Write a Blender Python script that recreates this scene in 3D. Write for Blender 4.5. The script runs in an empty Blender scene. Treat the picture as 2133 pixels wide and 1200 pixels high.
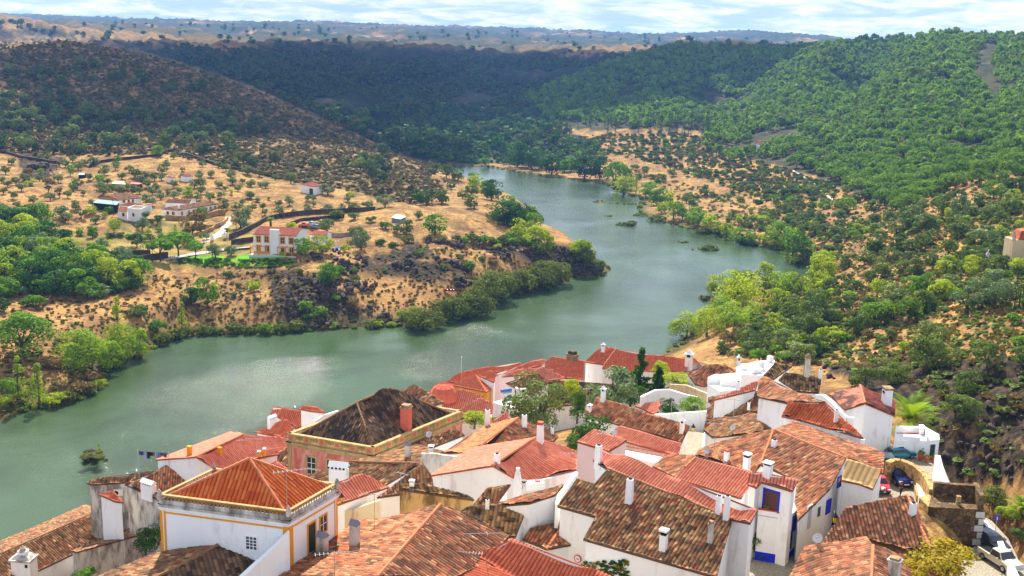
import bpy, bmesh, math, random
import numpy as np
from mathutils import Vector, Matrix
PI = math.pi
R = math.radians
SC = bpy.context.scene
COL = SC.collection
rng = np.random.default_rng(7)
rnd = random.Random(11)

# ------------------------------------------------------------------ camera geometry
CAMH = 85.0; FPX = 2300.0; ROLL = R(1.5); PITCH = math.atan(520 / 2300)
cr, sr = math.cos(ROLL), math.sin(ROLL); cp_, sp_ = math.cos(PITCH), math.sin(PITCH)
def ray(px, py):
    dx = np.asarray(px, float) - 1066.5; dy = 600.0 - np.asarray(py, float)
    u = dx * cr - dy * sr; v = dx * sr + dy * cr
    return u, FPX * cp_ + v * sp_, -FPX * sp_ + v * cp_
def P(px, py, z):
    """world point seen at photo pixel px, py lying at height z"""
    a, b, c = ray(px, py); t = (z - CAMH) / c
    return Vector((a * t, b * t, z))
def PD(px, py, D):
    a, b, c = ray(px, py); t = D / math.hypot(a, b)
    return Vector((a * t, b * t, CAMH + c * t))
def proj(p):
    x, y, z = p[0], p[1], p[2] - CAMH
    f = y * cp_ - z * sp_; v = (y * sp_ + z * cp_) / f * FPX; u = x / f * FPX
    dx = u * cr + v * sr; dy = -u * sr + v * cr
    return 1066.5 + dx, 600 - dy

# ------------------------------------------------------------------ noise
def _h(ix, iy, s):
    n = (ix * 374761393 + iy * 668265263 + s * 1442695041) & 0xffffffff
    n = ((n ^ (n >> 13)) * 1274126177) & 0xffffffff
    return ((n ^ (n >> 16)) & 0xffff) / 65535.0
def vnoise(x, y, s=0):
    x = np.asarray(x, float); y = np.asarray(y, float)
    ix = np.floor(x).astype(np.int64); iy = np.floor(y).astype(np.int64)
    fx = x - ix; fy = y - iy
    fx = fx * fx * (3 - 2 * fx); fy = fy * fy * (3 - 2 * fy)
    a = _h(ix, iy, s); b = _h(ix + 1, iy, s); c = _h(ix, iy + 1, s); d = _h(ix + 1, iy + 1, s)
    return (a * (1 - fx) + b * fx) * (1 - fy) + (c * (1 - fx) + d * fx) * fy
def fbm(x, y, s=0, o=4):
    t = 0; a = .5
    for k in range(o):
        t = t + a * (vnoise(x, y, s + k) - .5) * 2; x = x * 2.03 + 5.1; y = y * 2.03 - 3.7; a *= .5
    return t
def sst(a, b, x):
    t = np.clip((x - a) / (b - a), 0, 1); return t * t * (3 - 2 * t)

# ------------------------------------------------------------------ objects
def tag(o, label=None, cat=None, group=None, kind=None):
    if label: o['label'] = label
    if cat: o['category'] = cat
    if group: o['group'] = group
    if kind: o['kind'] = kind
    return o
def empty(name, loc, rz=0, label=None, cat=None, group=None):
    o = bpy.data.objects.new(name, None); COL.objects.link(o); o.empty_display_size = .3
    o.location = loc; o.rotation_euler = (0, 0, rz)
    return tag(o, label, cat, group)
def mesh_np(name, V, F, mats, smooth=False, midx=None, attrs=None, uv=None):
    """V (n,3); F (m,k) one k; fast"""
    V = np.asarray(V, np.float32); F = np.asarray(F, np.int32)
    me = bpy.data.meshes.new(name); m, k = F.shape
    me.vertices.add(len(V)); me.vertices.foreach_set('co', V.ravel())
    me.loops.add(m * k); me.loops.foreach_set('vertex_index', F.ravel())
    me.polygons.add(m); me.polygons.foreach_set('loop_start', np.arange(0, m * k, k, dtype=np.int32))
    me.polygons.foreach_set('loop_total', np.full(m, k, np.int32))
    if smooth: me.polygons.foreach_set('use_smooth', np.ones(m, bool))
    for mt in (mats if isinstance(mats, (list, tuple)) else [mats]): me.materials.append(mt)
    if midx is not None: me.polygons.foreach_set('material_index', np.asarray(midx, np.int32))
    if attrs:
        for an, (dom, val) in attrs.items():
            at = me.attributes.new(an, 'FLOAT', dom); at.data.foreach_set('value', np.asarray(val, np.float32))
    if uv is not None:
        l = me.uv_layers.new(name='UVMap'); l.data.foreach_set('uv', np.asarray(uv, np.float32).ravel())
    me.update(calc_edges=True); me.validate()
    return me
def link(name, me, parent=None, loc=None, rz=None):
    o = bpy.data.objects.new(name, me); COL.objects.link(o)
    if loc is not None: o.location = loc
    if rz is not None: o.rotation_euler = (0, 0, rz)
    if parent is not None: o.parent = parent
    return o

class MB:
    """collects shapes (world or local coordinates) into one mesh"""
    def __init__(s): s.v = []; s.f = []; s.m = []; s.uv = []
    def poly(s, pts, mi=0):
        n = len(s.v); s.v += [tuple(p) for p in pts]; s.f.append(tuple(range(n, n + len(pts)))); s.m.append(mi)
    def faces(s, pts, fs, mi=0):
        n = len(s.v); s.v += [tuple(p) for p in pts]
        for f in fs: s.f.append(tuple(n + i for i in f)); s.m.append(mi)
    def hexa(s, b, t, mi=0):
        """b, t: 4 bottom and 4 top points, counter-clockwise from above"""
        s.faces(list(b) + list(t), [(3, 2, 1, 0), (4, 5, 6, 7), (0, 1, 5, 4), (1, 2, 6, 5), (2, 3, 7, 6), (3, 0, 4, 7)], mi)
    def box(s, c, size, rz=0, mi=0, taper=1.0, tilt=None):
        x, y, z = [q / 2 for q in size]; ca, sa = math.cos(rz), math.sin(rz)
        def q(a, b, h): return (c[0] + a * ca - b * sa, c[1] + a * sa + b * ca, c[2] + h)
        s.hexa([q(-x, -y, -z), q(x, -y, -z), q(x, y, -z), q(-x, y, -z)], [q(-x * taper, -y * taper, z), q(x * taper, -y * taper, z), q(x * taper, y * taper, z), q(-x * taper, y * taper, z)], mi)
    def tube(s, pts, r, n=6, mi=0, cap=True):
        pts = [Vector(p) for p in pts]; rs = r if isinstance(r, (list, tuple)) else [r] * len(pts)
        rings = []
        for i, p in enumerate(pts):
            d = (pts[min(i + 1, len(pts) - 1)] - pts[max(i - 1, 0)]).normalized()
            a = d.orthogonal().normalized() if abs(d.z) > .95 else Vector((0, 0, 1)).cross(d).normalized()
            b = d.cross(a).normalized()
            rings.append([p + (a * math.cos(2 * PI * k / n) + b * math.sin(2 * PI * k / n)) * rs[i] for k in range(n)])
        base = len(s.v)
        for rg in rings: s.v += [tuple(q) for q in rg]
        for i in range(len(pts) - 1):
            for k in range(n):
                k2 = (k + 1) % n
                s.f.append((base + i * n + k, base + i * n + k2, base + (i + 1) * n + k2, base + (i + 1) * n + k)); s.m.append(mi)
        if cap:
            s.f.append(tuple(base + k for k in range(n))[::-1]); s.m.append(mi)
            s.f.append(tuple(base + (len(pts) - 1) * n + k for k in range(n))); s.m.append(mi)
    def lathe(s, c, prof, n=12, mi=0):
        """prof: list of (r, z)"""
        base = len(s.v)
        for r_, z_ in prof:
            for k in range(n): s.v.append((c[0] + r_ * math.cos(2 * PI * k / n), c[1] + r_ * math.sin(2 * PI * k / n), c[2] + z_))
        for i in range(len(prof) - 1):
            for k in range(n):
                k2 = (k + 1) % n
                s.f.append((base + i * n + k, base + i * n + k2, base + (i + 1) * n + k2, base + (i + 1) * n + k)); s.m.append(mi)
        s.f.append(tuple(base + k for k in range(n))[::-1]); s.m.append(mi)
        s.f.append(tuple(base + (len(prof) - 1) * n + k for k in range(n))); s.m.append(mi)
    def build(s, name, mats, parent=None, origin=None, bevel=0, smooth=False):
        """origin: world position the coordinates are made relative to (parent's location)"""
        me = bpy.data.meshes.new(name)
        o3 = origin if origin is not None else (0, 0, 0)
        me.from_pydata([(a - o3[0], b - o3[1], c - o3[2]) for a, b, c in s.v], [], s.f)
        for mt in (mats if isinstance(mats, (list, tuple)) else [mats]): me.materials.append(mt)
        me.polygons.foreach_set('material_index', s.m)
        if smooth: me.polygons.foreach_set('use_smooth', [True] * len(s.f))
        me.update()
        ob = link(name, me, parent)
        if parent is None and origin is not None: ob.location = origin
        if bevel:
            b = ob.modifiers.new('b', 'BEVEL'); b.width = bevel; b.segments = 1; b.limit_method = 'ANGLE'
        return ob

# ------------------------------------------------------------------ materials
MATS = {}
def lin(c):
    """sRGB 0-255 to linear"""
    return tuple(((x / 255) / 12.92 if x / 255 <= .04045 else ((x / 255 + .055) / 1.055) ** 2.4) for x in c) + (1,)
class NT:
    def __init__(s, name):
        s.mat = bpy.data.materials.new(name); s.mat.use_nodes = True; s.t = s.mat.node_tree; s.t.nodes.clear()
        s.out = s.t.nodes.new('ShaderNodeOutputMaterial'); MATS[name] = s.mat
    def n(s, ty, **kw):
        nd = s.t.nodes.new('ShaderNode' + ty)
        for k, v in kw.items():
            if k.startswith('i_'):
                key = k[2:]; key = int(key) if key.isdigit() else key.replace('_', ' ')
                s.set(nd.inputs[key], v)
            else: setattr(nd, k, v)
        return nd
    def set(s, inp, v):
        if isinstance(v, bpy.types.NodeSocket): s.t.links.new(v, inp)
        elif isinstance(v, bpy.types.Node): s.t.links.new(v.outputs[0], inp)
        else: inp.default_value = v
    def noise(s, scale, vec=None, detail=4, rough=.55, dist=0):
        nd = s.n('TexNoise', i_Scale=scale, i_Detail=detail, i_Roughness=rough, i_Distortion=dist)
        if vec is not None: s.set(nd.inputs['Vector'], vec)
        return nd.outputs['Fac']
    def ramp(s, fac, stops, interp='LINEAR'):
        nd = s.n('ValToRGB'); cr_ = nd.color_ramp; cr_.interpolation = interp
        while len(cr_.elements) < len(stops): cr_.elements.new(.5)
        for e, (p_, c_) in zip(cr_.elements, stops):
            e.position = p_; e.color = c_ if len(c_) == 4 else tuple(c_) + (1,)
        s.set(nd.inputs[0], fac); return nd.outputs[0]
    def mix(s, fac, a, b, mode='MIX'):
        nd = s.n('Mix', data_type='RGBA', blend_type=mode)
        s.set(nd.inputs[0], fac); s.set(nd.inputs[6], a); s.set(nd.inputs[7], b); return nd.outputs[2]
    def math(s, op, a, b=0, c=None):
        nd = s.n('Math', operation=op); s.set(nd.inputs[0], a); s.set(nd.inputs[1], b)
        if c is not None: s.set(nd.inputs[2], c)
        return nd.outputs[0]
    def attr(s, name): return s.n('Attribute', attribute_name=name).outputs['Fac']
    def pos(s): return s.n('NewGeometry').outputs['Position']
    def bsdf(s, col, rough=.85, spec=.3, bump=None, bd=.02, bs=1.0, metal=0):
        b = s.n('BsdfPrincipled'); s.set(b.inputs['Base Color'], col); s.set(b.inputs['Roughness'], rough)
        s.set(b.inputs['Specular IOR Level'], spec); s.set(b.inputs['Metallic'], metal)
        if bump is not None:
            bn = s.n('Bump', i_Strength=bs, i_Distance=bd); s.set(bn.inputs['Height'], bump); s.set(b.inputs['Normal'], bn.outputs[0])
        s.t.links.new(b.outputs[0], s.out.inputs[0]); return b
def flat(name, rgb, rough=.6, spec=.4, metal=0, var=.12, scale=3):
    m = NT(name); c = tuple(rgb) + (1,) if len(rgb) == 3 else rgb
    f = m.noise(scale, m.pos(), 3)
    d = m.mix(f, tuple(x * (1 - var) for x in c[:3]) + (1,), tuple(min(1, x * (1 + var)) for x in c[:3]) + (1,))
    m.bsdf(d, rough, spec, metal=metal); return m.mat
HAZE = .000085
DENOISE = True
# ------------------------------------------------------------------ river outline (pixels of the water's edge, z = 0)
LEFT_SHORE = [(-500, 1050), (-200, 905), (0, 880), (60, 853), (130, 845), (215, 808), (222, 776), (290, 742), (340, 718), (380, 704), (440, 698), (540, 697), (640, 691), (740, 684),
 (820, 680), (905, 684), (925, 668), (960, 662), (1030, 640), (1040, 622), (1085, 610), (1150, 600), (1192, 578), (1240, 578), (1273, 563), (1240, 546), (1222, 525), (1185, 518), (1155, 500),
 (1160, 488), (1118, 466), (1132, 458), (1108, 434), (1050, 420), (1040, 402), (1003, 386), (955, 366), (905, 355), (868, 349)]
RIGHT_SHORE = [(925, 344), (1010, 347), (1080, 359), (1170, 372), (1262, 383), (1290, 402), (1338, 412), (1330, 440), (1372, 462), (1440, 478), (1500, 492), (1560, 512), (1625, 520), (1640, 545), (1700, 556), (1725, 580),
 (1680, 600), (1590, 600), (1510, 615), (1480, 640), (1440, 690), (1385, 735), (1330, 760), (1180, 790), (1000, 830), (850, 880), (650, 935), (480, 990), (300, 1050), (120, 1130), (-40, 1210), (-400, 1500)]
RIV = np.array([P(x, y, 0)[:2] for x, y in LEFT_SHORE + RIGHT_SHORE])
# islands in the stream: pixel centre, half-width m, half-depth m
ISL = [(1465, 520, 6.5, 2.2), (1303, 468, 5, 2.0), (1250, 421, 4, 1.6), (1305, 425, 7, 1.7), (1470, 622, 3.0, 1.6), (190, 953, 2.6, 1.7), (1268, 450, 3.5, 1.5), (1425, 505, 3, 1.3)]
def river_sd(X, Y):
    """signed distance, positive on land"""
    X = np.asarray(X, float); Y = np.asarray(Y, float); sh = X.shape; X = X.ravel(); Y = Y.ravel()
    dm = np.full(X.shape, 1e18); ins = np.zeros(X.shape, bool); n = len(RIV)
    for i in range(n):
        ax, ay = RIV[i]; bx, by = RIV[(i + 1) % n]
        ex, ey = bx - ax, by - ay; t = np.clip(((X - ax) * ex + (Y - ay) * ey) / (ex * ex + ey * ey), 0, 1)
        dm = np.minimum(dm, (X - ax - t * ex) ** 2 + (Y - ay - t * ey) ** 2)
        c = ((ay > Y) != (by > Y)) & (X < ex * (Y - ay) / (ey + 1e-12) + ax)
        ins ^= c
    return (np.sqrt(dm) * np.where(ins, -1, 1)).reshape(sh)
# ------------------------------------------------------------------ terrain control points: photo pixel + distance in metres
CP = []
def c_(px, py, D): v = PD(px, py, D); CP.append((v.x, v.y, v.z))
def cz(px, D, z): v = PD(px, 90, D); CP.append((v.x, v.y, z))
for a in [  # left bank: garden flats, orchard, hill
 (-250, 760, 275), (0, 820, 262), (60, 780, 272), (0, 700, 300), (100, 640, 322), (0, 600, 340), (220, 680, 305), (250, 600, 335), (400, 640, 330), (330, 560, 355),
 (0, 520, 385), (150, 500, 400), (300, 520, 385), (420, 535, 372), (520, 530, 368), (610, 532, 362), (700, 560, 352), (690, 515, 376), (550, 600, 340), (700, 640, 325), (800, 600, 345), (850, 640, 332),
 (250, 470, 415), (430, 465, 415), (100, 440, 440), (0, 460, 430), (250, 420, 460), (480, 500, 390), (560, 460, 415), (620, 450, 420), (500, 420, 450), (720, 450, 425), (650, 400, 480),
 (850, 470, 410), (800, 520, 375), (900, 530, 372), (950, 600, 345), (1000, 560, 362), (1100, 540, 380), (1180, 535, 385), (1050, 500, 405), (950, 450, 430), (1050, 450, 448),
 (0, 350, 545), (150, 350, 550), (350, 325, 560), (470, 350, 530), (250, 330, 555), (600, 380, 510), (750, 400, 500), (850, 400, 500), (930, 400, 520),
 (0, 250, 680), (150, 250, 690), (300, 250, 700), (450, 270, 680), (600, 300, 640), (750, 340, 590), (850, 350, 600),
 (0, 170, 800), (110, 150, 840), (250, 170, 820), (400, 190, 830), (500, 210, 820), (600, 250, 770), (700, 285, 720), (800, 330, 660), (880, 348, 660),
 (-250, 180, 850), (0, 100, 960), (110, 85, 980), (200, 100, 970), (300, 120, 960), (400, 145, 950), (500, 180, 930), (600, 225, 880), (700, 270, 800), (790, 318, 720),
 ]: c_(*a)
# behind the hill: falls to a hidden valley, then the mid hills
for a in [(0, 1250, 45), (200, 1250, 45), (400, 1200, 35), (600, 1100, 22), (750, 980, 12), (880, 820, 4), (860, 740, 3), (-250, 1250, 45)]: cz(*a)
for a in [  # mid hills
 (-250, 75, 1900), (0, 52, 1900), (60, 56, 1900), (130, 68, 1850), (200, 75, 2000), (330, 68, 2300), (250, 100, 1650), (450, 130, 1500), (560, 160, 1350), (350, 76, 2200), (450, 98, 1900), (540, 105, 1850), (640, 98, 2100), (700, 118, 1800),
 (740, 150, 1500), (700, 200, 1250), (640, 205, 1230), (800, 110, 1950), (900, 128, 1750), (850, 170, 1400), (900, 220, 1180), (760, 250, 1080), (1000, 145, 1650), (1000, 200, 1250), (1080, 128, 2000), (1130, 112, 2100),
 (1200, 130, 1700), (1280, 105, 2200), (1350, 112, 1650), (1100, 170, 1400), (800, 290, 950), (930, 290, 930), (950, 320, 840), (870, 325, 840), (1080, 260, 1000), (1080, 310, 860), (1000, 335, 790), (1150, 335, 800), (1180, 300, 850),
 (740, 215, 1150),
 ]: c_(*a)
for a in [  # far plateau
 (-250, 45, 4200), (0, 47, 4200), (110, 40, 4600), (230, 42, 4600), (330, 46, 4200), (550, 52, 4600), (640, 50, 4700), (850, 57, 4900), (1000, 62, 4900), (1200, 68, 4900), (1400, 78, 4700), (1540, 70, 4600), (1650, 78, 4600), (1780, 90, 4300),
 (-250, 60, 3000), (100, 56, 3000), (330, 62, 3000), (550, 70, 3000), (700, 80, 3000), (900, 80, 3000), (1100, 88, 3100), (1300, 95, 3000), (1500, 95, 3000), (1700, 98, 2900),
 (1000, 90, 2700), (1200, 105, 2500), (640, 85, 2700), (400, 80, 2600),
 ]: c_(*a)
for a in [(-500, 9000, 70), (0, 9000, 70), (500, 9000, 75), (1000, 9000, 60), (1500, 9000, 40), (2000, 9000, 40), (2600, 9000, 40), (2000, 4500, 60), (2600, 4500, 60), (2000, 2500, 60), (2600, 2500, 70), (2000, 1700, 75), (2600, 1600, 90), (1700, 1900, 60), (1500, 2200, 55)]: cz(*a)
for a in [  # right bank and the pine hills
 (1250, 350, 760), (1300, 330, 780), (1400, 380, 690), (1350, 395, 660), (1500, 440, 560), (1450, 400, 640), (1600, 470, 520), (1650, 500, 480), (1750, 510, 440), (1820, 480, 465), (1700, 430, 560), (1600, 400, 620), (1500, 350, 730), (1800, 430, 540), (1770, 540, 410),
 (1250, 290, 900), (1300, 250, 1000), (1350, 300, 860), (1450, 270, 920), (1400, 230, 1040), (1450, 310, 820), (1600, 310, 810), (1550, 350, 720), (1650, 360, 690), (1750, 380, 640),
 (1200, 240, 1080), (1200, 180, 1300), (1350, 180, 1230), (1300, 140, 1420), (1400, 98, 1480), (1500, 100, 1450), (1600, 105, 1400), (1500, 150, 1300), (1440, 215, 1150), (1460, 235, 1120), (1560, 210, 1180),
 (1700, 108, 1350), (1650, 140, 1180), (1740, 120, 1150), (1700, 180, 1050), (1560, 260, 950), (1620, 220, 1020), (1800, 96, 1300), (1850, 130, 1230), (1800, 160, 1180), (1780, 200, 1120), (1650, 250, 930), (1750, 250, 890), (1700, 280, 850),
 (1900, 140, 1000), (1850, 190, 930), (1900, 98, 1180), (2000, 90, 1150), (2100, 92, 1150), (2300, 100, 1100), (2000, 140, 980), (2050, 200, 850), (1950, 200, 850), (1850, 250, 800), (2133, 150, 950), (2133, 220, 800), (1950, 270, 720), (1800, 330, 700), (1880, 340, 650),
 (2050, 300, 660), (2133, 290, 650), (2000, 350, 590), (2250, 300, 620), (1950, 400, 520), (1850, 400, 560),
 ]: c_(*a)
for a in [  # right near hillside and ravine
 (2133, 350, 520), (2100, 400, 460), (2000, 430, 440), (1900, 450, 440), (1850, 500, 400), (2133, 460, 390), (2000, 500, 370), (1800, 560, 370), (1900, 560, 345), (2050, 560, 320), (2200, 540, 310),
 (1600, 640, 335), (1550, 690, 300), (1700, 640, 315), (1750, 680, 285), (1850, 640, 290), (1650, 720, 270), (1800, 700, 262), (1950, 650, 270), (2050, 640, 255), (2133, 640, 240), (2250, 640, 240),
 (1900, 740, 235), (2000, 700, 232), (2100, 690, 222), (2050, 760, 212), (1950, 800, 208), (1850, 780, 220), (1750, 760, 245), (2133, 780, 200), (2133, 880, 188), (2000, 880, 192), (2050, 960, 182), (2120, 980, 176), (1960, 960, 186), (2250, 900, 180),
 ]: c_(*a)
for a in [(2060, 165, 5), (2200, 160, 5), (2100, 150, 10), (2200, 140, 16)]: cz(*a)
# village ground
for a in [(2100, 70, 45), (2100, 110, 42.5), (2000, 115, 43), (2200, 110, 36), (2200, 85, 40), (1900, 125, 43), (1870, 112, 43.5), (1870, 100, 43), (1930, 90, 44), (2050, 92, 44), (1700, 90, 43), (1600, 84, 42), (1750, 105, 43), (1650, 110, 43),
 (1500, 80, 44), (1350, 75, 44), (1200, 80, 41), (1100, 78, 41), (850, 75, 39), (600, 75, 38), (400, 85, 32), (200, 110, 23), (0, 125, 17), (-200, 110, 22), (-200, 150, 8), (200, 165, 10), (350, 165, 12), (500, 130, 26), (640, 100, 34),
 (700, 125, 30), (500, 160, 16), (650, 160, 19), (800, 140, 26), (1000, 110, 36), (900, 170, 18), (1050, 140, 30), (1100, 170, 20), (1050, 200, 11), (1200, 200, 14), (1300, 170, 24), (1200, 130, 34), (1400, 140, 33), (1400, 100, 40), (1500, 180, 24),
 (1400, 220, 10), (1550, 130, 37), (1650, 160, 30), (1700, 190, 24), (1600, 220, 17), (1800, 150, 36), (1850, 140, 40), (1750, 130, 41), (1900, 140, 39), (2000, 150, 30), (1000, 250, 1), (700, 210, 2), (400, 200, 2), (0, 170, 2), (1300, 270, 2),
 (500, 30, 50), (1066, 30, 52), (1700, 30, 52), (2133, 30, 48), (0, 30, 45), (-500, 60, 30), (2700, 60, 38), (2700, 120, 25), (2700, 200, 25), (2700, 400, 30), (-800, 100, 15), (-800, 300, 10)]: cz(*a)
CP = np.array(CP)
def uvw(X, Y):
    r = np.hypot(X, Y) + 1e-6
    return np.arctan2(X, Y) * 3.2, np.log(r)
cu, cv = uvw(CP[:, 0], CP[:, 1]); _n = len(CP)
def _phi(d2): return .5 * d2 * np.log(d2 + 1e-12)
_A = np.zeros((_n + 3, _n + 3)); _A[:_n, :_n] = _phi((cu[:, None] - cu) ** 2 + (cv[:, None] - cv) ** 2)
_A[range(_n), range(_n)] += 2e-4
_A[:_n, _n] = 1; _A[:_n, _n + 1] = cu; _A[:_n, _n + 2] = cv; _A[_n:, :_n] = _A[:_n, _n:].T
# elevation is fitted relative to the eye: z = CAMH + r * q keeps the picture accurate at every distance
_q = (CP[:, 2] - CAMH) / np.hypot(CP[:, 0], CP[:, 1])
_W = np.linalg.solve(_A, np.concatenate([_q, [0, 0, 0]]))
def tps(X, Y):
    sh = np.shape(X); X = np.ravel(X); Y = np.ravel(Y); out = np.empty(len(X))
    for s in range(0, len(X), 20000):
        x = X[s:s + 20000]; y = Y[s:s + 20000]; u, v = uvw(x, y)
        k = _phi((u[:, None] - cu) ** 2 + (v[:, None] - cv) ** 2)
        out[s:s + 20000] = CAMH + np.hypot(x, y) * (k @ _W[:_n] + _W[_n] + _W[_n + 1] * u + _W[_n + 2] * v)
    return out.reshape(sh)
NA, NR = 760, 620
AZ = np.linspace(R(-46), R(46), NA); RR = np.exp(np.linspace(math.log(18), math.log(14000), NR))
GA, GR = np.meshgrid(AZ, RR, indexing='ij'); GX = GR * np.sin(GA); GY = GR * np.cos(GA)
GZ = tps(GX, GY); SD = river_sd(GX, GY)
ISLW = np.zeros_like(GZ)
ISP = [(P(x, y, 0), a, b) for x, y, a, b in ISL]
for p, a, b in ISP:
    e = np.sqrt(((GX - p.x) / a) ** 2 + ((GY - p.y) / b) ** 2) + .35 * fbm(GX / 2.5, GY / 2.5, 31, 2)
    ISLW = np.maximum(ISLW, sst(1.25, .6, e))
def fade(a, b): return sst(a, b, GR)
_ru = sst(4, 30, SD)
amp = .9 * sst(150, 320, GR) + 2.6 * sst(450, 900, GR) + 9 * sst(1100, 3000, GR) + 10 * sst(3000, 5000, GR)
n1 = fbm(GX / 90, GY / 90, 1, 5) * amp * .55
rg = 1 - np.abs(fbm(GX / 38 + .3 * n1, GY / 38, 9, 4)) * 2.2
crag = fbm(GX / 7, GY / 7, 21, 3)
n2 = (rg - .5) * (1.6 * sst(190, 280, GR) + 2.0 * sst(500, 800, GR) + 5 * sst(1000, 2000, GR))
rg2 = .5 - np.abs(fbm(GX / 130 + 3, GY / 150, 41, 4)) * 2.4          # spurs and gullies of the farther hills
n2 = n2 + rg2 * (7 * sst(580, 700, GR) * sst(1000, 930, GR) * (GX < -60) + 24 * sst(1000, 1500, GR) * (1 - .8 * sst(0, 250, GX) * sst(2100, 1800, GR)))
_vil = sst(175, 215, GR)
n3 = crag * (.25 + 1.0 * sst(200, 260, GR) * sst(620, 380, GR)) * _vil
PUSH = (n1 + n2 + n3) * _ru * _vil
GZ = GZ + PUSH
W = sst(-1, 15, SD)
GZ = np.where(SD > 0, W * np.maximum(GZ, .35) + (1 - W) * (.12 + .07 * SD + .25 * fbm(GX / 4, GY / 4, 5, 2)), 0)
GZ = np.where(SD <= 0, np.maximum(-3.5, .45 * SD), GZ)
# ragged water's edge
GZ = np.where(np.abs(SD) < 5, GZ + .30 * fbm(GX / 3.5, GY / 3.5, 8, 3), GZ)
GZ = np.where(ISLW > 0, np.maximum(GZ, -.6 + 1.5 * ISLW), GZ)
def ground(x, y):
    a = (np.arctan2(x, y) - AZ[0]) / (AZ[1] - AZ[0]); l = (np.log(np.hypot(x, y)) - math.log(RR[0])) / (math.log(RR[1]) - math.log(RR[0]))
    a = np.clip(a, 0, NA - 1.001); l = np.clip(l, 0, NR - 1.001); i = a.astype(int) if hasattr(a, 'astype') else int(a); j = l.astype(int) if hasattr(l, 'astype') else int(l)
    fa = a - i; fl = l - j
    return (GZ[i, j] * (1 - fa) + GZ[i + 1, j] * fa) * (1 - fl) + (GZ[i, j + 1] * (1 - fa) + GZ[i + 1, j + 1] * fa) * fl
_HD = np.exp(np.linspace(math.log(30), math.log(9000), 900))
def hit(px, py, dmin=30, dmax=9000):
    """where the line of sight through photo pixels meets the ground; arrays -> x, y, z, ok"""
    px = np.atleast_1d(np.asarray(px, float)); py = np.atleast_1d(np.asarray(py, float))
    a, b, c = ray(px, py); h = np.hypot(a, b); D = _HD[(_HD >= dmin) & (_HD <= dmax)]
    X = (a / h)[:, None] * D; Y = (b / h)[:, None] * D; Z = CAMH + (c / h)[:, None] * D
    under = ground(X, Y) > Z; under[:, 0] = False
    k = under.argmax(1); ok = under.any(1)
    g1 = np.arange(len(px)); k0 = np.maximum(k - 1, 0)
    d1 = ground(X[g1, k], Y[g1, k]) - Z[g1, k]; d0 = Z[g1, k0] - ground(X[g1, k0], Y[g1, k0])
    t = np.clip(d0 / (d0 + d1 + 1e-9), 0, 1); Dh = D[k0] + (D[k] - D[k0]) * t
    x = a / h * Dh; y = b / h * Dh
    return x, y, ground(x, y), ok
def G(px, py, dmin=30):
    x, y, z, ok = hit(px, py, dmin); return Vector((x[0], y[0], z[0]))
def inpoly(x, y, poly):
    x = np.asarray(x, float); y = np.asarray(y, float); ins = np.zeros(x.shape, bool); n = len(poly)
    for i in range(n):
        ax, ay = poly[i]; bx, by = poly[(i + 1) % n]
        ins ^= ((ay > y) != (by > y)) & (x < (bx - ax) * (y - ay) / ((by - ay) + 1e-12) + ax)
    return ins
# ------------------------------------------------------------------ ground cover zones (where which soil and plants grow)
GPX, GPY = proj((GX, GY, GZ))
def zone(polys, soft=14):
    w = np.zeros_like(GZ); jx = GPX + soft * fbm(GX / 14, GY / 14, 51, 3); jy = GPY + soft * .6 * fbm(GX / 14 + 9, GY / 14, 52, 3)
    for pl in polys: w = np.maximum(w, inpoly(jx, jy, pl))
    return w
Z_HILL = [(-600, 60), (110, 60), (320, 110), (520, 175), (700, 262), (830, 335), (900, 350), (900, 400), (840, 425), (700, 395), (560, 372), (430, 340), (340, 318), (200, 325), (0, 318), (-600, 318)]
Z_MID = [(-600, 30), (240, 84), (440, 108), (600, 86), (900, 100), (1180, 115), (1380, 115), (1300, 140), (1100, 250), (1260, 300), (1220, 338), (1000, 340), (860, 335), (700, 260), (520, 178), (320, 112), (110, 62), (-600, 62)]
Z_PINE = [(1100, 190), (1300, 130), (1390, 92), (1750, 90), (1830, 70), (2500, 60), (2500, 300), (1980, 380), (1850, 430), (1700, 370), (1560, 330), (1450, 270), (1300, 270), (1180, 270), (1090, 235)]
Z_ROCK = [[(700, 560), (860, 510), (930, 540), (1000, 560), (960, 600), (850, 580)], [(1000, 520), (1180, 510), (1260, 545), (1230, 585), (1120, 560)], [(560, 560), (680, 570), (720, 640), (800, 660), (820, 690), (600, 690)],
 [(1720, 775), (1850, 750), (1980, 745), (2200, 745), (2200, 1000), (1950, 1020), (1870, 850)], [(1950, 540), (2200, 480), (2200, 560)], [(40, 325), (130, 325), (110, 375), (40, 365)]]
Z_GREEN = [[(340, 440), (520, 480), (530, 545), (330, 560), (230, 540), (60, 560), (-50, 560), (-50, 460), (200, 500)]]
LAWN = [(375, 535), (520, 533), (525, 527), (622, 532), (610, 545), (520, 548), (400, 548)]
a_hill = zone([Z_HILL]); a_mid = zone([Z_MID], 5); a_pine = zone([Z_PINE], 6); a_rock = zone(Z_ROCK, 22); a_green = zone(Z_GREEN)
_rd = np.where(SD > 3, 1, 0) * a_rock * sst(150, 175, GR); GZ = GZ + _rd * (1.5 * fbm(GX / 5, GY / 5, 71, 4) + .5)
a_lawn = inpoly(GPX, GPY, LAWN).astype(float) * (GR > 300) * (GR < 420)
a_far = sst(1500, 2600, GR)
a_bank = sst(9, 1, SD) * (SD > -8); a_bank = np.maximum(a_bank, (ISLW > 0) * 1.0)
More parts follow.
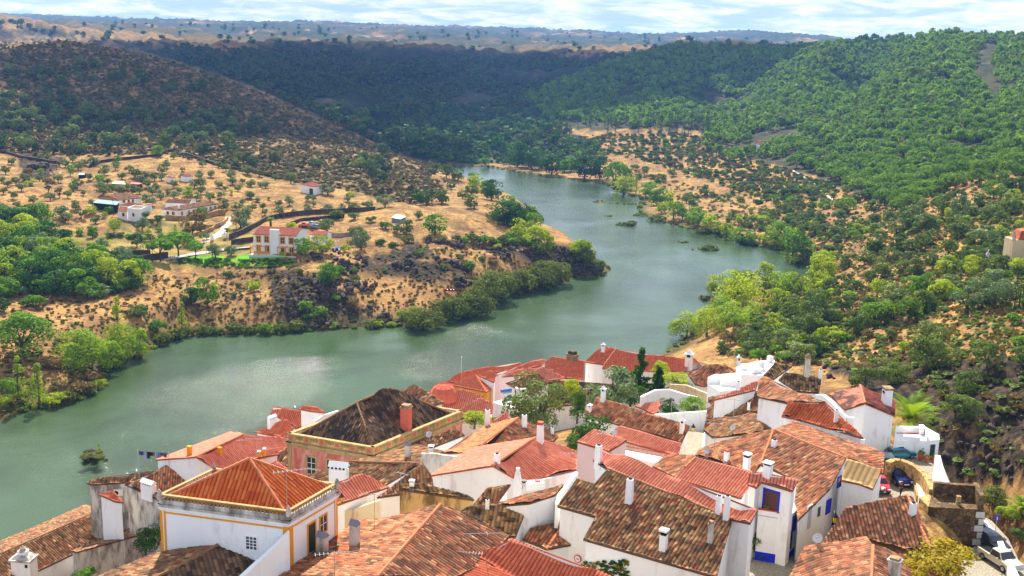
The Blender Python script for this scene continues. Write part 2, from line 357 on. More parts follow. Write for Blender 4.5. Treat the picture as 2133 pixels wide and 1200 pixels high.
# ------------------------------------------------------------------ village data: photo pixels of roof corners (+ height in m where known)
# a corner without height lies on the roof plane that starts at the eave (first two corners) and climbs away from the viewer
HS = []
def Hs(name, label, pts, faces, wall='white', zb=None, ov=.18, group='whitewashed houses of the old town', cat='house'):
    """faces: (corner keys in order, tile kind[, pitch in degrees])"""
    HS.append(dict(name=name, label=label, pts=pts, faces=faces, wall=wall, zb=zb, ov=ov, group=group, cat=cat))
V3 = lambda v: np.array(v, float)
def resolve(h):
    """corner heights are drawn together until no roof face is steeper than a clay-tile roof"""
    zs = [p[2] for p in h['pts'].values() if len(p) == 3 and not isinstance(p[0], str)]; zm = sum(zs) / len(zs)
    for q in (1, .85, .7, .6, .5, .4, .32, .25, .2, .15):
        _resolve(h, zm, q); worst = 0
        for lp in h['loops']:
            p = [h['K'][k] for k in lp]; n = np.zeros(3)
            for i in range(len(p)): n += np.cross(p[i], p[(i + 1) % len(p)])
            if np.linalg.norm(n) > 4: worst = max(worst, math.degrees(math.acos(abs(n[2]) / np.linalg.norm(n))))
        if worst < h.get('maxp', 30): break
    h['q'] = q; h['worst'] = worst
def _resolve(h, zm, q):
    K = {}; Z = {}
    for k, p in h['pts'].items():
        if len(p) == 3 and not isinstance(p[0], str): K[k] = V3(P(p[0], p[1], zm + (p[2] - zm) * q))
    changed = True
    while changed:
        changed = False
        for k, p in h['pts'].items():
            if k in K or not isinstance(p[0], str): continue
            if p[0] == 'm' and p[1] in K and p[2] in K:      # mirrored over a ridge point
                K[k] = np.array([2 * K[p[1]][0] - K[p[2]][0], 2 * K[p[1]][1] - K[p[2]][1], K[p[2]][2] + (p[3] if len(p) > 3 else 0)]); changed = True
            if p[0] == 'p' and all(q in K for q in p[1:4]):  # parallelogram a + c - b
                K[k] = K[p[1]] + K[p[3]] - K[p[2]]; changed = True
            if p[0] == 'd' and all(q in K for q in p[3]):    # seen at the pixel, at the mean distance of the listed corners
                c = sum(K[q] for q in p[3]) / len(p[3]); K[k] = V3(PD(p[1], p[2], math.hypot(c[0], c[1]))); changed = True
        for f in h['faces']:
            ks = f[0]; kn = [k for k in ks if k in K]; un = [k for k in ks if k not in K and not isinstance(h['pts'][k][0], str)]
            if not un or len(kn) < 2: continue
            if len(kn) >= 3:
                a, b, c = [K[k] for k in kn[:3]]; nrm = np.cross(b - a, c - a)
            else:
                a, b = K[kn[0]], K[kn[1]]; e = b - a; e[2] = 0; e /= np.linalg.norm(e); pr = np.array([-e[1], e[0], 0])
                if pr[:2] @ ((a + b)[:2]) < 0: pr = -pr
                tp = math.tan(R(f[2] if len(f) > 2 else 20)); d = pr + np.array([0, 0, tp]); nrm = np.cross(b - a, d)
            for k in un:
                r = V3(ray(*h['pts'][k])); o = np.array([0, 0, CAMH]); t = ((a - o) @ nrm) / (r @ nrm); K[k] = o + r * t
            changed = True
    for k in h['pts']:
        if k not in K: raise ValueError(h['name'] + h['label'] + ': corner ' + k)
    h['K'] = K
    # outline
    edges = {}; loops = []
    for f in h['faces']:
        ks = f[0]; pl = [K[k] for k in ks]; ar = sum(pl[i][0] * pl[(i + 1) % len(pl)][1] - pl[(i + 1) % len(pl)][0] * pl[i][1] for i in range(len(pl)))
        seq = list(ks) if ar > 0 else list(ks)[::-1]; loops.append(seq)
        for i in range(len(seq)): edges[(seq[i], seq[(i + 1) % len(seq)])] = 1
    bd = [(a, b) for (a, b) in edges if (b, a) not in edges]
    h['bd'] = bd; h['loops'] = loops; h['inner'] = [(a, b) for (a, b) in edges if (b, a) in edges and a < b]
    inset = {}
    for a, b in bd:
        e = K[b] - K[a]; e[2] = 0; n = np.array([-e[1], e[0], 0]) / (np.linalg.norm(e) + 1e-9)
        inset.setdefault(a, []).append(n); inset.setdefault(b, []).append(n)
    h['ins'] = {}
    for k, ns in inset.items():
        n = sum(ns); l = np.linalg.norm(n); n = n / (l + 1e-9); c = max(.5, abs(n @ ns[0]))
        h['ins'][k] = K[k] + n * h['ov'] / c - np.array([0, 0, .14])
    return h
def H_(*a, **k): Hs(*a, **k)
NEW, OLD, ORG, DRK, RED, CRM, CAN = 'new', 'old', 'org', 'drk', 'red', 'crm', 'can'
# ---- foreground
H_('palace_house', 'white house with yellow-orange corner trim, latticed parapet and orange hip roof', dict(L=(345, 1036, 52.4), N=(594, 1068, 52.4), Q=(690, 1014, 52.4), B=('p', 'L', 'N', 'Q'), A=('d', 520, 956, 'LNQB')),
   [('LNA', ORG), ('NQA', ORG), ('QBA', ORG), ('BLA', ORG)], zb=44, ov=.02)
H_('riverside_house', 'long brown-tiled house at the lower left corner, low beside the river', dict(a=(301, 1085, 22), b=(120, 1170, 22), b2=(20, 1217, 22), r=(228, 1054, 24.6), s=(-60, 1181, 24.6), c=(177, 1052, 22.3), d=(-70, 1158, 22.3)),
   [('abb2sr'.replace('b2', '2'), OLD), ('rscd'.replace('cd', 'dc'), OLD)] if 0 else [(['a', 'b', 'b2', 's', 'r'], OLD), (['r', 's', 'd', 'c'], OLD)], group='brown-tiled houses by the river')
H_('stained_house', 'narrow house with peeling grey stained wall beside the dark green tree', dict(a=(157, 1151, 24.6), b=(318, 1107, 24.6), c=(338, 1079, 24.6), d=(298, 1090, 23.4), e=(150, 1147, 23.4)),
   [('abde', OLD), ('bcd', OLD)], wall='stain', ov=.06)
H_('low_house', 'low house with nearly black old tiles in front of the yellow-trimmed house', dict(a=(200, 1203, 47.6), b=(322, 1153, 48.2), c=(466, 1128, 49.4), d=(420, 1156, 49.2), e=(325, 1203, 48.6), f=(540, 1162, 48.6), g=(500, 1205, 48.0)),
   [('abcde', OLD), ('edcfg', DRK)], wall='stain')
H_('front_house', 'big house at the bottom centre with weathered orange-brown gable roof and clay ridge', dict(r=(917, 1052, 50.4), s=(786, 1202, 50.4), a=(743, 1086, 48.6), a1=(685, 1125, 48.4), b=(578, 1203, 48.4), c=(824, 1075, 49.2), e=(952, 1063, 50), f=(1060, 1118, 48.4), g=(1020, 1170, 48.1), g1=(950, 1203, 48.6)),
   [(['b', 's', 'r', 'c', 'a', 'a1'], 'mix'), (['s', 'g1', 'g', 'f', 'e', 'r'], 'mixd')], wall='cream')
H_('front_house', 'house with bright red tiles and knobbly ridge at the bottom edge', dict(a=(1066, 1122, 49.2), b=(1285, 1206, 49.2), c=(990, 1160, 48.4), d=(950, 1206, 48.4), e=(1120, 1230, 47.6), f=(985, 1162, 48.8)),
   [('abec', RED), ('ced', RED)])
H_('terrace_house', 'old house with crumbling ochre wall in the middle of the roofs', dict(a=(831, 1019, 48.2), b=(988, 1041, 47.2), c=(975, 1033, 47.4), d=(880, 1008, 48.4), e=(833, 1010, 48.6)), [('abcde', CAN)], wall='ochre', ov=.05)
H_('terrace_house', 'house with broad mossy brown roof behind the crumbling ochre wall', dict(a=(785, 1036, 44.6), b=(830, 1030, 44.6), b2=(905, 1022, 44.6), c=(900, 994, 45.8), d=(880, 962, 47), e=(824, 1008, 45.3)), [(['a', 'b', 'e'], OLD), (['b', 'b2', 'c', 'd', 'e'], OLD)])
H_('salmon_house', 'white house with smooth salmon-pink roof and long clay ridge', dict(a=(893, 991, 43.4), r=(1026, 970, 45.6), s=(1116, 911, 45.6), d=(981, 933, 43.4), e=(1201, 939, 43.8), f=(1201, 979, 43.4), g=(1086, 1004, 43.4)),
   [('arsd', NEW), ('rgfes', NEW)])
H_('long_house', 'long house with mossy brown lower roof, bright red upper roof and four white chimneys', dict(a=(1215, 1123, 46.4), b=(1493, 1203, 46.4), c=(1526, 1082), d=(1265, 977), e=(1240, 1009), f=(1202, 997), g=(1161, 1054), h=(1242, 1077), b2=(1506, 1150),
     i=(1235, 958, 50.0), j=(1253, 936, 51.2), k=(1402, 994, 51.4), l=(1578, 1062, 51.2), m=(1563, 1090, 50.1)),
   [(['a', 'b', 'b2', 'c', 'd', 'e', 'f', 'g', 'h'], OLD, 17), (['d', 'c', 'm', 'l', 'k', 'j', 'i'], NEW)])
H_('small_house', 'small house with swept orange-brown roof and a round road sign on its wall', dict(a=(1088, 1123, 45.2), b=(1139, 1144, 45.2), c=(1207, 1131, 45.2), d=(1242, 1073, 46.8), e=(1180, 1084, 46.6), f=(1107, 1100, 46)), [('bcde', 'mix'), ('abef', 'mix')])
H_('small_house', 'white cottage with tall blank wall and thin reddish roof in the centre', dict(a=(1103, 1048, 48.2), b=(1156, 1031, 48.2), c=(1174, 1009, 48.6), d=(1040, 1046, 47.6), e=(1030, 1054, 47.2)), [('abcde', 'mix')], ov=.04)
H_('small_house', 'old lean-to with large mottled roman tiles beside the white cottage', dict(a=(1074, 1119, 45.6), b=(1056, 1118, 45.6), b2=(955, 1064, 47), c=(985, 1054, 47.6), d=(1101, 1048, 48.0)), [(['a', 'b', 'b2', 'c', 'd'], CAN)], ov=.04)
H_('small_house', 'little brown-roofed house left of the white barbecue terrace', dict(a=(978, 1060, 46), b=(1014, 1066, 46), c=(1040, 1042, 46.6), d=(1064, 1009, 47.6), e=(1016, 1016, 47.3)), [('abcde', OLD)])
H_('pink_annex', 'pale pink annex with flat patched roof beside the fig tree', dict(a=(1202, 920, 47.6), b=(1269, 940, 47.6), c=(1306, 917, 47.9), d=(1237, 894, 48)), [('abcd', NEW)], wall='pink', ov=.05)
H_('long_house', 'house whose roof is mossy old tile above and squared red tile below', dict(r=(1243, 827, 42.2), s=(1437, 887, 42.2), b=(1420, 923, 40.6), c=(1293, 886, 40.6), d=(1217, 863, 40.8), e=(1412, 950, 39.6), f=(1303, 920, 39.6), g=(1270, 902, 39.8)),
   [('rdcbs', 'mix'), ('cgfeb', NEW)])
H_('tiled_house', 'house with golden-orange gable roof above the salmon roof', dict(a=(917, 946, 42.2), b=(985, 940, 42.2), r=(1001, 928, 43.2), s=(1080, 870, 43.2), c=(1015, 884, 41.9), e=(1163, 909, 41.6), f=(1152, 921, 41.6), g=(1040, 937, 41.8)),
   [('absrc'.replace('sr', 'rs'), 'gold'), ('rgfes', 'mix')])
H_('tiled_house', 'house with wide mossy brown roof below the pink mansion', dict(a=(634, 997, 40.0), b=(700, 1004, 40.0), c=(800, 1012, 40.4), d=(880, 966, 42.4), e=(925, 940, 43), f=(870, 926, 42.2), g=(803, 945, 41.4), h=(730, 962, 40.6)),
   [('abcdh', OLD), ('defgh', OLD)])
H_('tiled_house', 'narrow house with reddish old tiles along the foot of the pink mansion', dict(a=(803, 944, 40.2), b=(885, 938, 40.2), c=(968, 906, 40.8), d=(948, 893, 41), e=(900, 909, 40.6)), [('abcde', OLD)])
H_('tiled_house', 'house with pink-red roof and white yard wall beside the street lantern', dict(a=(699, 1053, 42.6), b=(811, 1014, 42.6), c=(756, 987, 44), d=(704, 1004, 43.6)), [('abcd', NEW)])
# ---- pink mansion
H_('pink_mansion', 'decaying pink mansion with stone balustrade and collapsed black-brown roof', dict(L=(615, 910, 41.2), N=(778, 936, 41.2), Q=(950, 866, 41.2), B=('p', 'L', 'N', 'Q'), r=('d', 743, 839, 'LNB'), s=('d', 812, 809, 'NQB')),
   [('LNr', DRK), ('NQsr', DRK), ('QBs', DRK), ('BLrs', DRK)], wall='pink2', zb=26, ov=.02)
H_('mansion_wing', 'rear wing of the pink mansion with mottled red-brown roof', dict(a=(829, 817, 33.5), r=(864, 801, 37.0), b=(926, 838, 34.2), c=(885, 850, 32)), [('arbc', OLD)])
# ---- left, towards the river
H_('salmon_house', 'long house with wide salmon-red roof above the river, orange chimneys', dict(a=(324, 958, 32.6), r=(408, 952, 34.8), s=(509, 904, 34.8), d=(480, 899, 32.8), e=(451, 977, 32.8), f=(545, 979, 31.6), g=(607, 958, 31.8), h=(607, 915, 33.3)),
   [('arsd', NEW), ('refghs', NEW)])
H_('red_house', 'house with dark-red ribbed roof nearest the river at the left group', dict(a=(562, 866, 27), b=(569, 849, 29.4), c=(588, 849, 29.6), e=(680, 861, 28.6), f=(653, 878, 27), g=(618, 893, 26), i=(578, 868, 27.2)),
   [('abci', RED), ('icefg', RED)])
H_('red_house', 'small red hipped turret roof rising behind the ribbed red roof', dict(a=(622, 852, 30), b=(632, 845, 31), c=(658, 847, 31), d=(679, 860, 30), e=(650, 857, 30)), [('abcde', RED)])
H_('red_house', 'house with plain red gable roof and white slotted chimney by the water', dict(a=(531, 900, 29), b=(596, 873, 31), c=(611, 891, 30), d=(587, 912, 29)), [('abcd', RED)])
H_('red_house', 'tiny red hip roof tucked against the mansion corner', dict(a=(586, 909, 31), r=(612, 892, 32), b=(622, 895, 31.4), c=(607, 914, 30.8)), [('arbc', RED)])
H_('pink_annex', 'pinkish low annex with flat salmon roof under the mansion', dict(a=(524, 957, 34), b=(578, 947, 34), c=(600, 930, 34.3), d=(548, 938, 34.5)), [('abcd', NEW)], wall='pink')
H_('dark_annex', 'small dark-tiled roof squeezed against the pink mansion wall', dict(a=(577, 962, 34), b=(609, 978, 34), c=(610, 948, 35), d=(597, 932, 35.6), e=(579, 946, 35)), [('abcde', OLD)])
H_('red_annex', 'red lean-to roof in the gap left of the mansion', dict(a=(557, 970, 35), b=(609, 992, 35), c=(612, 984, 35.6), d=(576, 961, 36)), [('abcd', RED)])
H_('riverside_house', 'white house with stained wall and mossy roof at the left water edge', dict(a=(190, 1010, 29.6), b=(266, 1005, 29.6), c=(320, 981, 31), d=(221, 994, 30.4), w=(181, 1007, 29.6), v=(205, 995, 30)), [('wabcdv', OLD)], zb=21, wall='stain')
H_('riverside_house', 'white house with dark mossy gable roof and openwork chimney', dict(a=(260, 1009, 30.4), r=(365, 961, 33.2), b=(420, 990, 31), c=(350, 1024, 30.2), d=(329, 1041, 29.6), q=(276, 1003, 31.2)), [('adcbrq', 'mix')], zb=21, wall='stain')
H_('riverside_shed', 'tiny white outbuilding with bright red lean-to roof', dict(a=(205, 1030, 29.6), b=(235, 1022, 30.2), c=(258, 1047, 29.4), d=(240, 1045, 29.4)), [('abcd', RED)], zb=21)
# ---- right half
H_('big_house', 'large house with broad brown roof falling to the blue-trimmed lane', dict(r=(1611, 896, 49.8), t=(1762, 955, 49.6), m=(1728, 1019), b=(1662, 1084, 46.2), c=(1655, 1045, 46.4), d=(1660, 1000, 47.6), s=(1584, 968), x=(1655, 878, 48.6), y=(1842, 944, 48.4), z=(1840, 987, 47.6), u=(1560, 903, 48.4), v=(1455, 938, 46.2), w=(1448, 948, 46), w2=(1570, 985, 46.6)),
   [('rtmbcds', 'mixd'), ('rxyzt', 'mix'), (['r', 's', 'w2', 'w', 'v', 'u'], 'mix')])
H_('cream_house', 'lane house with pale cream tiled roof behind a street lantern', dict(a=(1752, 1000, 48.2), b=(1791, 1008, 48.2), c=(1818, 1019, 48.2), d=(1838, 978, 49.0), e=(1763, 955, 49.2)), [('abcde', CRM)])
H_('salmon_house', 'wide house with two-step salmon roof left of the brown ridge', dict(a=(1407, 996, 47.2), b=(1544, 1038, 47.2), c=(1557, 1011), d=(1427, 974), e=(1574, 1017), f=(1583, 988), g=(1556, 979), h=(1450, 953), k=(1359, 972, 46), l=(1388, 947, 47.4), m=(1446, 948, 48.9)),
   [('abcefghd', NEW), ('kadhml', 'mix')])
H_('balcony_house', 'white house with blue-framed brown door, balcony and blue base', dict(a=(1576, 1016, 49.3), b=(1586, 1004, 49.3), c=(1651, 1023, 49.3), d=(1663, 999, 50.2), e=(1585, 983, 50.3), f=(1558, 984, 50.2), g=(1557, 1008, 49.3)), [('agfedcb', NEW)])
H_('ochre_tile_house', 'house with orange-brown tiles stepping down behind the antenna poles', dict(a=(1628, 867, 48.6), b=(1641, 840, 49.6), c=(1719, 837, 50.4), d=(1799, 913, 48.6), e=(1664, 874, 48.2)), [('aedcb', 'org2')])
H_('ochre_tile_house', 'house with broad brown upper roof beside the white gable wall', dict(a=(1580, 794, 49), b=(1592, 784, 49.4), c=(1669, 822, 50.2), d=(1719, 837, 50.4), e=(1641, 840, 49.4), f=(1577, 826, 47.6)), [('afedcb', 'mix')])
H_('brown_house', 'low brown-roofed house left of the tall clay ridge', dict(a=(1475, 828, 44.6), b=(1571, 813, 46.4), c=(1642, 841, 46.4), d=(1630, 868, 44.8), e=(1562, 858, 44.6), f=(1470, 874, 43)), [('afedcb', OLD)])
H_('brown_house', 'low brown-roofed house carrying the round dish and white corner', dict(a=(1470, 876, 44), b=(1562, 860, 45.2), c=(1629, 868, 46.4), d=(1630, 886, 46), e=(1562, 904, 44.8), f=(1484, 911, 43.2), g=(1465, 896, 43.2)), [('agfedcb', OLD)])
H_('red_house', 'house with salmon strip of roof below the white terrace', dict(a=(1483, 834, 45.6), b=(1574, 794, 47.4), c=(1580, 794, 47.5), d=(1574, 812, 46.6)), [('adcb', NEW)])
H_('gable_house', 'tall white house with mottled pink-and-black roof beside the palm', dict(a=(1727, 821, 47.6), r=(1792, 803, 49.4), s=(1802, 840, 49.4), d=(1760, 853, 47.6), e=(1867, 838, 47.6), f=(1864, 866, 47.6)), [('adsr', 'pat'), ('rsfe', 'pat2')])
H_('canal_house', 'white house with dark striped roman tiles near the hillside', dict(a=(1591, 782, 44), b=(1612, 790, 43.4), c=(1650, 763, 45), d=(1614, 756, 45.4)), [('abcd', CAN)])
H_('canal_house', 'white house with dark ribbed roof below the old round-topped chimney', dict(a=(1622, 791, 44.6), b=(1661, 816, 43.6), c=(1706, 819, 43.6), d=(1712, 785, 45.4), e=(1636, 777, 45.6)), [('abcde', CAN)])
H_('brown_house', 'brown-roofed house beside the dark cypress-like tree', dict(a=(1430, 775, 34), b=(1486, 759, 36), c=(1556, 777, 35.4), d=(1500, 790, 34.6), e=(1468, 805, 33.4), f=(1448, 801, 33.4)), [('afedcb', 'mix')])
H_('far_house', 'tall white house with ribbed red roof above the river', dict(a=(1217, 754, 20.5), b=(1258, 760, 20.5), r=(1283, 727, 23), s=(1245, 729, 22.6), c=(1254, 768, 20), d=(1420, 777, 20.4), e=(1480, 760, 20.6), f=(1425, 748, 22.6), g=(1263, 722, 23)), [('abrgs', RED), ('bcdefr', RED)])
H_('far_house', 'house with ribbed red roof behind the stone chimney stack', dict(a=(1126, 764, 20), b=(1151, 742, 22.4), c=(1217, 752, 22.6), d=(1216, 791, 18.5), e=(1177, 788, 18.5)), [('aedcb', RED)])
H_('far_house', 'long low house with red hip roof, furthest left beside the river', dict(a=(924, 796, 21), b=(971, 773, 24), c=(1083, 754, 24), d=(1090, 762, 22.8), e=(1000, 786, 22), f=(950, 799, 21)), [('afedcb', RED)])
H_('far_house', 'yellow-edged house with steep red pyramid roof', dict(a=(938, 802, 22), b=(1014, 817, 22), c=(1030, 805, 22), r=(991, 781, 25.6)), [('abr', RED), ('bcr', RED)], wall='yellow')
H_('far_house', 'small red gable roof between the pyramid roof and the pale wall', dict(a=(998, 783, 24), b=(1020, 772, 25.6), c=(1040, 781, 25), d=(1029, 797, 23.6)), [('adcb', RED)])
H_('far_house', 'narrow red-ribbed roof at the water side of the salmon annex', dict(a=(1040, 782, 22.5), b=(1075, 763, 24.5), c=(1134, 748, 24.5), d=(1137, 752, 24), e=(1127, 763, 22.6), f=(1078, 772, 22)), [('afedcb', RED)])
H_('far_house', 'pale-walled house with smooth salmon roof near the water', dict(a=(1027, 786, 25), b=(1094, 782, 25.4), c=(1132, 765, 26.2), d=(1040, 779, 26)  , e=(1177, 788, 24.4), f=(1144, 792, 24.2)), [('abcd', NEW), ('bfec', NEW)], wall='pink')
H_('far_house', 'house with dark mossy pyramid roof behind the air conditioners', dict(a=(1053, 798, 26), b=(1115, 778, 28.4), c=(1146, 795, 26.6), d=(1106, 825, 25)), [('adcb', OLD)])
H_('far_house', 'long house with striped dark roman tiles behind the olive trees', dict(a=(1108, 816, 24), b=(1149, 791, 26), c=(1281, 801, 26), d=(1290, 836, 23.6), e=(1140, 848, 22)), [('aedcb', CAN)])
H_('salmon_house', 'low house with flat salmon roof and white chimney below the orange dome', dict(a=(908, 850, 32), b=(920, 823, 33.4), c=(960, 811, 34), d=(1008, 824, 33), e=(959, 853, 31.8)), [('aedcb', NEW)])
H_('salmon_house', 'salmon-roofed house between the mansion and the terrace with air conditioners', dict(a=(955, 855, 33), b=(1001, 829, 34.6), c=(1028, 840, 34), d=(1026, 860, 33), e=(964, 874, 32)), [('aedcb', NEW)])
H_('salmon_house', 'small salmon-roofed house behind the grape vine', dict(a=(1008, 884, 37), b=(1057, 856, 38.6), c=(1062, 872, 38), d=(1048, 880, 37)), [('adcb', NEW)])
H_('red_house', 'small salmon roof in the garden beside the green pool cover', dict(a=(1322, 845, 36.5), b=(1376, 834, 38), c=(1372, 858, 37), d=(1360, 862, 36.4)), [('adcb', NEW)])
H_('corner_house', 'house with ragged brown roof at the bottom right, small white chimney', dict(a=(1710, 1135, 45.6), b=(1812, 1124, 45.6), c=(1884, 1145, 45.4), d=(1937, 1140, 45.6), e=(1908, 1076, 48), f=(1890, 1031, 49.4), g=(1760, 1058, 48), h=(1943, 1135, 45.5), i=(1902, 1037, 48.9)),
   [('abcdefg', 'mixd'), ('dhife', 'mixd')], wall='stone')
H_('corner_house', 'front corner house with sagging brown roof and clay ridge in the bottom right', dict(a=(1640, 1206, 45.2), b=(1676, 1140, 46.4), c=(1804, 1117, 47.6), d=(1819, 1137, 47.6), e=(1815, 1206, 47.4), f=(1885, 1156, 46), g=(1975, 1206, 45)),
   [('aedcb', 'mixd'), ('egfd', 'mixd')], wall='stone')
for h in HS:
    if h['name'] in ('palace_house', 'pink_mansion'): h['maxp'] = 46
    resolve(h)
STREETS = [([(1735, 1075), (1800, 1045), (1840, 1000), (1838, 975), (1850, 945), (1905, 948), (1958, 955), (1985, 1020), (1940, 1060), (1900, 1080), (1850, 1110), (1790, 1130)], 43.2), ([(1500, 1225), (1550, 1165), (1640, 1150), (1670, 1120), (1715, 1070), (1790, 1060), (1790, 1110), (1720, 1150), (1650, 1225)], 42.6),
 ([(2045, 1132), (2053, 1078), (2066, 1085), (2100, 1122), (2150, 1225), (1990, 1225), (2005, 1150)], 41.6), ([(1340, 880), (1430, 895), (1480, 905), (1470, 955), (1430, 958), (1390, 935)], 37.6)]
for pl_, z_ in STREETS:
    pw = [P(x, y, z_)[:2] for x, y in pl_]; msk = GR < 330; m2 = inpoly(GX[msk], GY[msk], pw); z = GZ[msk]; z[m2] = np.minimum(z[m2], z_ - .25); GZ[msk] = z
# flatten the ground under the houses so that it never rises through a roof
for h in HS:
    zmin = min(h['K'][k][2] for k in h['K']); drop = 3.4
    if h['zb'] is not None: drop = zmin - h['zb'] - .3
    for lp in h['loops']:
        pl = [h['K'][k][:2] for k in lp]; c = sum(pl) / len(pl); pl = [p + (p - c) / (np.linalg.norm(p - c) + 1e-6) * 1.6 for p in pl]
        msk = (GR < 330); m2 = inpoly(GX[msk], GY[msk], pl); z = GZ[msk]; z[m2] = np.minimum(z[m2], zmin - drop); GZ[msk] = z
if 'DBG' in globals():
    for h in HS:
        print(h['name'], h['label'][:40], h['q'], '%.0f' % h['worst'])
        for lp in []:
            print('   ', lp, 'area %.0f pitch %.0f' % (np.linalg.norm(n) / 2, math.degrees(math.acos(abs(n[2]) / np.linalg.norm(n)))), ['%.1f' % np.linalg.norm(p[i] - p[(i + 1) % len(p)]) for i in range(len(p))], 'z', ['%.1f' % q[2] for q in p])
def make_ground():
    m = NT('ground_soil'); p = m.pos()
    big = m.noise(.02, p, 5, .6); mid = m.noise(.11, p, 6, .62); fine = m.noise(.9, p, 6, .7); tiny = m.noise(4, p, 4, .7)
    dry = m.ramp(mid, [(.28, lin((80, 60, 38))), (.40, lin((138, 106, 68))), (.55, lin((188, 150, 84))), (.75, lin((212, 178, 110)))])
    dry = m.mix(m.ramp(fine, [(.34, (0, 0, 0)), (.62, (1, 1, 1))]), lin((112, 74, 42)), dry)
    dry = m.mix(m.ramp(big, [(.5, (0, 0, 0)), (.7, (.5, .5, .5))]), dry, lin((198, 148, 88)))
    dry = m.mix(m.ramp(m.noise(.3, p, 6, .75), [(.52, (0, 0, 0)), (.62, (.85, .85, .85))]), dry, lin((84, 62, 40)))
    dry = m.mix(m.ramp(m.noise(.06, p, 6, .7), [(.52, (0, 0, 0)), (.66, (.7, .7, .7))]), dry, lin((104, 88, 52)))
    scrub = m.ramp(m.noise(.16, p, 7, .7), [(.3, lin((54, 52, 28))), (.44, lin((92, 76, 42))), (.58, lin((132, 104, 60))), (.72, lin((188, 150, 94)))])
    scrub = m.mix(m.ramp(m.noise(.05, p, 5, .6), [(.54, (0, 0, 0)), (.64, (.8, .8, .8))]), scrub, lin((168, 128, 88)))
    forest = m.ramp(mid, [(.35, lin((32, 44, 18))), (.6, lin((74, 68, 36))), (.8, lin((132, 104, 64)))])
    farm = m.ramp(m.noise(.0045, p, 5, .55, .6), [(.34, lin((34, 52, 34))), (.50, lin((50, 62, 42))), (.57, lin((74, 70, 50))), (.62, lin((112, 92, 66))), (.72, lin((176, 142, 102)))], 'LINEAR')
    farm = m.mix(m.ramp(m.noise(.03, p, 5, .7), [(.48, (0, 0, 0)), (.58, (.75, .75, .75))]), farm, lin((58, 64, 46)))
    rock = m.ramp(m.noise(.55, p, 6, .75), [(.34, lin((28, 24, 18))), (.5, lin((54, 45, 33))), (.66, lin((98, 80, 56)))])  # dark rock, with the ravine's deep shade put into its colour
    bank = m.ramp(m.noise(.4, p, 5, .7), [(.36, lin((46, 46, 20))), (.55, lin((92, 84, 40))), (.7, lin((128, 108, 62)))])
    green = m.ramp(mid, [(.35, lin((60, 70, 30))), (.5, lin((128, 110, 56))), (.7, lin((178, 148, 84)))])
    c = dry
    c = m.mix(m.attr('green'), c, green)
    c = m.mix(m.attr('hill'), c, scrub)
    c = m.mix(m.attr('pine'), c, forest)
    c = m.mix(m.attr('mid'), c, m.ramp(m.noise(.02, p, 7, .68), [(.3, lin((22, 32, 24))), (.5, lin((44, 50, 36))), (.6, lin((72, 68, 48))), (.7, lin((140, 112, 84)))]))
    c = m.mix(m.attr('far'), c, farm)
    c = m.mix(m.attr('rock'), c, m.mix(m.ramp(m.noise(.12, p, 6, .65), [(.56, (0, 0, 0)), (.66, (1, 1, 1))]), rock, dry))
    c = m.mix(m.attr('bank'), c, bank)
    c = m.mix(m.attr('lawn'), c, lin((104, 168, 28)))
    h = m.math('ADD', m.math('MULTIPLY', fine, .6), m.math('MULTIPLY', tiny, .15))
    m.bsdf(c, .95, .1, bump=h, bd=.9, bs=.7)
    i = np.arange((NA - 1) * (NR - 1)); ii = i // (NR - 1); jj = i % (NR - 1); v0 = ii * NR + jj
    F = np.stack([v0, v0 + NR, v0 + NR + 1, v0 + 1], 1)
    V = np.stack([GX.ravel(), GY.ravel(), GZ.ravel()], 1)
    at = {k: ('POINT', a.ravel()) for k, a in dict(hill=a_hill, mid=a_mid, pine=a_pine, rock=a_rock, green=a_green, lawn=a_lawn, far=a_far, bank=a_bank).items()}
    me = mesh_np('ground', V, F, m.mat, smooth=True, attrs=at)
    o = link('ground', me); tag(o, 'dry golden hillsides, scrubby hills and river banks around the bend', 'ground', kind='structure')
    # water
    w = NT('river_water'); p = w.pos()
    mp = w.n('Mapping'); mp.inputs['Scale'].default_value = (1, 1.6, 1); mp.inputs['Rotation'].default_value = (0, 0, R(25)); w.set(mp.inputs['Vector'], p)
    v = mp.outputs[0]
    patch = w.noise(.012, p, 4, .6, .8)
    calm = w.ramp(patch, [(.40, (.25, .25, .25)), (.62, (1, 1, 1))])
    h = w.math('ADD', w.math('MULTIPLY', w.noise(1.6, v, 3, .6), .20), w.math('MULTIPLY', w.noise(.35, v, 2, .5), .14))
    h = w.math('ADD', h, w.math('MULTIPLY', w.noise(6, v, 2, .6), .085))
    h = w.math('MULTIPLY', h, calm)
    col = w.ramp(w.noise(.02, p, 4, .6, .5), [(.35, lin((46, 60, 30))), (.6, lin((66, 86, 58)))])
    b = w.bsdf(col, .06, .5, bump=h, bd=.5, bs=1.0)
    b.inputs['IOR'].default_value = 1.33
    mb = MB(); mb.poly([(-900, 20, 0), (1000, 20, 0), (1000, 1300, 0), (-900, 1300, 0)])
    tag(mb.build('river', w.mat), 'calm grey-green river with sun glitter winding between the hills', 'river', kind='structure')
make_ground()
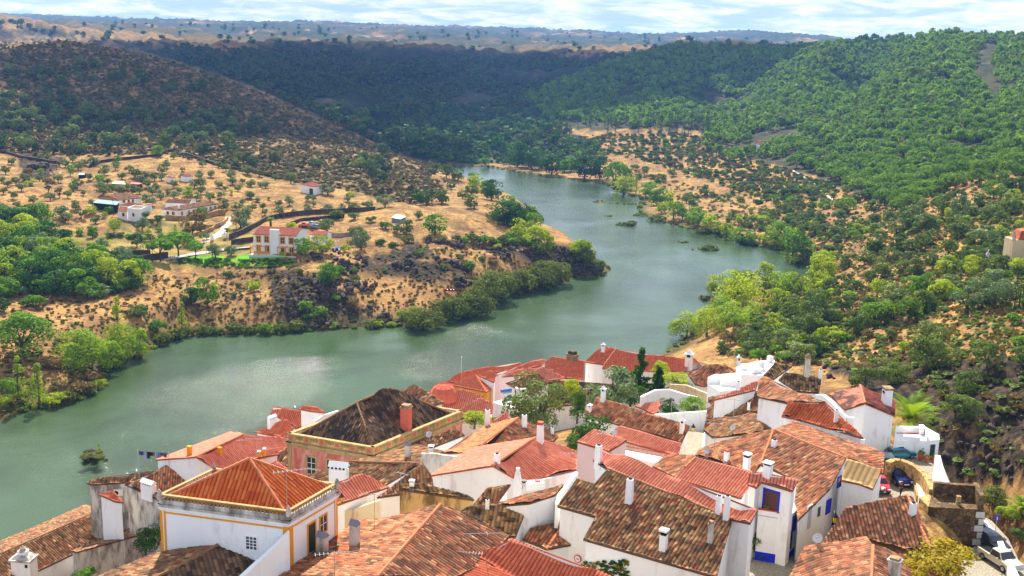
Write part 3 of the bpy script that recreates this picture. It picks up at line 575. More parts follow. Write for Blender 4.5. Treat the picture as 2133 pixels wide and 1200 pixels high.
# ------------------------------------------------------------------ village materials
def tile_mat(name, cols, moss=(.5, .62), mosscol=(46, 38, 28), mossamt=.8, rough=.85, light=None, groove_shade=.8):
    m = NT(name); uv = m.n('UVMap').outputs[0]; p = m.pos()
    fl = m.n('VectorMath', operation='FLOOR'); m.set(fl.inputs[0], uv)
    wn_ = m.n('TexWhiteNoise', noise_dimensions='2D'); m.set(wn_.inputs['Vector'], fl.outputs[0])
    n_ = len(cols); c = m.ramp(wn_.outputs['Value'], [(i / (n_ - 1), lin(q)) for i, q in enumerate(cols)])
    pn = m.noise(.55, p, 6, .7)
    a = m.math('ADD', pn, m.math('MULTIPLY', m.math('SUBTRACT', wn_.outputs['Value'], .5), .10))
    c = m.mix(m.ramp(a, [(moss[0], (0, 0, 0)), (moss[1], (mossamt,) * 3)]), c, lin(mosscol))
    if light: c = m.mix(m.ramp(m.noise(.9, p, 5, .75), [(.6, (0, 0, 0)), (.72, (light[1],) * 3)]), c, lin(light[0]))
    c = m.mix(m.ramp(m.noise(.12, p, 3, .5), [(.35, (0, 0, 0)), (.7, (.22,) * 3)]), c, m.mix(1.0, c, (.72, .66, .6, 1), 'MULTIPLY'))
    c = m.mix(m.math('MULTIPLY', m.attr('groove'), groove_shade), c, lin((38, 26, 20)))      # shade painted into the channels between the tile rows
    m.bsdf(c, rough, .25, bump=m.noise(14, p, 3, .7), bd=.02, bs=.6); return m.mat
def stone_mat(name, a, b, joint, sc=2.6):
    m = NT(name); p = m.pos(); v = m.n('TexVoronoi', feature='F1', i_Scale=sc); m.set(v.inputs['Vector'], p); e = m.n('TexVoronoi', feature='DISTANCE_TO_EDGE', i_Scale=sc); m.set(e.inputs['Vector'], p)
    sp = m.n('SeparateColor'); m.set(sp.inputs[0], v.outputs['Color']); c = m.ramp(sp.outputs[0], [(0, lin(a)), (.6, lin(b)), (1, lin(tuple(int(x * .6) for x in a)))])
    c = m.mix(m.ramp(e.outputs['Distance'], [(.02, (1, 1, 1)), (.09, (0, 0, 0))]), c, lin(joint)); c = m.mix(m.ramp(m.noise(.6, p, 5, .7), [(.5, (0, 0, 0)), (.7, (.6, .6, .6))]), c, lin(tuple(int(x * .55) for x in joint)))
    m.bsdf(c, .9, .2, bump=e.outputs['Distance'], bd=.05, bs=.8); return m.mat
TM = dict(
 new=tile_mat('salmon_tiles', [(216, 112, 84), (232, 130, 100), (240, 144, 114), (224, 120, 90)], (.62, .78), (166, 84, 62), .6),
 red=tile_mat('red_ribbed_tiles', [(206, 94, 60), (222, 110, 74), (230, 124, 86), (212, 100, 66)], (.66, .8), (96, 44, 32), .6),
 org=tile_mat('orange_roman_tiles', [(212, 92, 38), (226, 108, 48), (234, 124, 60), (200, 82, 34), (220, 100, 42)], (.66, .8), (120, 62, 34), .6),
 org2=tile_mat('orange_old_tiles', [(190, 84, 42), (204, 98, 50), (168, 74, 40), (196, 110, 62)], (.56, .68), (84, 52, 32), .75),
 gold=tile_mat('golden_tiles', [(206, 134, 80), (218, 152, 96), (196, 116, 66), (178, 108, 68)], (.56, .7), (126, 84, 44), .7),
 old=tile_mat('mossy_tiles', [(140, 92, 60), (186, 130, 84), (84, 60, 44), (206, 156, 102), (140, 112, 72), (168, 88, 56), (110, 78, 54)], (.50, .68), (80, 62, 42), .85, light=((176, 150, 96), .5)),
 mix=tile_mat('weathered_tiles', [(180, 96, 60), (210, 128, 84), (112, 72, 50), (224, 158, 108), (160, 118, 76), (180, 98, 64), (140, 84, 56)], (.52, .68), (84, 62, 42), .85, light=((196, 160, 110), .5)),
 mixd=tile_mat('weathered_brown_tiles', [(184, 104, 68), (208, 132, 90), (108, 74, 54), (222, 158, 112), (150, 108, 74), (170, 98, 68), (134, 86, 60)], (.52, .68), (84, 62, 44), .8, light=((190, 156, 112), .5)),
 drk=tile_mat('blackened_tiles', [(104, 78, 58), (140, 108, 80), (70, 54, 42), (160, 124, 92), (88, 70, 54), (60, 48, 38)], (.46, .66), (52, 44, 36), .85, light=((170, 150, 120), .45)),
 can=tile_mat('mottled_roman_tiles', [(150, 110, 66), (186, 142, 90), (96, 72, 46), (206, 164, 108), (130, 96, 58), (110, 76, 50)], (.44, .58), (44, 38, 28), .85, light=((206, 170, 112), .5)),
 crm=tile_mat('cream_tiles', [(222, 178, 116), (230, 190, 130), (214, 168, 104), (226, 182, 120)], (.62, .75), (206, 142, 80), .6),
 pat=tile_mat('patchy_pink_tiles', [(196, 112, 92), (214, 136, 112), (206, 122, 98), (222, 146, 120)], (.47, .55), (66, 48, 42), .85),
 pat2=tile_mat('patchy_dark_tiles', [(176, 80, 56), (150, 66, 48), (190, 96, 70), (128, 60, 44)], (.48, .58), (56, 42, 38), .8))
TSPEC = {k: (.30, .07, .45) for k in TM}
TSPEC.update(new=(.28, .035, .42), red=(.32, .07, .5), org=(.32, .085, .5), can=(.36, .10, .5), crm=(.5, .012, .5), pat=(.3, .03, .4), drk=(.32, .08, .45))
JIT = dict(old=.022, mix=.02, mixd=.02, drk=.02, can=.016, org2=.012, gold=.012, pat=.01, pat2=.012)
def plaster(name, base, stain, amt=.35, lo=.5, hi=.72, sc=.35):
    m = NT(name); p = m.pos()
    mp = m.n('Mapping'); mp.inputs['Scale'].default_value = (1, 1, .28); m.set(mp.inputs['Vector'], p)
    st = m.noise(sc * 3, mp.outputs[0], 6, .68); b2 = m.mix(m.noise(.5, p, 3), lin(tuple(max(0, q - 10) for q in base)), lin(base))
    c = m.mix(m.ramp(st, [(lo, (0, 0, 0)), (hi, (amt,) * 3)]), b2, lin(stain))
    m.bsdf(c, .9, .2, bump=m.noise(6, p, 4, .6), bd=.02, bs=.5); return m.mat
WM = dict(white=plaster('whitewash', (250, 249, 246), (156, 146, 130), .55, .54, .8), stain=plaster('stained_whitewash', (214, 206, 194), (104, 92, 76), .85, .44, .62),
 cream=plaster('cream_wall', (220, 196, 156), (150, 120, 84), .6), ochre=plaster('crumbling_ochre_wall', (204, 168, 110), (92, 70, 44), .85, .47, .62),
 pink=plaster('pale_pink_wall', (232, 204, 200), (206, 180, 176), .3), pink2=plaster('pink_stucco', (206, 112, 92), (226, 176, 156), .75, .46, .62),
 yellow=plaster('yellow_wall', (226, 160, 52), (206, 150, 60), .3), stone=plaster('rubble_wall', (176, 148, 108), (104, 84, 60), .8, .42, .6, .9))
M_YEL = flat('yellow_paint', lin((232, 156, 22))[:3], .8, .2); M_BLUE = flat('blue_paint', lin((28, 44, 200))[:3], .7, .3); M_WHITE = WM['white']
M_DKGREEN = flat('dark_green_paint', lin((28, 56, 52))[:3], .5); M_BROWNW = flat('brown_wood', lin((84, 44, 30))[:3], .6); M_GLASS = flat('window_glass', (.02, .025, .03), .08, .6)
M_DARK = flat('dark_void', (.012, .011, .01), .9, .1); M_METAL = flat('galvanised_metal', (.42, .43, .45), .35, .5, metal=.7); M_DISH = flat('dish_white', (.6, .58, .55), .5)
M_BLACK = flat('black_iron', (.02, .02, .022), .5); M_GREY = flat('grey_slate', lin((130, 126, 140))[:3], .7); M_TERRA = flat('terracotta', lin((196, 92, 60))[:3], .8)
M_RIDGE = plaster('ridge_mortar', (206, 128, 88), (130, 84, 56), .6, .5, .66); M_RIDGED = plaster('dark_ridge_mortar', (150, 112, 78), (78, 58, 42), .7); M_STONEC = plaster('carved_stone', (196, 164, 110), (110, 92, 62), .6, .5, .7)
M_PINKC = flat('pink_render', lin((206, 104, 80))[:3], .85, .2, var=.2)
def roof_mesh(K, faces, org, D):
    """tile courses as real relief: rows of round tiles over each roof face"""
    V = []; F = []; UV = []; MI = []; GRV = []; mats = []; nb = 0; r_ = np.random.default_rng(int(abs(org[0] * 31 + org[1] * 17)) + 3)
    for fc in faces:
        ks, kind = fc[0], fc[1]
        if TM[kind] not in mats: mats.append(TM[kind])
        mi = mats.index(TM[kind]); tw, am, co_ = TSPEC[kind]
        p = np.array([K[k] for k in ks]); n = np.zeros(3)
        for i in range(len(p)): n += np.cross(p[i], p[(i + 1) % len(p)])
        if n[2] < 0: p = p[::-1]; n = -n
        n /= np.linalg.norm(n); c0 = p.mean(0)
        g = np.array([n[0], n[1]]); gl = np.linalg.norm(g)
        if gl < .05:
            e = (p[1] - p[0])[:2]; e /= np.linalg.norm(e); g = np.array([-e[1], e[0]])
        else: g = -g / gl                      # uphill in plan
        ud = np.array([-g[1], g[0]]) * -1
        uv2 = np.stack([(p[:, :2]) @ ud, (p[:, :2]) @ g], 1)
        # heights of non-planar corners: blend towards the true corner height
        dz = p[:, 2] - (c0[2] - ((p[:, :2] - c0[:2]) @ n[:2]) / n[2])
        ns = 4 if D < 150 else 3
        du = tw / ns; u = np.arange(uv2[:, 0].min(), uv2[:, 0].max() + du, du); u[-1] = uv2[:, 0].max()
        lo = np.full(len(u), 1e9); hi = np.full(len(u), -1e9); uc = np.clip(u, uv2[:, 0].min() + 1e-4, uv2[:, 0].max() - 1e-4)
        for i in range(len(p)):
            a, b = uv2[i], uv2[(i + 1) % len(p)]
            if abs(a[0] - b[0]) < 1e-6: continue
            t = (uc - a[0]) / (b[0] - a[0]); s = (t >= 0) & (t <= 1); v = a[1] + (b[1] - a[1]) * t
            lo[s] = np.minimum(lo[s], v[s]); hi[s] = np.maximum(hi[s], v[s])
        k0 = math.floor(uv2[:, 1].min() / co_); k1 = math.ceil(uv2[:, 1].max() / co_) + 1
        vk = np.arange(k0, k1) * co_; nu = len(u); nk = len(vk)
        ti = np.floor(u / tw + .001).astype(int); ph = (u / tw) - ti
        prof = am * np.abs(np.sin(PI * ph)) ** .8
        jit = JIT.get(kind, .004)
        tj = (_h(ti[:, None] + 0 * np.arange(nk), np.arange(nk)[None] + k0, 77) - .5) * jit * 2      # per-tile lift
        tv = (_h(ti[:, None] + 0 * np.arange(nk), np.arange(nk)[None] + k0, 78) - .5) * jit * 3      # per-tile slip
        sag = fbm(u[:, None] / 3.1, vk[None] / 2.7, 5, 2) * jit * 1.4
        rows = []
        for e in (0, 1):
            vv = (vk[None] + (tv if e == 0 else np.roll(tv, -1, 1)) + e * (co_ - .006)) + 0 * u[:, None]
            zz = prof[:, None] + tj + sag + (.035 if e == 0 else .0)
            rows.append((np.clip(vv, lo[:, None], hi[:, None]), zz))
        v_ = np.stack([rows[0][0], rows[1][0]], 2).reshape(nu, nk * 2); z_ = np.stack([rows[0][1], rows[1][1]], 2).reshape(nu, nk * 2)
        xy = u[:, None, None] * ud + v_[:, :, None] * g
        zp = c0[2] - ((xy - c0[:2]) @ n[:2]) / n[2]
        if np.abs(dz).max() > .02:             # inverse-distance correction so that shared corners meet
            dd = ((xy[:, :, None, :] - p[None, None, :, :2]) ** 2).sum(3) + .02; w = 1 / dd ** 1.5; zp = zp + (w * dz).sum(2) / w.sum(2)
        X = np.concatenate([xy, (zp + z_)[:, :, None]], 2).reshape(-1, 3)
        i, j = np.meshgrid(np.arange(nu - 1), np.arange(nk * 2 - 1), indexing='ij')
        keep = (v_[:-1, 1:] - v_[:-1, :-1] > 1e-5) | (v_[1:, 1:] - v_[1:, :-1] > 1e-5)
        i = i[keep]; j = j[keep]; a = i * nk * 2 + j; q = np.stack([a, a + nk * 2, a + nk * 2 + 1, a + 1], 1)
        uu = np.stack([(ti[i] + .5)] * 4, 1); kk = np.stack([((j + 0) // 2 + k0 + .5)] * 4, 1)
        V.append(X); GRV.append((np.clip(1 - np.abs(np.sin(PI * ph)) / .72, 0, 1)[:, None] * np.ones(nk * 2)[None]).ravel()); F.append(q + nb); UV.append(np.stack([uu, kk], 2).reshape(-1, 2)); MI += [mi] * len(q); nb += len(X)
    return np.concatenate(V) - np.array(org), np.concatenate(F), np.concatenate(UV), MI, mats, np.concatenate(GRV)
def on_wall(mb, a, b, s0, s1, z0, z1, out, inn=.0, mi=0):
    """box on the vertical wall a->b (plan), s along it in m, proud of it by out; outward side is to the right of a->b"""
    a = Vector((a[0], a[1], 0)); b = Vector((b[0], b[1], 0)); d = (b - a).normalized(); o = Vector((d.y, -d.x, 0))
    def q(s, t, z): v = a + d * s + o * t; return (v.x, v.y, z)
    mb.hexa([q(s0, -inn, z0), q(s0, out, z0), q(s1, out, z0), q(s1, -inn, z0)][::-1], [q(s0, -inn, z1), q(s0, out, z1), q(s1, out, z1), q(s1, -inn, z1)][::-1], mi)
def wall_hit(a, b, px, py):
    """(s, z) where the sight line meets the wall plane"""
    a = V3(a); d = V3(b) - a; d[2] = 0; L = np.linalg.norm(d); d /= L; n = np.array([-d[1], d[0], 0]); r = V3(ray(px, py)); o = np.array([0, 0, CAMH])
    t = ((a - o) @ n) / (r @ n); q = o + r * t; return (q - a) @ d, q[2], L
def window(root, org, a, b, px, py, w, h, frame=None, glass=None, sill=True, bars=(1, 2), fw=.12, label=None, name='window', depth=.0, zc=None):
    s, z, L = wall_hit(a, b, px, py)
    if zc is not None: z = zc
    g = MB(); on_wall(g, a, b, s - w / 2, s + w / 2, z - h / 2, z + h / 2, .02, .02)
    o = g.build(name, glass or M_GLASS, root, org)
    if label: o['label'] = label
    f = MB()
    for (s0, s1, z0, z1) in ((-w / 2 - fw, -w / 2, -h / 2 - (0 if name == 'door' else fw), h / 2 + fw), (w / 2, w / 2 + fw, -h / 2 - (0 if name == 'door' else fw), h / 2 + fw), (-w / 2, w / 2, h / 2, h / 2 + fw)):
        on_wall(f, a, b, s + s0, s + s1, z + z0, z + z1, .06, .02)
    if name != 'door': on_wall(f, a, b, s - w / 2, s + w / 2, z - h / 2 - fw, z - h / 2, .06, .02)
    f.build('frame', frame or M_WHITE, o, (0, 0, 0) if False else org)
    if bars and glass is None:
        f = MB(); nx, nz = bars
        for i in range(1, nx + 1): q = -w / 2 + w * i / (nx + 1); on_wall(f, a, b, s + q - .025, s + q + .025, z - h / 2, z + h / 2, .04, 0)
        for i in range(1, nz + 1): q = -h / 2 + h * i / (nz + 1); on_wall(f, a, b, s - w / 2, s + w / 2, z + q - .022, z + q + .022, .038, 0)
        f.build('glazing_bars', M_WHITE, o, org)
    return o
def build_house(h):
    K = h['K']; bd = h['bd']; pts = np.array([h['K'][k] for k in set(k for e in bd for k in e)])
    c = pts.mean(0); D = math.hypot(c[0], c[1])
    zb = h['zb'] if h['zb'] is not None else min(float(ground(p[0], p[1])) for p in pts) - .8
    zb = min(zb, pts[:, 2].min() - 2.5)
    org = Vector((c[0], c[1], zb)); root = empty(h['name'], org, 0, h['label'], h['cat'], h['group'])
    h['root'] = root; h['org'] = org; h['zbase'] = zb
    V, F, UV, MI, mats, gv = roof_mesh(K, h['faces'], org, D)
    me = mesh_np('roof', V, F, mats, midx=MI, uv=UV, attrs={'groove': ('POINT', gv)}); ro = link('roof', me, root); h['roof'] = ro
    # eave board / tile edge all round, and soffit
    mb = MB()
    for a, b in bd:
        A, B = K[a], K[b]; dn = np.array([0, 0, .15]); up = np.array([0, 0, .012]); mb.poly([A - dn, B - dn, B + up, A + up]); mb.poly([A + up, B + up, B - dn, A - dn])
        I, J = h['ins'][a], h['ins'][b]; mb.poly([B - dn, A - dn, I, J])
    mb.build('eaves', M_RIDGED if h['faces'][0][1] in ('old', 'mix', 'mixd', 'drk', 'can') else M_RIDGE, root, org)
    # walls
    mb = MB()
    for a, b in bd:
        A, B = h['ins'][a], h['ins'][b]; mb.poly([(A[0], A[1], zb), (B[0], B[1], zb), tuple(B + [0, 0, .1]), tuple(A + [0, 0, .1])])
    mb.build('wall', WM[h['wall']], root, org)
    # ridge and hip caps
    mb = MB()
    for a, b in h['inner']:
        A, B = Vector(K[a]), Vector(K[b]); L = (B - A).length
        if L < 1.2: continue
        fcs = [lp for lp in h['loops'] if a in lp and b in lp]; low = 0
        for lp in fcs:
            cc = sum(K[k] for k in lp) / len(lp); e = (B - A); t = max(0, min(1, (Vector(cc) - A).dot(e) / e.length_squared)); low += cc[2] - (A + e * t).z
        if low > -.15: continue
        n = max(2, int(L / .42)); ps = []; rs = []
        for i in range(n):
            for t, r_ in ((i / n, .15), ((i + .92) / n, .115)): ps.append(A.lerp(B, t) + Vector((0, 0, .02))); rs.append(r_ * (.9 + .2 * rnd.random()))
        mb.tube(ps, rs, 6)
    if mb.v:
        mb.build('ridge_cap', M_RIDGE if h['faces'][0][1] not in ('drk', 'old', 'can') else M_RIDGED, ro, org)
    h['D'] = D
for h in HS: build_house(h)
HI = {}
for h in HS: HI.setdefault(h['label'], h)
def hs(txt):
    for h in HS:
        if txt in h['label']: return h
    raise KeyError(txt)
def roof_at(px, py):
    best = None
    for h in HS:
        for f, lp in zip(h['faces'], h['loops']):
            pl = [proj(h['K'][k]) for k in lp]
            if inpoly(np.array([float(px)]), np.array([float(py)]), pl)[0]:
                p = [h['K'][k] for k in lp]; n = np.zeros(3)
                for i in range(len(p)): n += np.cross(p[i], p[(i + 1) % len(p)])
                c = sum(p) / len(p); r = V3(ray(px, py)); o = np.array([0, 0, CAMH]); t = ((c - o) @ n) / (r @ n); q = o + r * t
                if best is None or t < best[0]: best = (t, q, h)
    return best
def mpp(q): return (Vector(q) - Vector((0, 0, CAMH))).length / FPX      # metres per photo pixel
# ------------------------------------------------------------------ left bank buildings (heights above local ground)
M_BARK = flat("bark", (.09, .065, .045), .95, .1, var=.4, scale=5)
def gz(px, py): return G(px, py, 60)
M_RAIL = flat('grey_rail', (.25, .25, .26), .6)
HL = []
def HB(label, base, pts, faces, wall='white', ov=.1, name='farmhouse', group='farm buildings on the left bank', cat='house', maxp=34):
    b = gz(*base); n0 = len(HS); q = {}
    for k, p in pts.items(): q[k] = p if (len(p) < 3 or isinstance(p[0], str)) else (p[0], p[1], b.z + p[2])
    Hs(name, label, q, faces, wall, b.z - 2.2, ov, group, cat); h = HS.pop(); h['maxp'] = maxp; resolve(h); build_house(h); h['g'] = b; HS.append(h); return h
villa = HB('white two-storey villa with orange window surrounds, pergolas and a broad chimney', (570, 528), dict(a=(526.5, 488, 6.1), b=(617.5, 492, 6.1), r=(541, 471.5, 7.5), s=(628.5, 475.5, 7.5), c=('m', 's', 'b'), d=('m', 'r', 'a')), [('absr', 'new'), ('rscd', 'new')], name='villa')
annx = HB('small white annex with red roof beside the villa pool', (670, 505), dict(a=(645, 488.5, 3.4), b=(677, 490.5, 3.4), r=(656, 480, 4.0), s=(684, 482.5, 4.0), c=(691, 484, 3.6), d=('m', 'r', 'a')), [('absr', 'new'), ('rscd', 'new')], name='annex')
longf = HB('long white farmhouse with arched windows and mottled brown roof', (372, 455), dict(a=(335.5, 435.5, 3.1), g=(353, 430.5, 4.2), b=(370.5, 438.3, 3.1), c=(456, 424.5, 3.1), s=(436, 419.5, 4.2)), [('abg', 'mix'), ('gbcs', 'old')])
hx = HB('white rear wing of the long farmhouse, brown-roofed', (345, 440), dict(a=(343.5, 421.5, 2.8), b=(394, 424, 2.8), c=(399, 416.5, 3.5), d=(352, 414, 3.5)), [('abcd', 'mix')])
terr = HB('white flat-topped house with parapet terrace', (283, 462), dict(a=(265.5, 436, 4.2), b=(291, 439.5, 4.2), c=(306, 433.5, 4.2), d=('p', 'a', 'b', 'c')), [('abcd', 'crm')], wall='white', ov=.02)
t2 = HB('low white block with orange roof joined to the terrace house', (255, 459), dict(a=(245, 439, 3.2), b=(265, 441, 3.2), c=(266.5, 431, 3.9), d=(250.5, 430, 3.9)), [('abcd', 'gold')])
t3 = HB('white house with pale orange roof behind the terrace house', (262, 441), dict(a=(246, 427.5, 2.9), b=(272, 429, 2.6), c=(298, 426.5, 2.9), r=(272, 421, 3.9)), [('abcr', 'gold')])
farh = HB('white farmhouse with brown roof and green lean-to', (246, 428), dict(a=(205, 413.5, 2.9), r=(225, 406.5, 4.3), b=(248, 417, 2.9), c=(294, 412, 2.9), s=(271.5, 400.5, 4.3)), [('abr', 'gold'), ('rbcs', 'old')])
HB('open green lean-to roof over parked cars', (222, 431), dict(a=(193, 422, 2.3), b=(245, 426.5, 2.3), c=(250, 419.5, 2.7), d=(203, 415.5, 2.7)), [('abcd', 'grn')], wall='void', name='carport', cat='carport') if 0 else None
HB('white barn with smooth red roof and dark sliding door', (654, 404), dict(a=(625, 384, 3.3), b=(654.5, 389.3, 3.3), c=(674.5, 386, 3.3), r=(648, 379, 3.9)), [('abcr', 'new')], name='barn', cat='barn')
barn = HS[-1]
HB('little white hut with red roof, right of the pair', (390, 371), dict(a=(376, 366, 1.8), b=(389, 367.5, 1.8), c=(403, 366.5, 1.8), d=(391, 362, 2.3)), [('abcd', 'new')], name='hut', cat='hut')
HB('little white hut with red roof, left of the pair', (352, 373), dict(a=(346.5, 368, 1.7), b=(361, 371, 1.7), c=(366, 369, 1.8), d=(352, 366, 2.1)), [('abcd', 'new')], name='hut', cat='hut')
HB('red-brown wooden shed with red roof', (283, 390), dict(a=(271, 382.5, 1.8), b=(288, 383.5, 1.8), c=(297, 381.5, 1.8), d=(275, 378.5, 2.3)), [('abcd', 'new')], wall='redwood', name='shed', cat='shed') if 0 else None
HB('white house with pinkish roof among the dark cypresses', (1592, 308), dict(a=(1568, 298, 3.4), b=(1590, 302, 3.4), c=(1616, 300, 3.4), d=(1606, 292.5, 5.0), e=(1578, 291, 5.0)), [('abcde', 'pat')], group='houses on the right bank')
HB('tiny brown-roofed gate house left of the driveway', (381, 491), dict(a=(376, 486, 1.6), b=(386, 487, 1.6), c=(385, 483.5, 1.9), d=(378, 483, 1.9)), [('abcd', 'new')], name='hut', cat='hut')
tin = HB('grey tin shed with sheet roof on the slope', (832, 462), dict(a=(815, 453, 1.9), b=(833.5, 456.5, 1.9), c=(846, 451, 2.1), d=(827, 445.8, 2.3)), [('abcd', 'tin')], wall='stone', name='tin_shed', cat='shed') if 0 else None
def sheet_shed(name, label, pts, base, roofmat, wallmat, cat='shed'):
    b = gz(*base); Q = [P(x, y, b.z + z) for x, y, z in pts]; c = sum(Q, Vector()) / 4; org = Vector((c.x, c.y, b.z - .5)); root = empty(name, org, 0, label, cat)
    mb = MB(); mb.hexa([q - Vector((0, 0, .08)) for q in Q], Q); mb.build('roof', roofmat, root, org)
    mb = MB(); R_ = [c + (q - c) * .94 for q in Q]; mb.hexa([(q.x, q.y, b.z - .6) for q in R_], [(q.x, q.y, q.z - .1) for q in R_]); mb.build('wall', wallmat, root, org); return root
sheet_shed('tin_shed', 'grey tin shed with pale sheet roof on the dry slope', [(815, 453, 1.9), (833.5, 456.5, 1.9), (846, 451, 2.1), (827, 445.8, 2.3)], (832, 462), flat('tin_roof', (.45, .47, .5), .5, metal=.2), flat('tin_wall', (.18, .22, .26), .6))
sheet_shed('wooden_shed', 'red-brown wooden shed with flat red roof among olives', [(271, 382.5, 1.9), (288, 384, 1.9), (297.5, 382, 1.9), (275, 378.5, 2.3)], (284, 391), flat('red_sheet', lin((196, 72, 60))[:3], .7), flat('red_boards', lin((108, 52, 40))[:3], .8))
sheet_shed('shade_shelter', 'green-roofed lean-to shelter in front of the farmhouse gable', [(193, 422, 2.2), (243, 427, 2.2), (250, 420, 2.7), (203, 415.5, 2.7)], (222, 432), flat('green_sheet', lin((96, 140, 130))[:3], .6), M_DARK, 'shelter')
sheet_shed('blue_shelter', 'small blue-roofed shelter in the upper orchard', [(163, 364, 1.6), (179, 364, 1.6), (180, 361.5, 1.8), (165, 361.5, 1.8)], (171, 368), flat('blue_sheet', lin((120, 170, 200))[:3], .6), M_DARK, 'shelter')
sheet_shed('pale_tunnel', 'pale yellow netting enclosure in the orchard', [(232, 382, 1.8), (262, 384, 1.8), (258, 377, 1.9), (238, 377, 1.9)], (248, 389), flat('pale_net', lin((220, 206, 150))[:3], .9), flat('pale_net_side', lin((200, 180, 120))[:3], .9), 'enclosure')
K = villa['K']; a, b = K['a'], K['b']; ro, og = villa['root'], villa['org']; g0 = villa['g'].z
ia, ib = villa['ins']['a'], villa['ins']['b']
for wx, wy in ((538.5, 498), (555.5, 498.5), (588.5, 501), (606.5, 502)):
    window(ro, og, ia, ib, wx, wy, 1.1, 1.7, frame=M_YEL, fw=.38, bars=(1, 1))
for wx, wy in ((538.5, 517.5), (556.5, 518.5), (589.5, 521), (607.5, 522.5)):
    window(ro, og, ia, ib, wx, wy, 1.1, 2.0, frame=M_YEL, fw=.25, name='door', bars=(1, 0))
s0, z0, L = wall_hit(ia, ib, 563.2, 500); s1, _, _ = wall_hit(ia, ib, 581.5, 500)
mb = MB(); on_wall(mb, ia, ib, s0, s1, g0 - 1, g0 + 8.0, .7, .5); mb.build('chimney', M_WHITE, villa['roof'], og)
mb = MB(); on_wall(mb, ia, ib, 0, L, g0 - .3, g0 + .55, .04, .0); mb.build('base_band', M_YEL, ro, og)
for q0, q1 in ((-.4, 2.35), (2.75, 5.2), (8.6, 11.2), (11.4, 13.6)):
    mb = MB()
    for s in (q0, q1 - .2): on_wall(mb, ia, ib, s, s + .22, g0 - .4, g0 + 2.55, 2.3, -2.08)
    on_wall(mb, ia, ib, q0, q1, g0 + 2.45, g0 + 2.65, 2.32, -2.06)
    for s in (q0, q1 - .2): on_wall(mb, ia, ib, s, s + .2, g0 + 2.45, g0 + 2.63, 2.1, 0)
    mb.build('pergola', M_YEL, ro, og)
mb = MB(); on_wall(mb, ia, ib, -.6, L + .5, g0 - 1.2, g0 - .25, 2.9, 0); mb.build('terrace_floor', flat('pale_paving', lin((206, 200, 196))[:3], .8), ro, og)
K = longf['K']; ib_, ic_ = longf['ins']['b'], longf['ins']['c']; ia_ = longf['ins']['a']
for wx, wy in ((379, 445), (393.5, 442.5), (418, 438), (429.5, 436), (438.5, 434.5), (448, 433)):
    window(longf['root'], longf['org'], ib_, ic_, wx, wy, .75, 1.35, frame=M_YEL, fw=.12, bars=(1, 1))
window(longf['root'], longf['org'], ib_, ic_, 403.2, 442.5, .8, 2.0, frame=M_YEL, fw=.12, name='door', glass=M_DKGREEN)
window(longf['root'], longf['org'], ia_, ib_, 349.5, 447, .9, 2.2, frame=M_YEL, fw=.12, name='door', glass=M_DKGREEN)
window(longf['root'], longf['org'], ia_, ib_, 361, 445.5, 1.0, 1.5, frame=M_YEL, fw=.14, bars=(1, 1))
for h, e, L_ in ((terr, 'ab', [(278, 447.5, .9, 1.1)]), (terr, 'bc', [(295.5, 446, .6, .8), (302, 446, .6, 1.2)]), (t2, 'ab', [(257, 447, .9, 1.1)]), (farh, 'bc', [(258, 419.5, 1.0, .9), (268, 419, .7, .9), (276.5, 419, .7, 1.2)]), (annx, 'bc', [(680, 493, .8, 1.6)])):
    for wx, wy, w, hh in L_: window(h['root'], h['org'], h['ins'][e[0]], h['ins'][e[1]], wx, wy, w, hh, frame=M_YEL, fw=.14, bars=None)
window(barn['root'], barn['org'], barn['ins']['a'], barn['ins']['b'], 648.5, 398.5, 2.6, 2.4, frame=M_WHITE, name='door', glass=M_DKGREEN, fw=.05)
# parapet and chimney of the terrace house
mb = MB(); I = terr['ins']
for e in ('ab', 'bc', 'cd', 'da'):
    A, B = I[e[0]], I[e[1]]; Lw = math.hypot(B[0] - A[0], B[1] - A[1]); z = A[2]; on_wall(mb, A, B, 0, Lw, z - .2, z + .75, .03, .22)
mb.build('parapet', M_WHITE, terr['root'], terr['org'])
def chim_at(root, par, org, p, w, h, mat=None, cap=True):
    mb = MB(); mb.box((p[0], p[1], p[2] + h / 2 - .3), (w, w * .8, h + .6)); mb.build('chimney', mat or M_WHITE, par, org)
    if cap: mb = MB(); mb.box((p[0], p[1], p[2] + h + .12), (w * 1.25, w * 1.05, .16)); mb.build('chimney_cap', M_TERRA, par, org)
chim_at(None, longf['roof'], longf['org'], P(403.5, 425, longf['g'].z + 3.6), 1.5, 1.7); chim_at(None, longf['roof'], longf['org'], P(373, 436, longf['g'].z + 3.3), .6, 1.6, cap=False)
chim_at(None, terr['roof'], terr['org'], P(311, 440, terr['g'].z + 3.0), 1.6, 2.6)
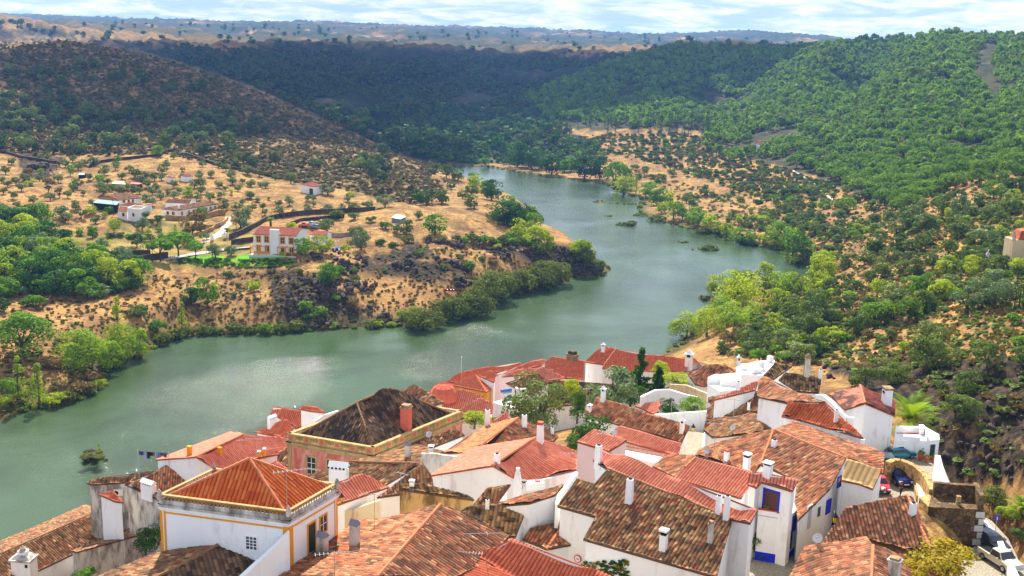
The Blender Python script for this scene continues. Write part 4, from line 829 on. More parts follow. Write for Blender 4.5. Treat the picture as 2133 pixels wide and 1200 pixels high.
# ------------------------------------------------------------------ walls, road, poles, pool
def ribbon(name, label, pts, w, h, mat, cat='wall', group=None, kind=None, lift=0, n=6, dmin=60, z=None, vary=0):
    """strip following the ground through photo pixels"""
    W3 = []
    for i in range(len(pts) - 1):
        for k in range(n if i < len(pts) - 2 else n + 1):
            t = k / n; x = pts[i][0] * (1 - t) + pts[i + 1][0] * t; y = pts[i][1] * (1 - t) + pts[i + 1][1] * t
            if z is None: W3.append(G(x, y, dmin))
            else: W3.append(P(x, y, z[i] * (1 - t) + z[i + 1] * t))
    mb = MB(); L = []; 
    for i, p in enumerate(W3):
        d = W3[min(i + 1, len(W3) - 1)] - W3[max(i - 1, 0)]; d.z = 0; d.normalize(); o = Vector((d.y, -d.x, 0)) * w / 2; L.append((p - o, p + o))
    def hh(i): return h + (vary * (vnoise(i * .7, 3.3, 5) - .5) if vary else 0)
    for i in range(len(W3) - 1):
        (a, b), (c, d) = L[i], L[i + 1]; dn = Vector((0, 0, .8 if h > .1 else .05)); u0 = Vector((0, 0, float(hh(i)))); u1 = Vector((0, 0, float(hh(i + 1))))
        if h > .1: mb.poly([a - dn, a + u0, c + u1, c - dn]); mb.poly([b - dn, d - dn, d + u1, b + u0])
        mb.poly([a + u0, b + u0, d + u1, c + u1])
    if h > .1: a, b = L[0]; mb.poly([a - dn, b - dn, b + u0, a + u0]); a, b = L[-1]; mb.poly([b - dn, a - dn, a + u1, b + u1])
    org = W3[len(W3) // 2]; o = mb.build(name, mat, None, tuple(org)); tag(o, label, cat if kind is None else None, group, kind); return o
M_DRYST = stone_mat('dry_stone', (112, 94, 74), (80, 68, 56), (44, 38, 32), 1.6); M_OCHST = stone_mat('ochre_stone', (196, 156, 96), (164, 126, 76), (206, 172, 116), 2.4); M_PAVE = plaster('pale_track', (222, 206, 184), (176, 150, 118), .5)
M_COB = plaster('cobbles', (176, 164, 140), (104, 98, 84), .8, .4, .62, 2.2)
SW = 'dry stone walls of the farm'
ribbon('stone_wall', 'dark dry-stone wall running along the foot of the left hill', [(187, 349), (210, 339), (253, 333), (335, 325), (343, 317), (368, 316), (405, 329), (466, 350), (540, 361), (625, 375)], .7, 1.3, M_DRYST, group=SW, vary=.3)
ribbon('stone_wall', 'long dark stone wall climbing behind the yellow-trimmed villa', [(478, 498), (505, 487), (533, 473), (553, 461), (583, 453), (642, 446), (702, 443), (753, 441), (782, 438)], .7, 1.7, M_DRYST, group=SW, vary=.2)
ribbon('stone_wall', 'short stone wall behind the scrap cars', [(601, 471), (626, 461), (677, 456), (717, 453)], .6, 1.2, M_DRYST, group=SW)
ribbon('stone_wall', 'stone wall beside the driveway, right of the gate', [(482, 508), (505, 505), (529, 502)], .6, 1.5, M_DRYST, group=SW)
ribbon('stone_wall', 'stone wall below the umbrella pines', [(266, 552), (300, 544), (349, 537)], .6, 2.0, M_DRYST, group=SW)
ribbon('stone_wall', 'low stone wall in front of the garden terraces', [(262, 531), (290, 531), (313, 530)], .5, 1.6, M_DRYST, group=SW)
ribbon('stone_wall', 'curved stone terrace wall below the long farmhouse', [(345, 458), (372, 460), (392, 461), (428, 455), (455, 448), (470, 447)], .5, 2.0, M_OCHST, group=SW)
ribbon('stone_wall', 'rounded terrace wall at the bend of the driveway', [(418, 470), (430, 476), (448, 475), (466, 468), (475, 459)], .5, 1.4, M_OCHST, group=SW)
ribbon('stone_wall', 'lower terrace wall left of the driveway', [(405, 492), (425, 487), (443, 480), (448, 475)], .5, 1.3, M_OCHST, group=SW)
ribbon('stone_wall', 'low stone wall on the knoll at the left edge', [(0, 316), (50, 330), (100, 338), (125, 342)], .7, 1.2, M_DRYST, group=SW, vary=.3)
ribbon('stone_wall', 'grey wall between the annex and the olive trees', [(692, 494), (712, 494), (738, 491)], .4, 1.5, flat('grey_block', lin((150, 130, 118))[:3], .9), group=SW)
ribbon('driveway', 'pale curving driveway', [(480, 452), (476, 465), (468, 480), (452, 492), (425, 503), (405, 508)], 3.6, .07, M_PAVE, kind='structure', lift=.06)
ribbon('road', 'pale tarmac road to the villa', [(340, 541), (375, 535), (420, 527), (470, 519), (526, 514)], 3.4, .08, flat('tarmac', lin((176, 174, 176))[:3], .85), kind='structure')
ribbon('path', 'thin sandy track across the pine hill foot', [(905, 212), (960, 218), (1010, 224), (1065, 232)], 3.5, .4, M_PAVE, kind='structure')
ribbon('path', 'sandy footpath down the right slope', [(1650, 355), (1680, 372), (1705, 392), (1725, 408), (1745, 425)], 1.8, .12, M_PAVE, kind='structure')
def pole(name, label, px, py, h, r=.09, cross=True, mat=None):
    b = gz(px, py); mb = MB(); mb.tube([b - Vector((0, 0, .5)), b + Vector((0, 0, h))], [r * 1.3, r], 6)
    root = empty(name, b, 0, label, 'utility pole', 'utility poles'); mb.build('pole', mat or M_BARK, root, b)
    if cross: mb = MB(); mb.box(b + Vector((0, 0, h - .3)), (1.1, .1, .1)); mb.build('crossarm', M_BARK, root, b)
pole('utility_pole', 'wooden pole in front of the farmhouse with the green lean-to', 236.7, 449, 6); pole('utility_pole', 'wooden pole left of the umbrella pines', 318, 546, 6.4); pole('utility_pole', 'wooden pole right of the driveway', 492.4, 487, 6)
for px, py, s in ((442, 503, 'left'), (469, 498, 'right')):
    b = gz(px, py); root = empty('gate_post', b, 0, 'white gate post with ball finial and yellow base, %s of the driveway' % s, 'gate post', 'white gate posts')
    mb = MB(); mb.box(b + Vector((0, 0, .95)), (1.0, 1.0, 2.3)); mb.build('post', M_WHITE, root, b)
    mb = MB(); mb.box(b + Vector((0, 0, .2)), (1.06, 1.06, .6)); mb.build('base', M_YEL, root, b)
    mb = MB(); mb.lathe(b + Vector((0, 0, 2.1)), [(.6, 0), (.6, .12), (.2, .3), (.28, .5), (.2, .72), (.04, .85)], 8); mb.build('finial', M_WHITE, root, b)
b = gz(708, 517); mb = MB(); Q = [P(x, y, b.z + .25) for x, y in ((686, 516.5), (704, 519), (722, 513), (702, 510.5))]; c = sum(Q, Vector()) / 4
root = empty('swimming_pool', b, 0, 'small bright blue swimming pool beside the villa', 'swimming pool')
mb.hexa([(q.x, q.y, b.z - 1) for q in Q], Q); mb.build('pool_water', flat('pool_blue', lin((20, 110, 220))[:3], .1), root, b)
mb = MB(); Q2 = [c + (q - c) * 1.25 for q in Q]; mb.hexa([(q.x, q.y, b.z - 1.6) for q in Q2], [(q.x, q.y, b.z + .2) for q in Q2]); mb.build('pool_deck', M_PAVE, root, b)
for i, (px, py) in enumerate(((700, 508), (706, 508.3), (713, 508.5), (719.5, 508.6), (726, 508.5))):
    p = P(px, py, b.z + .3); root = empty('deck_chair', p, R(20), '%s deck chair %s beside the pool' % ('blue' if i == 2 else 'white', ['at the left end of the row', 'second from the left', 'in the middle of the row', 'second from the right', 'at the right end of the row'][i]), 'deck chair', 'deck chairs by the pool')
    m_ = M_BLUE if i == 2 else M_WHITE
    mb = MB(); mb.box((0, 0, .32), (.6, .7, .07)); mb.build('seat', m_, root); mb = MB(); mb.hexa([(-.3, .3, .35), (.3, .3, .35), (.3, .38, .35), (-.3, .38, .35)], [(-.3, .6, 1.1), (.3, .6, 1.1), (.3, .68, 1.1), (-.3, .68, 1.1)]); mb.build('backrest', m_, root)
    for sx in (-.27, .27):
        for sy in (-.3, .3): mb = MB(); mb.box((sx, sy, .1), (.05, .05, .5)); mb.build('leg', m_, root)
# ------------------------------------------------------------------ cars
def car(loc, rz, rgb, label, s=1.0, kind='hatch', name='parked_car', tail=False):
    body = flat('car_paint_%02x%02x%02x' % tuple(int(c) for c in rgb), lin(rgb)[:3], .22, .6, var=.03)
    root = empty(name, loc, rz, label, 'car', 'cars parked in and around the old town' if loc[1] < 200 else 'scrapped vehicles behind the villa'); root.scale = (s, s, s)
    if kind == 'pickup': prof = [(-2.1, .35), (-2.1, .95), (-.5, .95), (-.45, 1.55), (.55, 1.55), (1.05, 1.0), (2.05, .85), (2.1, .35)]; cab = [(-.4, 1.0), (-.38, 1.5), (.5, 1.5), (.95, 1.02)]
    else: prof = [(-2.0, .3), (-2.05, .75), (-1.95, 1.0), (-1.5, 1.42), (-.2, 1.48), (.35, 1.40), (1.0, .98), (1.85, .82), (2.05, .6), (2.05, .3)]; cab = [(-1.75, 1.02), (-1.42, 1.36), (-.2, 1.42), (.32, 1.35), (.88, 1.0)]
    W_ = .84; mb = MB(); n = len(prof)
    def sec(w): return [(w * (1 if z < 1.0 else 1 - (z - 1.0) * .45), y, z) for y, z in prof]
    Lp = [(-x, y, z) for x, y, z in sec(W_)]; Rp = sec(W_); base = len(mb.v); mb.v += Lp + Rp
    mb.f.append(tuple(range(base, base + n))[::-1]); mb.m.append(0); mb.f.append(tuple(range(base + n, base + 2 * n))); mb.m.append(0)
    for i in range(n): j = (i + 1) % n; mb.f.append((base + i, base + j, base + n + j, base + n + i)); mb.m.append(0)
    mb.build('body', body, root, bevel=.05)
    def gl(nm, w0, y0, z0, w1, y1, z1, out):
        g = MB(); g.hexa([(-w0, y0, z0), (w0, y0, z0), (w0, y0 + out, z0 + .02), (-w0, y0 + out, z0 + .02)], [(-w1, y1, z1), (w1, y1, z1), (w1, y1 + out, z1 + .02), (-w1, y1 + out, z1 + .02)]); g.build(nm, M_GLASS, root)
    gl('windscreen', .74, .98, 1.02, .60, .42, 1.37, .03) if kind != 'pickup' else gl('windscreen', .74, 1.02, 1.03, .62, .6, 1.5, .03)
    if kind != 'pickup': gl('rear_window', .70, -1.95, 1.03, .58, -1.56, 1.38, -.03)
    for sx in (-1, 1):
        g = MB(); Q = [(sx * (W_ * (1 - (z - 1.0) * .45) + .012), y, z) for y, z in cab]; Q2 = [(x - sx * .03, y, z) for x, y, z in Q]; k = len(Q); base = 0; g.v += Q + Q2
        g.f.append(tuple(range(k))); g.m.append(0); g.f.append(tuple(range(k, 2 * k))[::-1]); g.m.append(0)
        for i in range(k): j = (i + 1) % k; g.f.append((i, k + i, k + j, j)); g.m.append(0)
        g.build('side_window', M_GLASS, root)
        m2 = MB(); m2.box((sx * .97, .62, 1.02), (.16, .1, .12)); m2.build('wing_mirror', body, root)
        h = MB(); h.box((sx * .62, 2.02, .66), (.34, .12, .16)); h.build('headlight', flat('lamp_glass', (.7, .7, .68), .1) if 'lamp_glass' not in MATS else MATS['lamp_glass'], root)
        h = MB(); h.box((sx * .68, -2.03, .8), (.22, .08, .22)); h.build('tail_light', flat('tail_red', (.5, .02, .02), .2) if 'tail_red' not in MATS else MATS['tail_red'], root)
        for y in (-1.3, 1.3):
            t = MB(); t.tube([(sx * .66, y, .32), (sx * .88, y, .32)], .32, 14); wo = t.build('wheel', flat('tyre_rubber', (.02, .02, .02), .8) if 'tyre_rubber' not in MATS else MATS['tyre_rubber'], root)
            t = MB(); t.tube([(sx * .86, y, .32), (sx * .895, y, .32)], .2, 10); t.build('rim', M_METAL, wo)
    g = MB(); g.box((0, 2.06, .45), (1.5, .05, .16)); g.build('grille', M_BLACK, root)
    g = MB(); g.box((0, 2.09, .42), (.5, .03, .11)); g.build('number_plate', M_WHITE, root)
    if kind == 'pickup': g = MB(); g.box((0, -1.3, .97), (1.4, 1.4, .06)); g.build('load_bed', M_DARK, root)
    return root
for px, py, rz, rgb, lb, k in ((650, 470, 70, (206, 208, 212), 'old white pickup with raised cab in the scrap yard behind the villa', 'pickup'), (679, 468, 110, (190, 36, 40), 'wrecked red van at the right of the scrap yard', 'hatch'), (634, 472, 95, (226, 110, 40), 'orange farm wreck at the left of the scrap yard', 'pickup'),
                            (664, 473, 100, (60, 64, 76), 'dark crushed car in front of the scrap heap', 'hatch'), (668, 467, 80, (210, 190, 90), 'yellowish wrecked car in the scrap heap', 'hatch'), (657, 475, 60, (150, 156, 170), 'grey wreck lowest in the scrap yard', 'hatch')):
    p = gz(px, py); car(p, R(rz), rgb, lb, 1.0, k)
LZ = 43.2
def lane_pos(px, py): return G(px, py, 60)
# ------------------------------------------------------------------ chimneys of the old town
def chimney(px, pb, pt, wpx, style):
    r = roof_at(px, pb)
    if r is None: print('no roof', px, pb); return
    _, q, h = r; m = mpp(q); W_ = max(.35, wpx * m); H = (pb - pt) * m / .92; org = h['org']; par = h['roof']; x, y, z = q; D = h['D']
    a = math.atan2(h['K'][h['bd'][0][1]][1] - h['K'][h['bd'][0][0]][1], h['K'][h['bd'][0][1]][0] - h['K'][h['bd'][0][0]][0])
    mb = MB(); cb_ = MB(); cm = None; mat = M_WHITE
    def box(M, dz, w, d, hh, mi=0, tp=1.0): M.box((x, y, z + dz + hh / 2), (w, d, hh), a, mi, tp)
    if style == 'stack': box(mb, -.6, W_, W_ * .8, H * .92 + .6, 0, .84); box(cb_, H * .90, W_ * .5, W_ * .4, .09); cm = M_DARK
    elif style == 'red': box(mb, -.6, W_, W_ * .85, H * .84 + .6, 0, .9); box(cb_, H * .84, W_ * .8, W_ * .7, H * .16); cm = M_TERRA
    elif style in ('lantern', 'tall'):
        mat = M_WHITE; box(mb, -.6, W_ * .85, W_ * .8, H * .68 + .6)
        for sx in (-1, 1):
            for sy in (-1, 1): mb.box((x + (sx * math.cos(a) - sy * math.sin(a)) * W_ * .34, y + (sx * math.sin(a) + sy * math.cos(a)) * W_ * .34, z + H * .76), (W_ * .16, W_ * .16, H * .18), a)
        box(mb, H * .84, W_ * 1.1, W_ * 1.05, .06); box(mb, H * .84 + .06, W_ * .95, W_ * .9, H * .2, 0, .12); box(cb_, H * .68, W_ * .5, W_ * .45, H * .16); cm = M_DARK
    elif style == 'cap': box(mb, -.6, W_ * .85, W_ * .8, H * .72 + .6); box(cb_, H * .70, W_ * .7, W_ * .7, H * .18); box(mb, H * .88, W_ * 1.1, W_ * 1.0, H * .1); cm = M_DARK
    elif style == 'slate':
        mat = WM['stain']; box(mb, -.6, W_, W_ * .8, H * .8 + .6, 0, .95)
        ca, sa = math.cos(a), math.sin(a)
        def q_(u, v, w): return (x + u * ca - v * sa, y + u * sa + v * ca, z + w)
        w2, d2, z0_, z1_ = W_ * .55, W_ * .45, H * .8, H * 1.02
        cb_.faces([q_(-w2, -d2, z0_), q_(w2, -d2, z0_), q_(w2, d2, z0_), q_(-w2, d2, z0_), q_(-w2, 0, z1_), q_(w2, 0, z1_)], [(3, 2, 1, 0), (0, 1, 5, 4), (2, 3, 4, 5), (0, 4, 3), (1, 2, 5)]); cm = M_GREY
    elif style == 'old': mat = WM['stain']; box(mb, -.6, W_ * .9, W_ * .8, H * .82 + .6); box(mb, H * .82, W_ * 1.15, W_, H * .08); box(cb_, H * .9, W_ * .8, W_ * .7, H * .1); cm = WM['stone']
    elif style == 'wide':
        ln = W_; w2 = W_ * .38; box(mb, -.8, ln, w2, H * .66 + .8)
        for i in range(5): u = (i - 2) * ln * .21; mb.box((x + u * math.cos(a), y + u * math.sin(a), z + H * .73), (ln * .07, w2 * .9, H * .14), a)
        box(cb_, H * .66, ln * .85, w2 * .5, H * .13); cm = M_DARK
        ca, sa = math.cos(a), math.sin(a)
        def q_(u, v, w): return (x + u * ca - v * sa, y + u * sa + v * ca, z + w)
        w3, d3, z0_, z1_ = ln * .54, w2 * .62, H * .8, H * 1.05
        mb.faces([q_(-w3, -d3, z0_), q_(w3, -d3, z0_), q_(w3, d3, z0_), q_(-w3, d3, z0_), q_(-w3, 0, z1_), q_(w3, 0, z1_)], [(3, 2, 1, 0), (0, 1, 5, 4), (2, 3, 4, 5), (0, 4, 3), (1, 2, 5)])
    elif style == 'orange': mat = M_YEL; box(mb, -.5, W_, W_ * .7, H * .85 + .5); box(cb_, H * .85, W_ * 1.1, W_ * .8, H * .12); cm = M_YEL
    elif style == 'pot': mat = M_YEL; mb.lathe((x, y, z - .4), [(W_ * .42, 0), (W_ * .42, H * .8 + .4)], 10); cb_.lathe((x, y, z + H * .8), [(W_ * .55, 0), (W_ * .5, H * .12), (W_ * .1, H * .24)], 10); cm = M_WHITE
    elif style == 'pink': mat = M_PINKC; box(mb, -.8, W_, W_ * .85, H * .88 + .8); box(cb_, H * .88, W_ * 1.15, W_ * 1.0, H * .05); box(cb_, H * .93, W_ * .9, W_ * .8, H * .07); cm = WM['stone']
    elif style == 'finial':
        box(mb, -1.2, W_ * .9, W_ * .7, H * .55 + 1.2); box(cb_, H * .55, W_ * 1.05, W_ * .85, H * .06); box(cb_, H * .61, W_ * .9, W_ * .7, H * .12, 0, .6); mb.box((x, y, z + H * .78), (W_ * .4, W_ * .35, H * .12), a); cb_.lathe((x, y, z + H * .84), [(W_ * .26, 0), (W_ * .1, H * .04), (W_ * .15, H * .09), (W_ * .02, H * .16)], 8); cm = WM['stain']
        g = MB(); g.box((x + math.sin(a) * W_ * .36 + math.cos(a) * W_ * .3, y - math.cos(a) * W_ * .36 + math.sin(a) * W_ * .3, z + H * .42), (W_ * .12, W_ * .04, H * .1), a); g.build('vent', M_DARK, par, org)
    elif style == 'brick': mat = WM['stone']; box(mb, -.6, W_, W_ * .7, H * .6 + .6); box(mb, H * .6, W_ * 1.15, W_ * .8, H * .08); box(cb_, H * .68, W_ * .8, W_ * .6, H * .3, 0, .8); cm = M_DRYST
    elif style == 'brickcap': box(mb, -.8, W_ * .9, W_ * .75, H * .86 + .8); box(cb_, H * .86, W_ * 1.02, W_ * .85, H * .12); cm = WM['stone']; g = MB(); g.box((x, y, z + H * .7), (W_ * .5, W_ * .79, H * .13), a); g.build('vent', M_DARK, par, org)
    elif style == 'round': mat = WM['stain']; mb.lathe((x, y, z - .8), [(W_ * .58, 0), (W_ * .42, H * .8 + .8), (W_ * .5, H * .82 + .8)], 10); cb_.lathe((x, y, z + H * .82), [(W_ * .44, 0), (W_ * .42, H * .1), (W_ * .2, H * .2), (.02, H * .22)], 10); cm = WM['stone']
    o = mb.build('chimney', mat, par, org, bevel=.015)
    if cb_.v: cb_.build('chimney_cap', cm, par, org)
for c in [(1256, 834, 807, 10, 'lantern'), (1228, 861, 842, 10, 'lantern'), (1420, 902, 873, 10, 'lantern'), (1246, 963, 926, 14, 'stack'), (1125, 917, 880, 14, 'red'), (1092, 882, 863, 11, 'stack'), (1150, 909, 890, 7, 'stack'), (1310, 1048, 996, 15, 'stack'), (1496, 1070, 1032, 12, 'stack'), (1513, 1073, 1032, 12, 'stack'),
 (1381, 1147, 1103, 16, 'cap'), (1479, 1131, 1087, 11, 'old'), (1559, 853, 838, 8, 'stack'), (1612, 934, 916, 11, 'stack'), (1599, 986, 963, 18, 'cap'), (1473, 954, 935, 10, 'slate'), (1513, 960, 938, 10, 'red'), (1555, 974, 945, 14, 'cap'), (672, 1153, 1110, 20, 'slate'), (739, 1135, 1085, 18, 'slate'), (706, 1002, 965, 38, 'wide'),
 (849, 951, 923, 11, 'slate'), (898, 944, 928, 11, 'cap'), (858, 1012, 1000, 11, 'cap'), (1035, 964, 944, 13, 'stack'), (846, 900, 845, 19, 'pink'), (928, 838, 818, 7, 'stack'), (984, 903, 868, 10, 'cap'), (1015, 884, 852, 11, 'stack'), (567, 886, 866, 20, 'wide'), (395, 947, 930, 9, 'orange'), (458, 944, 932, 8, 'orange'),
 (540, 950, 939, 8, 'pot'), (551, 949, 933, 8, 'pot'), (396, 982, 960, 12, 'pot2'), (310, 1028, 1002, 32, 'wide'), (52, 1196, 1144, 40, 'finial'), (329, 1083, 1064, 10, 'stack'), (1900, 1075, 1048, 13, 'stack'), (1846, 842, 809, 20, 'brickcap'), (1741, 877, 854, 8, 'stack'), (1690, 886, 876, 9, 'lantern'), (1680, 782, 742, 14, 'round'), (1708, 787, 770, 7, 'stack'),
 (1256, 734, 716, 8, 'lantern'), (1434, 771, 733, 16, 'tall'), (1192, 750, 732, 21, 'brick'), (1537, 774, 742, 8, 'lantern'), (1537, 812, 795, 8, 'stack'), (1861, 1199, 1164, 22, 'old'), (1015, 1062, 1040, 8, 'stack')]:
    if c[4] == 'pot2': c = c[:4] + ('old',)
    chimney(*c)
# ------------------------------------------------------------------ palace house trim
hp = hs('orange hip roof'); Kp = hp['K']; org = hp['org']; root = hp['root']
c4 = [V3(Kp[k]) for k in 'LNQB']; cen = sum(c4) / 4; outp = [cen + (p - cen) * (1 + .42 / np.linalg.norm((p - cen)[:2])) for p in c4]
zt = 52.4; zb_ = 46.0
def ring(name, mat, o, z0, z1, sides, thick=.2, par=None):
    mb = MB()
    for i in sides:
        A, B = outp[i], outp[(i + 1) % 4]; L = np.linalg.norm((B - A)[:2]); on_wall(mb, A, B, -o, L + o, z0, z1, o, thick)
    return mb.build(name, mat, par or root, org)
# outer walls
ring('outer_wall', M_WHITE, 0.0, hp['zbase'], zt - .55, range(4), .3)
ring('cornice', WM['stain'], .16, zt - .62, zt - .45, range(4)); ring('cornice', M_WHITE, .10, zt - .8, zt - .64, range(4))
ring('parapet', WM['stain'], .03, zt - .44, zt - .12, range(4), .2)
lat = MB(); lm_ = MB()
for i in range(4):
    A, B = outp[i], outp[(i + 1) % 4]; L = np.linalg.norm((B - A)[:2]); on_wall(lat, A, B, 0, L, zt + .2, zt + .28, .04, .18); n = int(L / .3)
    for k in range(n):
        s = k * L / n; w = L / n; a3 = Vector((A[0], A[1], 0)); d = Vector((B[0] - A[0], B[1] - A[1], 0)).normalized(); o3 = Vector((d.y, -d.x, 0))
        for (sa_, sb_) in ((s, s + w / 2), (s + w, s + w / 2)): lat.tube([a3 + d * sa_ + Vector((0, 0, zt - .12)) - o3 * .06, a3 + d * sb_ + Vector((0, 0, zt + .21)) - o3 * .06], .035, 4, cap=False)
lat.build('lattice', M_STONEC, root, org)
pf = MB()
for p in outp: pf.lathe((p[0], p[1], zt - .1), [(.2, 0), (.2, .3), (.14, .42), (.16, .55), (.05, .75)], 8)
pf.build('corner_finial', WM['stain'], root, org)
for i, spans in ((0, ((0, .42), (-.42, 0))), (1, ((0, .42), (-.35, 0)))):
    A, B = outp[i], outp[i + 1]; L = np.linalg.norm((B - A)[:2]); mb = MB()
    for s0, s1 in spans:
        a_, b_ = (s0, s1) if s0 >= 0 else (L + s0, L); on_wall(mb, A, B, a_, b_, hp['zbase'], zt - .95, .05)
    on_wall(mb, A, B, .4, L - .3, zt - 1.12, zt - 1.0, .045)
    if i == 1: on_wall(mb, A, B, .4, L - .3, hp['zbase'], zt - 4.75, .045)
    mb.build('corner_trim', M_YEL, root, org)
window(root, org, outp[0], outp[1], 524, 1131, .8, .95, bars=(2, 3), fw=.07)
window(root, org, outp[1], outp[2], 673, 1091, .75, 1.25, frame=M_YEL, bars=(1, 1), fw=.12)
window(root, org, outp[1], outp[2], 649, 1120, .8, 2.2, frame=M_YEL, name='door', glass=M_DKGREEN, fw=.13)
# ------------------------------------------------------------------ pink mansion trim
hm = hs('decaying pink mansion'); Km = hm['K']; org = hm['org']; root = hm['root']
c4 = [V3(Km[k]) for k in 'LNQB']; cen = sum(c4) / 4; outp = [cen + (p - cen) * (1 + .85 / np.linalg.norm((p - cen)[:2])) for p in c4]; zt = 41.2
ring('outer_wall', WM['pink2'], 0, hm['zbase'], zt - .9, range(4), .4)
ring('cornice', M_STONEC, .28, zt - .62, zt - .42, range(4), .6); ring('cornice', M_STONEC, .12, zt - .95, zt - .63, range(4), .3)
ring('gutter', WM['stain'], -.02, zt - .41, zt - .35, range(4), .75)
par = ring('parapet', M_STONEC, .0, zt - .4, zt - .22, range(4), .3); ring('coping', M_STONEC, .06, zt + .42, zt + .56, range(4), .36)
pn = MB(); bl = MB(); inn = MB()
for i in range(4):
    A, B = outp[i], outp[(i + 1) % 4]; L = np.linalg.norm((B - A)[:2]); n = max(5, int(L / 1.05)) | 1; w = L / n
    for k in range(n):
        if k % 2 == 0: on_wall(pn, A, B, k * w + .02, (k + 1) * w - .02, zt - .23, zt + .43, .02, .24); on_wall(pn, A, B, k * w + .25, (k + 1) * w - .25, zt - .1, zt + .3, .05, 0, 1)
        else:
            for j in range(5): s = k * w + (j + .5) * w / 5; a3 = V3(A) + (V3(B) - V3(A)) / L * s; bl.lathe((a3[0], a3[1], zt - .22), [(.05, 0), (.09, .2), (.05, .45), (.07, .66)], 6)
bl.v and None
_n = len(pn.v); pn.v += bl.v; pn.f += [tuple(_n + i for i in f) for f in bl.f]; pn.m += bl.m
for i in range(4):
    A, B = outp[i], outp[(i + 1) % 4]; L = np.linalg.norm((B - A)[:2]); on_wall(pn, A, B, 0, L, zt - .24, zt - .19, .025, .25); on_wall(pn, A, B, 0, L, zt + .40, zt + .44, .025, .25)
pn.build('balustrade', [M_STONEC, M_PINKC], root, org)
for i, (s0, s1) in ((0, (0, .5)), (0, (-.5, 0))):
    A, B = outp[i], outp[i + 1]; L = np.linalg.norm((B - A)[:2]); mb = MB(); a_, b_ = (s0, s1) if s0 >= 0 else (L + s0, L); on_wall(mb, A, B, a_, b_, hm['zbase'], zt - .96, .07); mb.build('pilaster', M_STONEC, root, org)
window(root, org, outp[0], outp[1], 649, 970, 1.0, 1.9, frame=M_STONEC, bars=(1, 2), fw=.22); window(root, org, outp[0], outp[1], 690, 968, 1.0, 1.0, frame=M_STONEC, bars=None, fw=.2)
# holes in the collapsed roof
def roof_hole(h, fi, poly, par):
    lp = h['loops'][fi]; p = [h['K'][k] for k in lp]; n = np.zeros(3)
    for i in range(len(p)): n += np.cross(p[i], p[(i + 1) % len(p)])
    c = sum(p) / len(p); o = np.array([0, 0, CAMH]); Q = []
    for x, y in poly: r = V3(ray(x, y)); t = ((c - o) @ n) / (r @ n); Q.append(o + r * t + np.array([0, 0, .10]))
    mb = MB(); mb.poly(Q); mb.poly([q - [0, 0, .02] for q in Q][::-1]); mb.build('roof_hole', M_DARK, par, h['org'])
roof_hole(hm, 0, [(688, 905), (692, 888), (716, 892), (705, 917), (690, 912)], hm['roof']); roof_hole(hm, 0, [(706, 888), (713, 868), (722, 866), (716, 890)], hm['roof'])
roof_hole(hm, 1, [(810, 876), (816, 873), (836, 900), (835, 905), (828, 899)], hm['roof']); roof_hole(hm, 1, [(778, 851), (783, 848), (800, 868), (795, 870)], hm['roof'])
# ------------------------------------------------------------------ windows and doors of the lane houses
hb = hs('broad brown roof falling'); I = hb['ins']
for px, py, w, h_, fr, nm, gl in ((1685, 1078, .7, 2.1, None, 'door', flat('grey_door', lin((190, 186, 190))[:3], .7)), (1705, 1066, .6, .95, None, 'window', None), (1725, 1055, .8, 1.2, M_BLUE, 'window', M_BLUE), (1748, 1003, .6, 1.0, M_BLUE, 'window', None)):
    window(hb['root'], hb['org'], I['b'], I['m'], px, py, w, h_, frame=fr, name=nm, glass=gl, bars=None, fw=.06)
mb = MB(); A, B = I['b'], I['m']; Lw = math.hypot(*(B - A)[:2]); on_wall(mb, A, B, 0, Lw, hb['zbase'], 42.9, .03); mb.build('base_band', flat('grey_band', lin((150, 160, 160))[:3], .8), hb['root'], hb['org'])
# ------------------------------------------------------------------ aerials, dishes, lanterns
def antenna(px, pb, pt, boom, az, label, arms=5, base=None, dish=None):
    r = roof_at(px, pb) if base is None else None
    q = Vector(r[1]) if r else (base if base is not None else G(px, pb, 60))
    m = mpp(q); H = (pb - pt) * m / .92; root = empty('tv_aerial', q, 0, label, 'aerial', 'television aerials on the roofs')
    mb = MB(); mb.tube([(0, 0, -.1), (0, 0, H)], .026, 5); mb.build('mast', M_METAL, root)
    if boom:
        ca, sa = math.cos(az), math.sin(az); mb = MB(); mb.tube([(-ca * boom * .35, -sa * boom * .35, H - .1), (ca * boom * .65, sa * boom * .65, H - .05)], .024, 4); mb.build('boom', M_DISH, root)
        mb = MB()
        for i in range(arms): t = -.33 + i / (arms - 1) * .95 if arms > 1 else 0; L = .55 - .05 * i; mb.tube([(ca * boom * t - sa * L * .5, sa * boom * t + ca * L * .5, H - .08), (ca * boom * t + sa * L * .5, sa * boom * t - ca * L * .5, H - .08)], .014, 4)
        mb.build('elements', M_DISH, root)
    return q, H
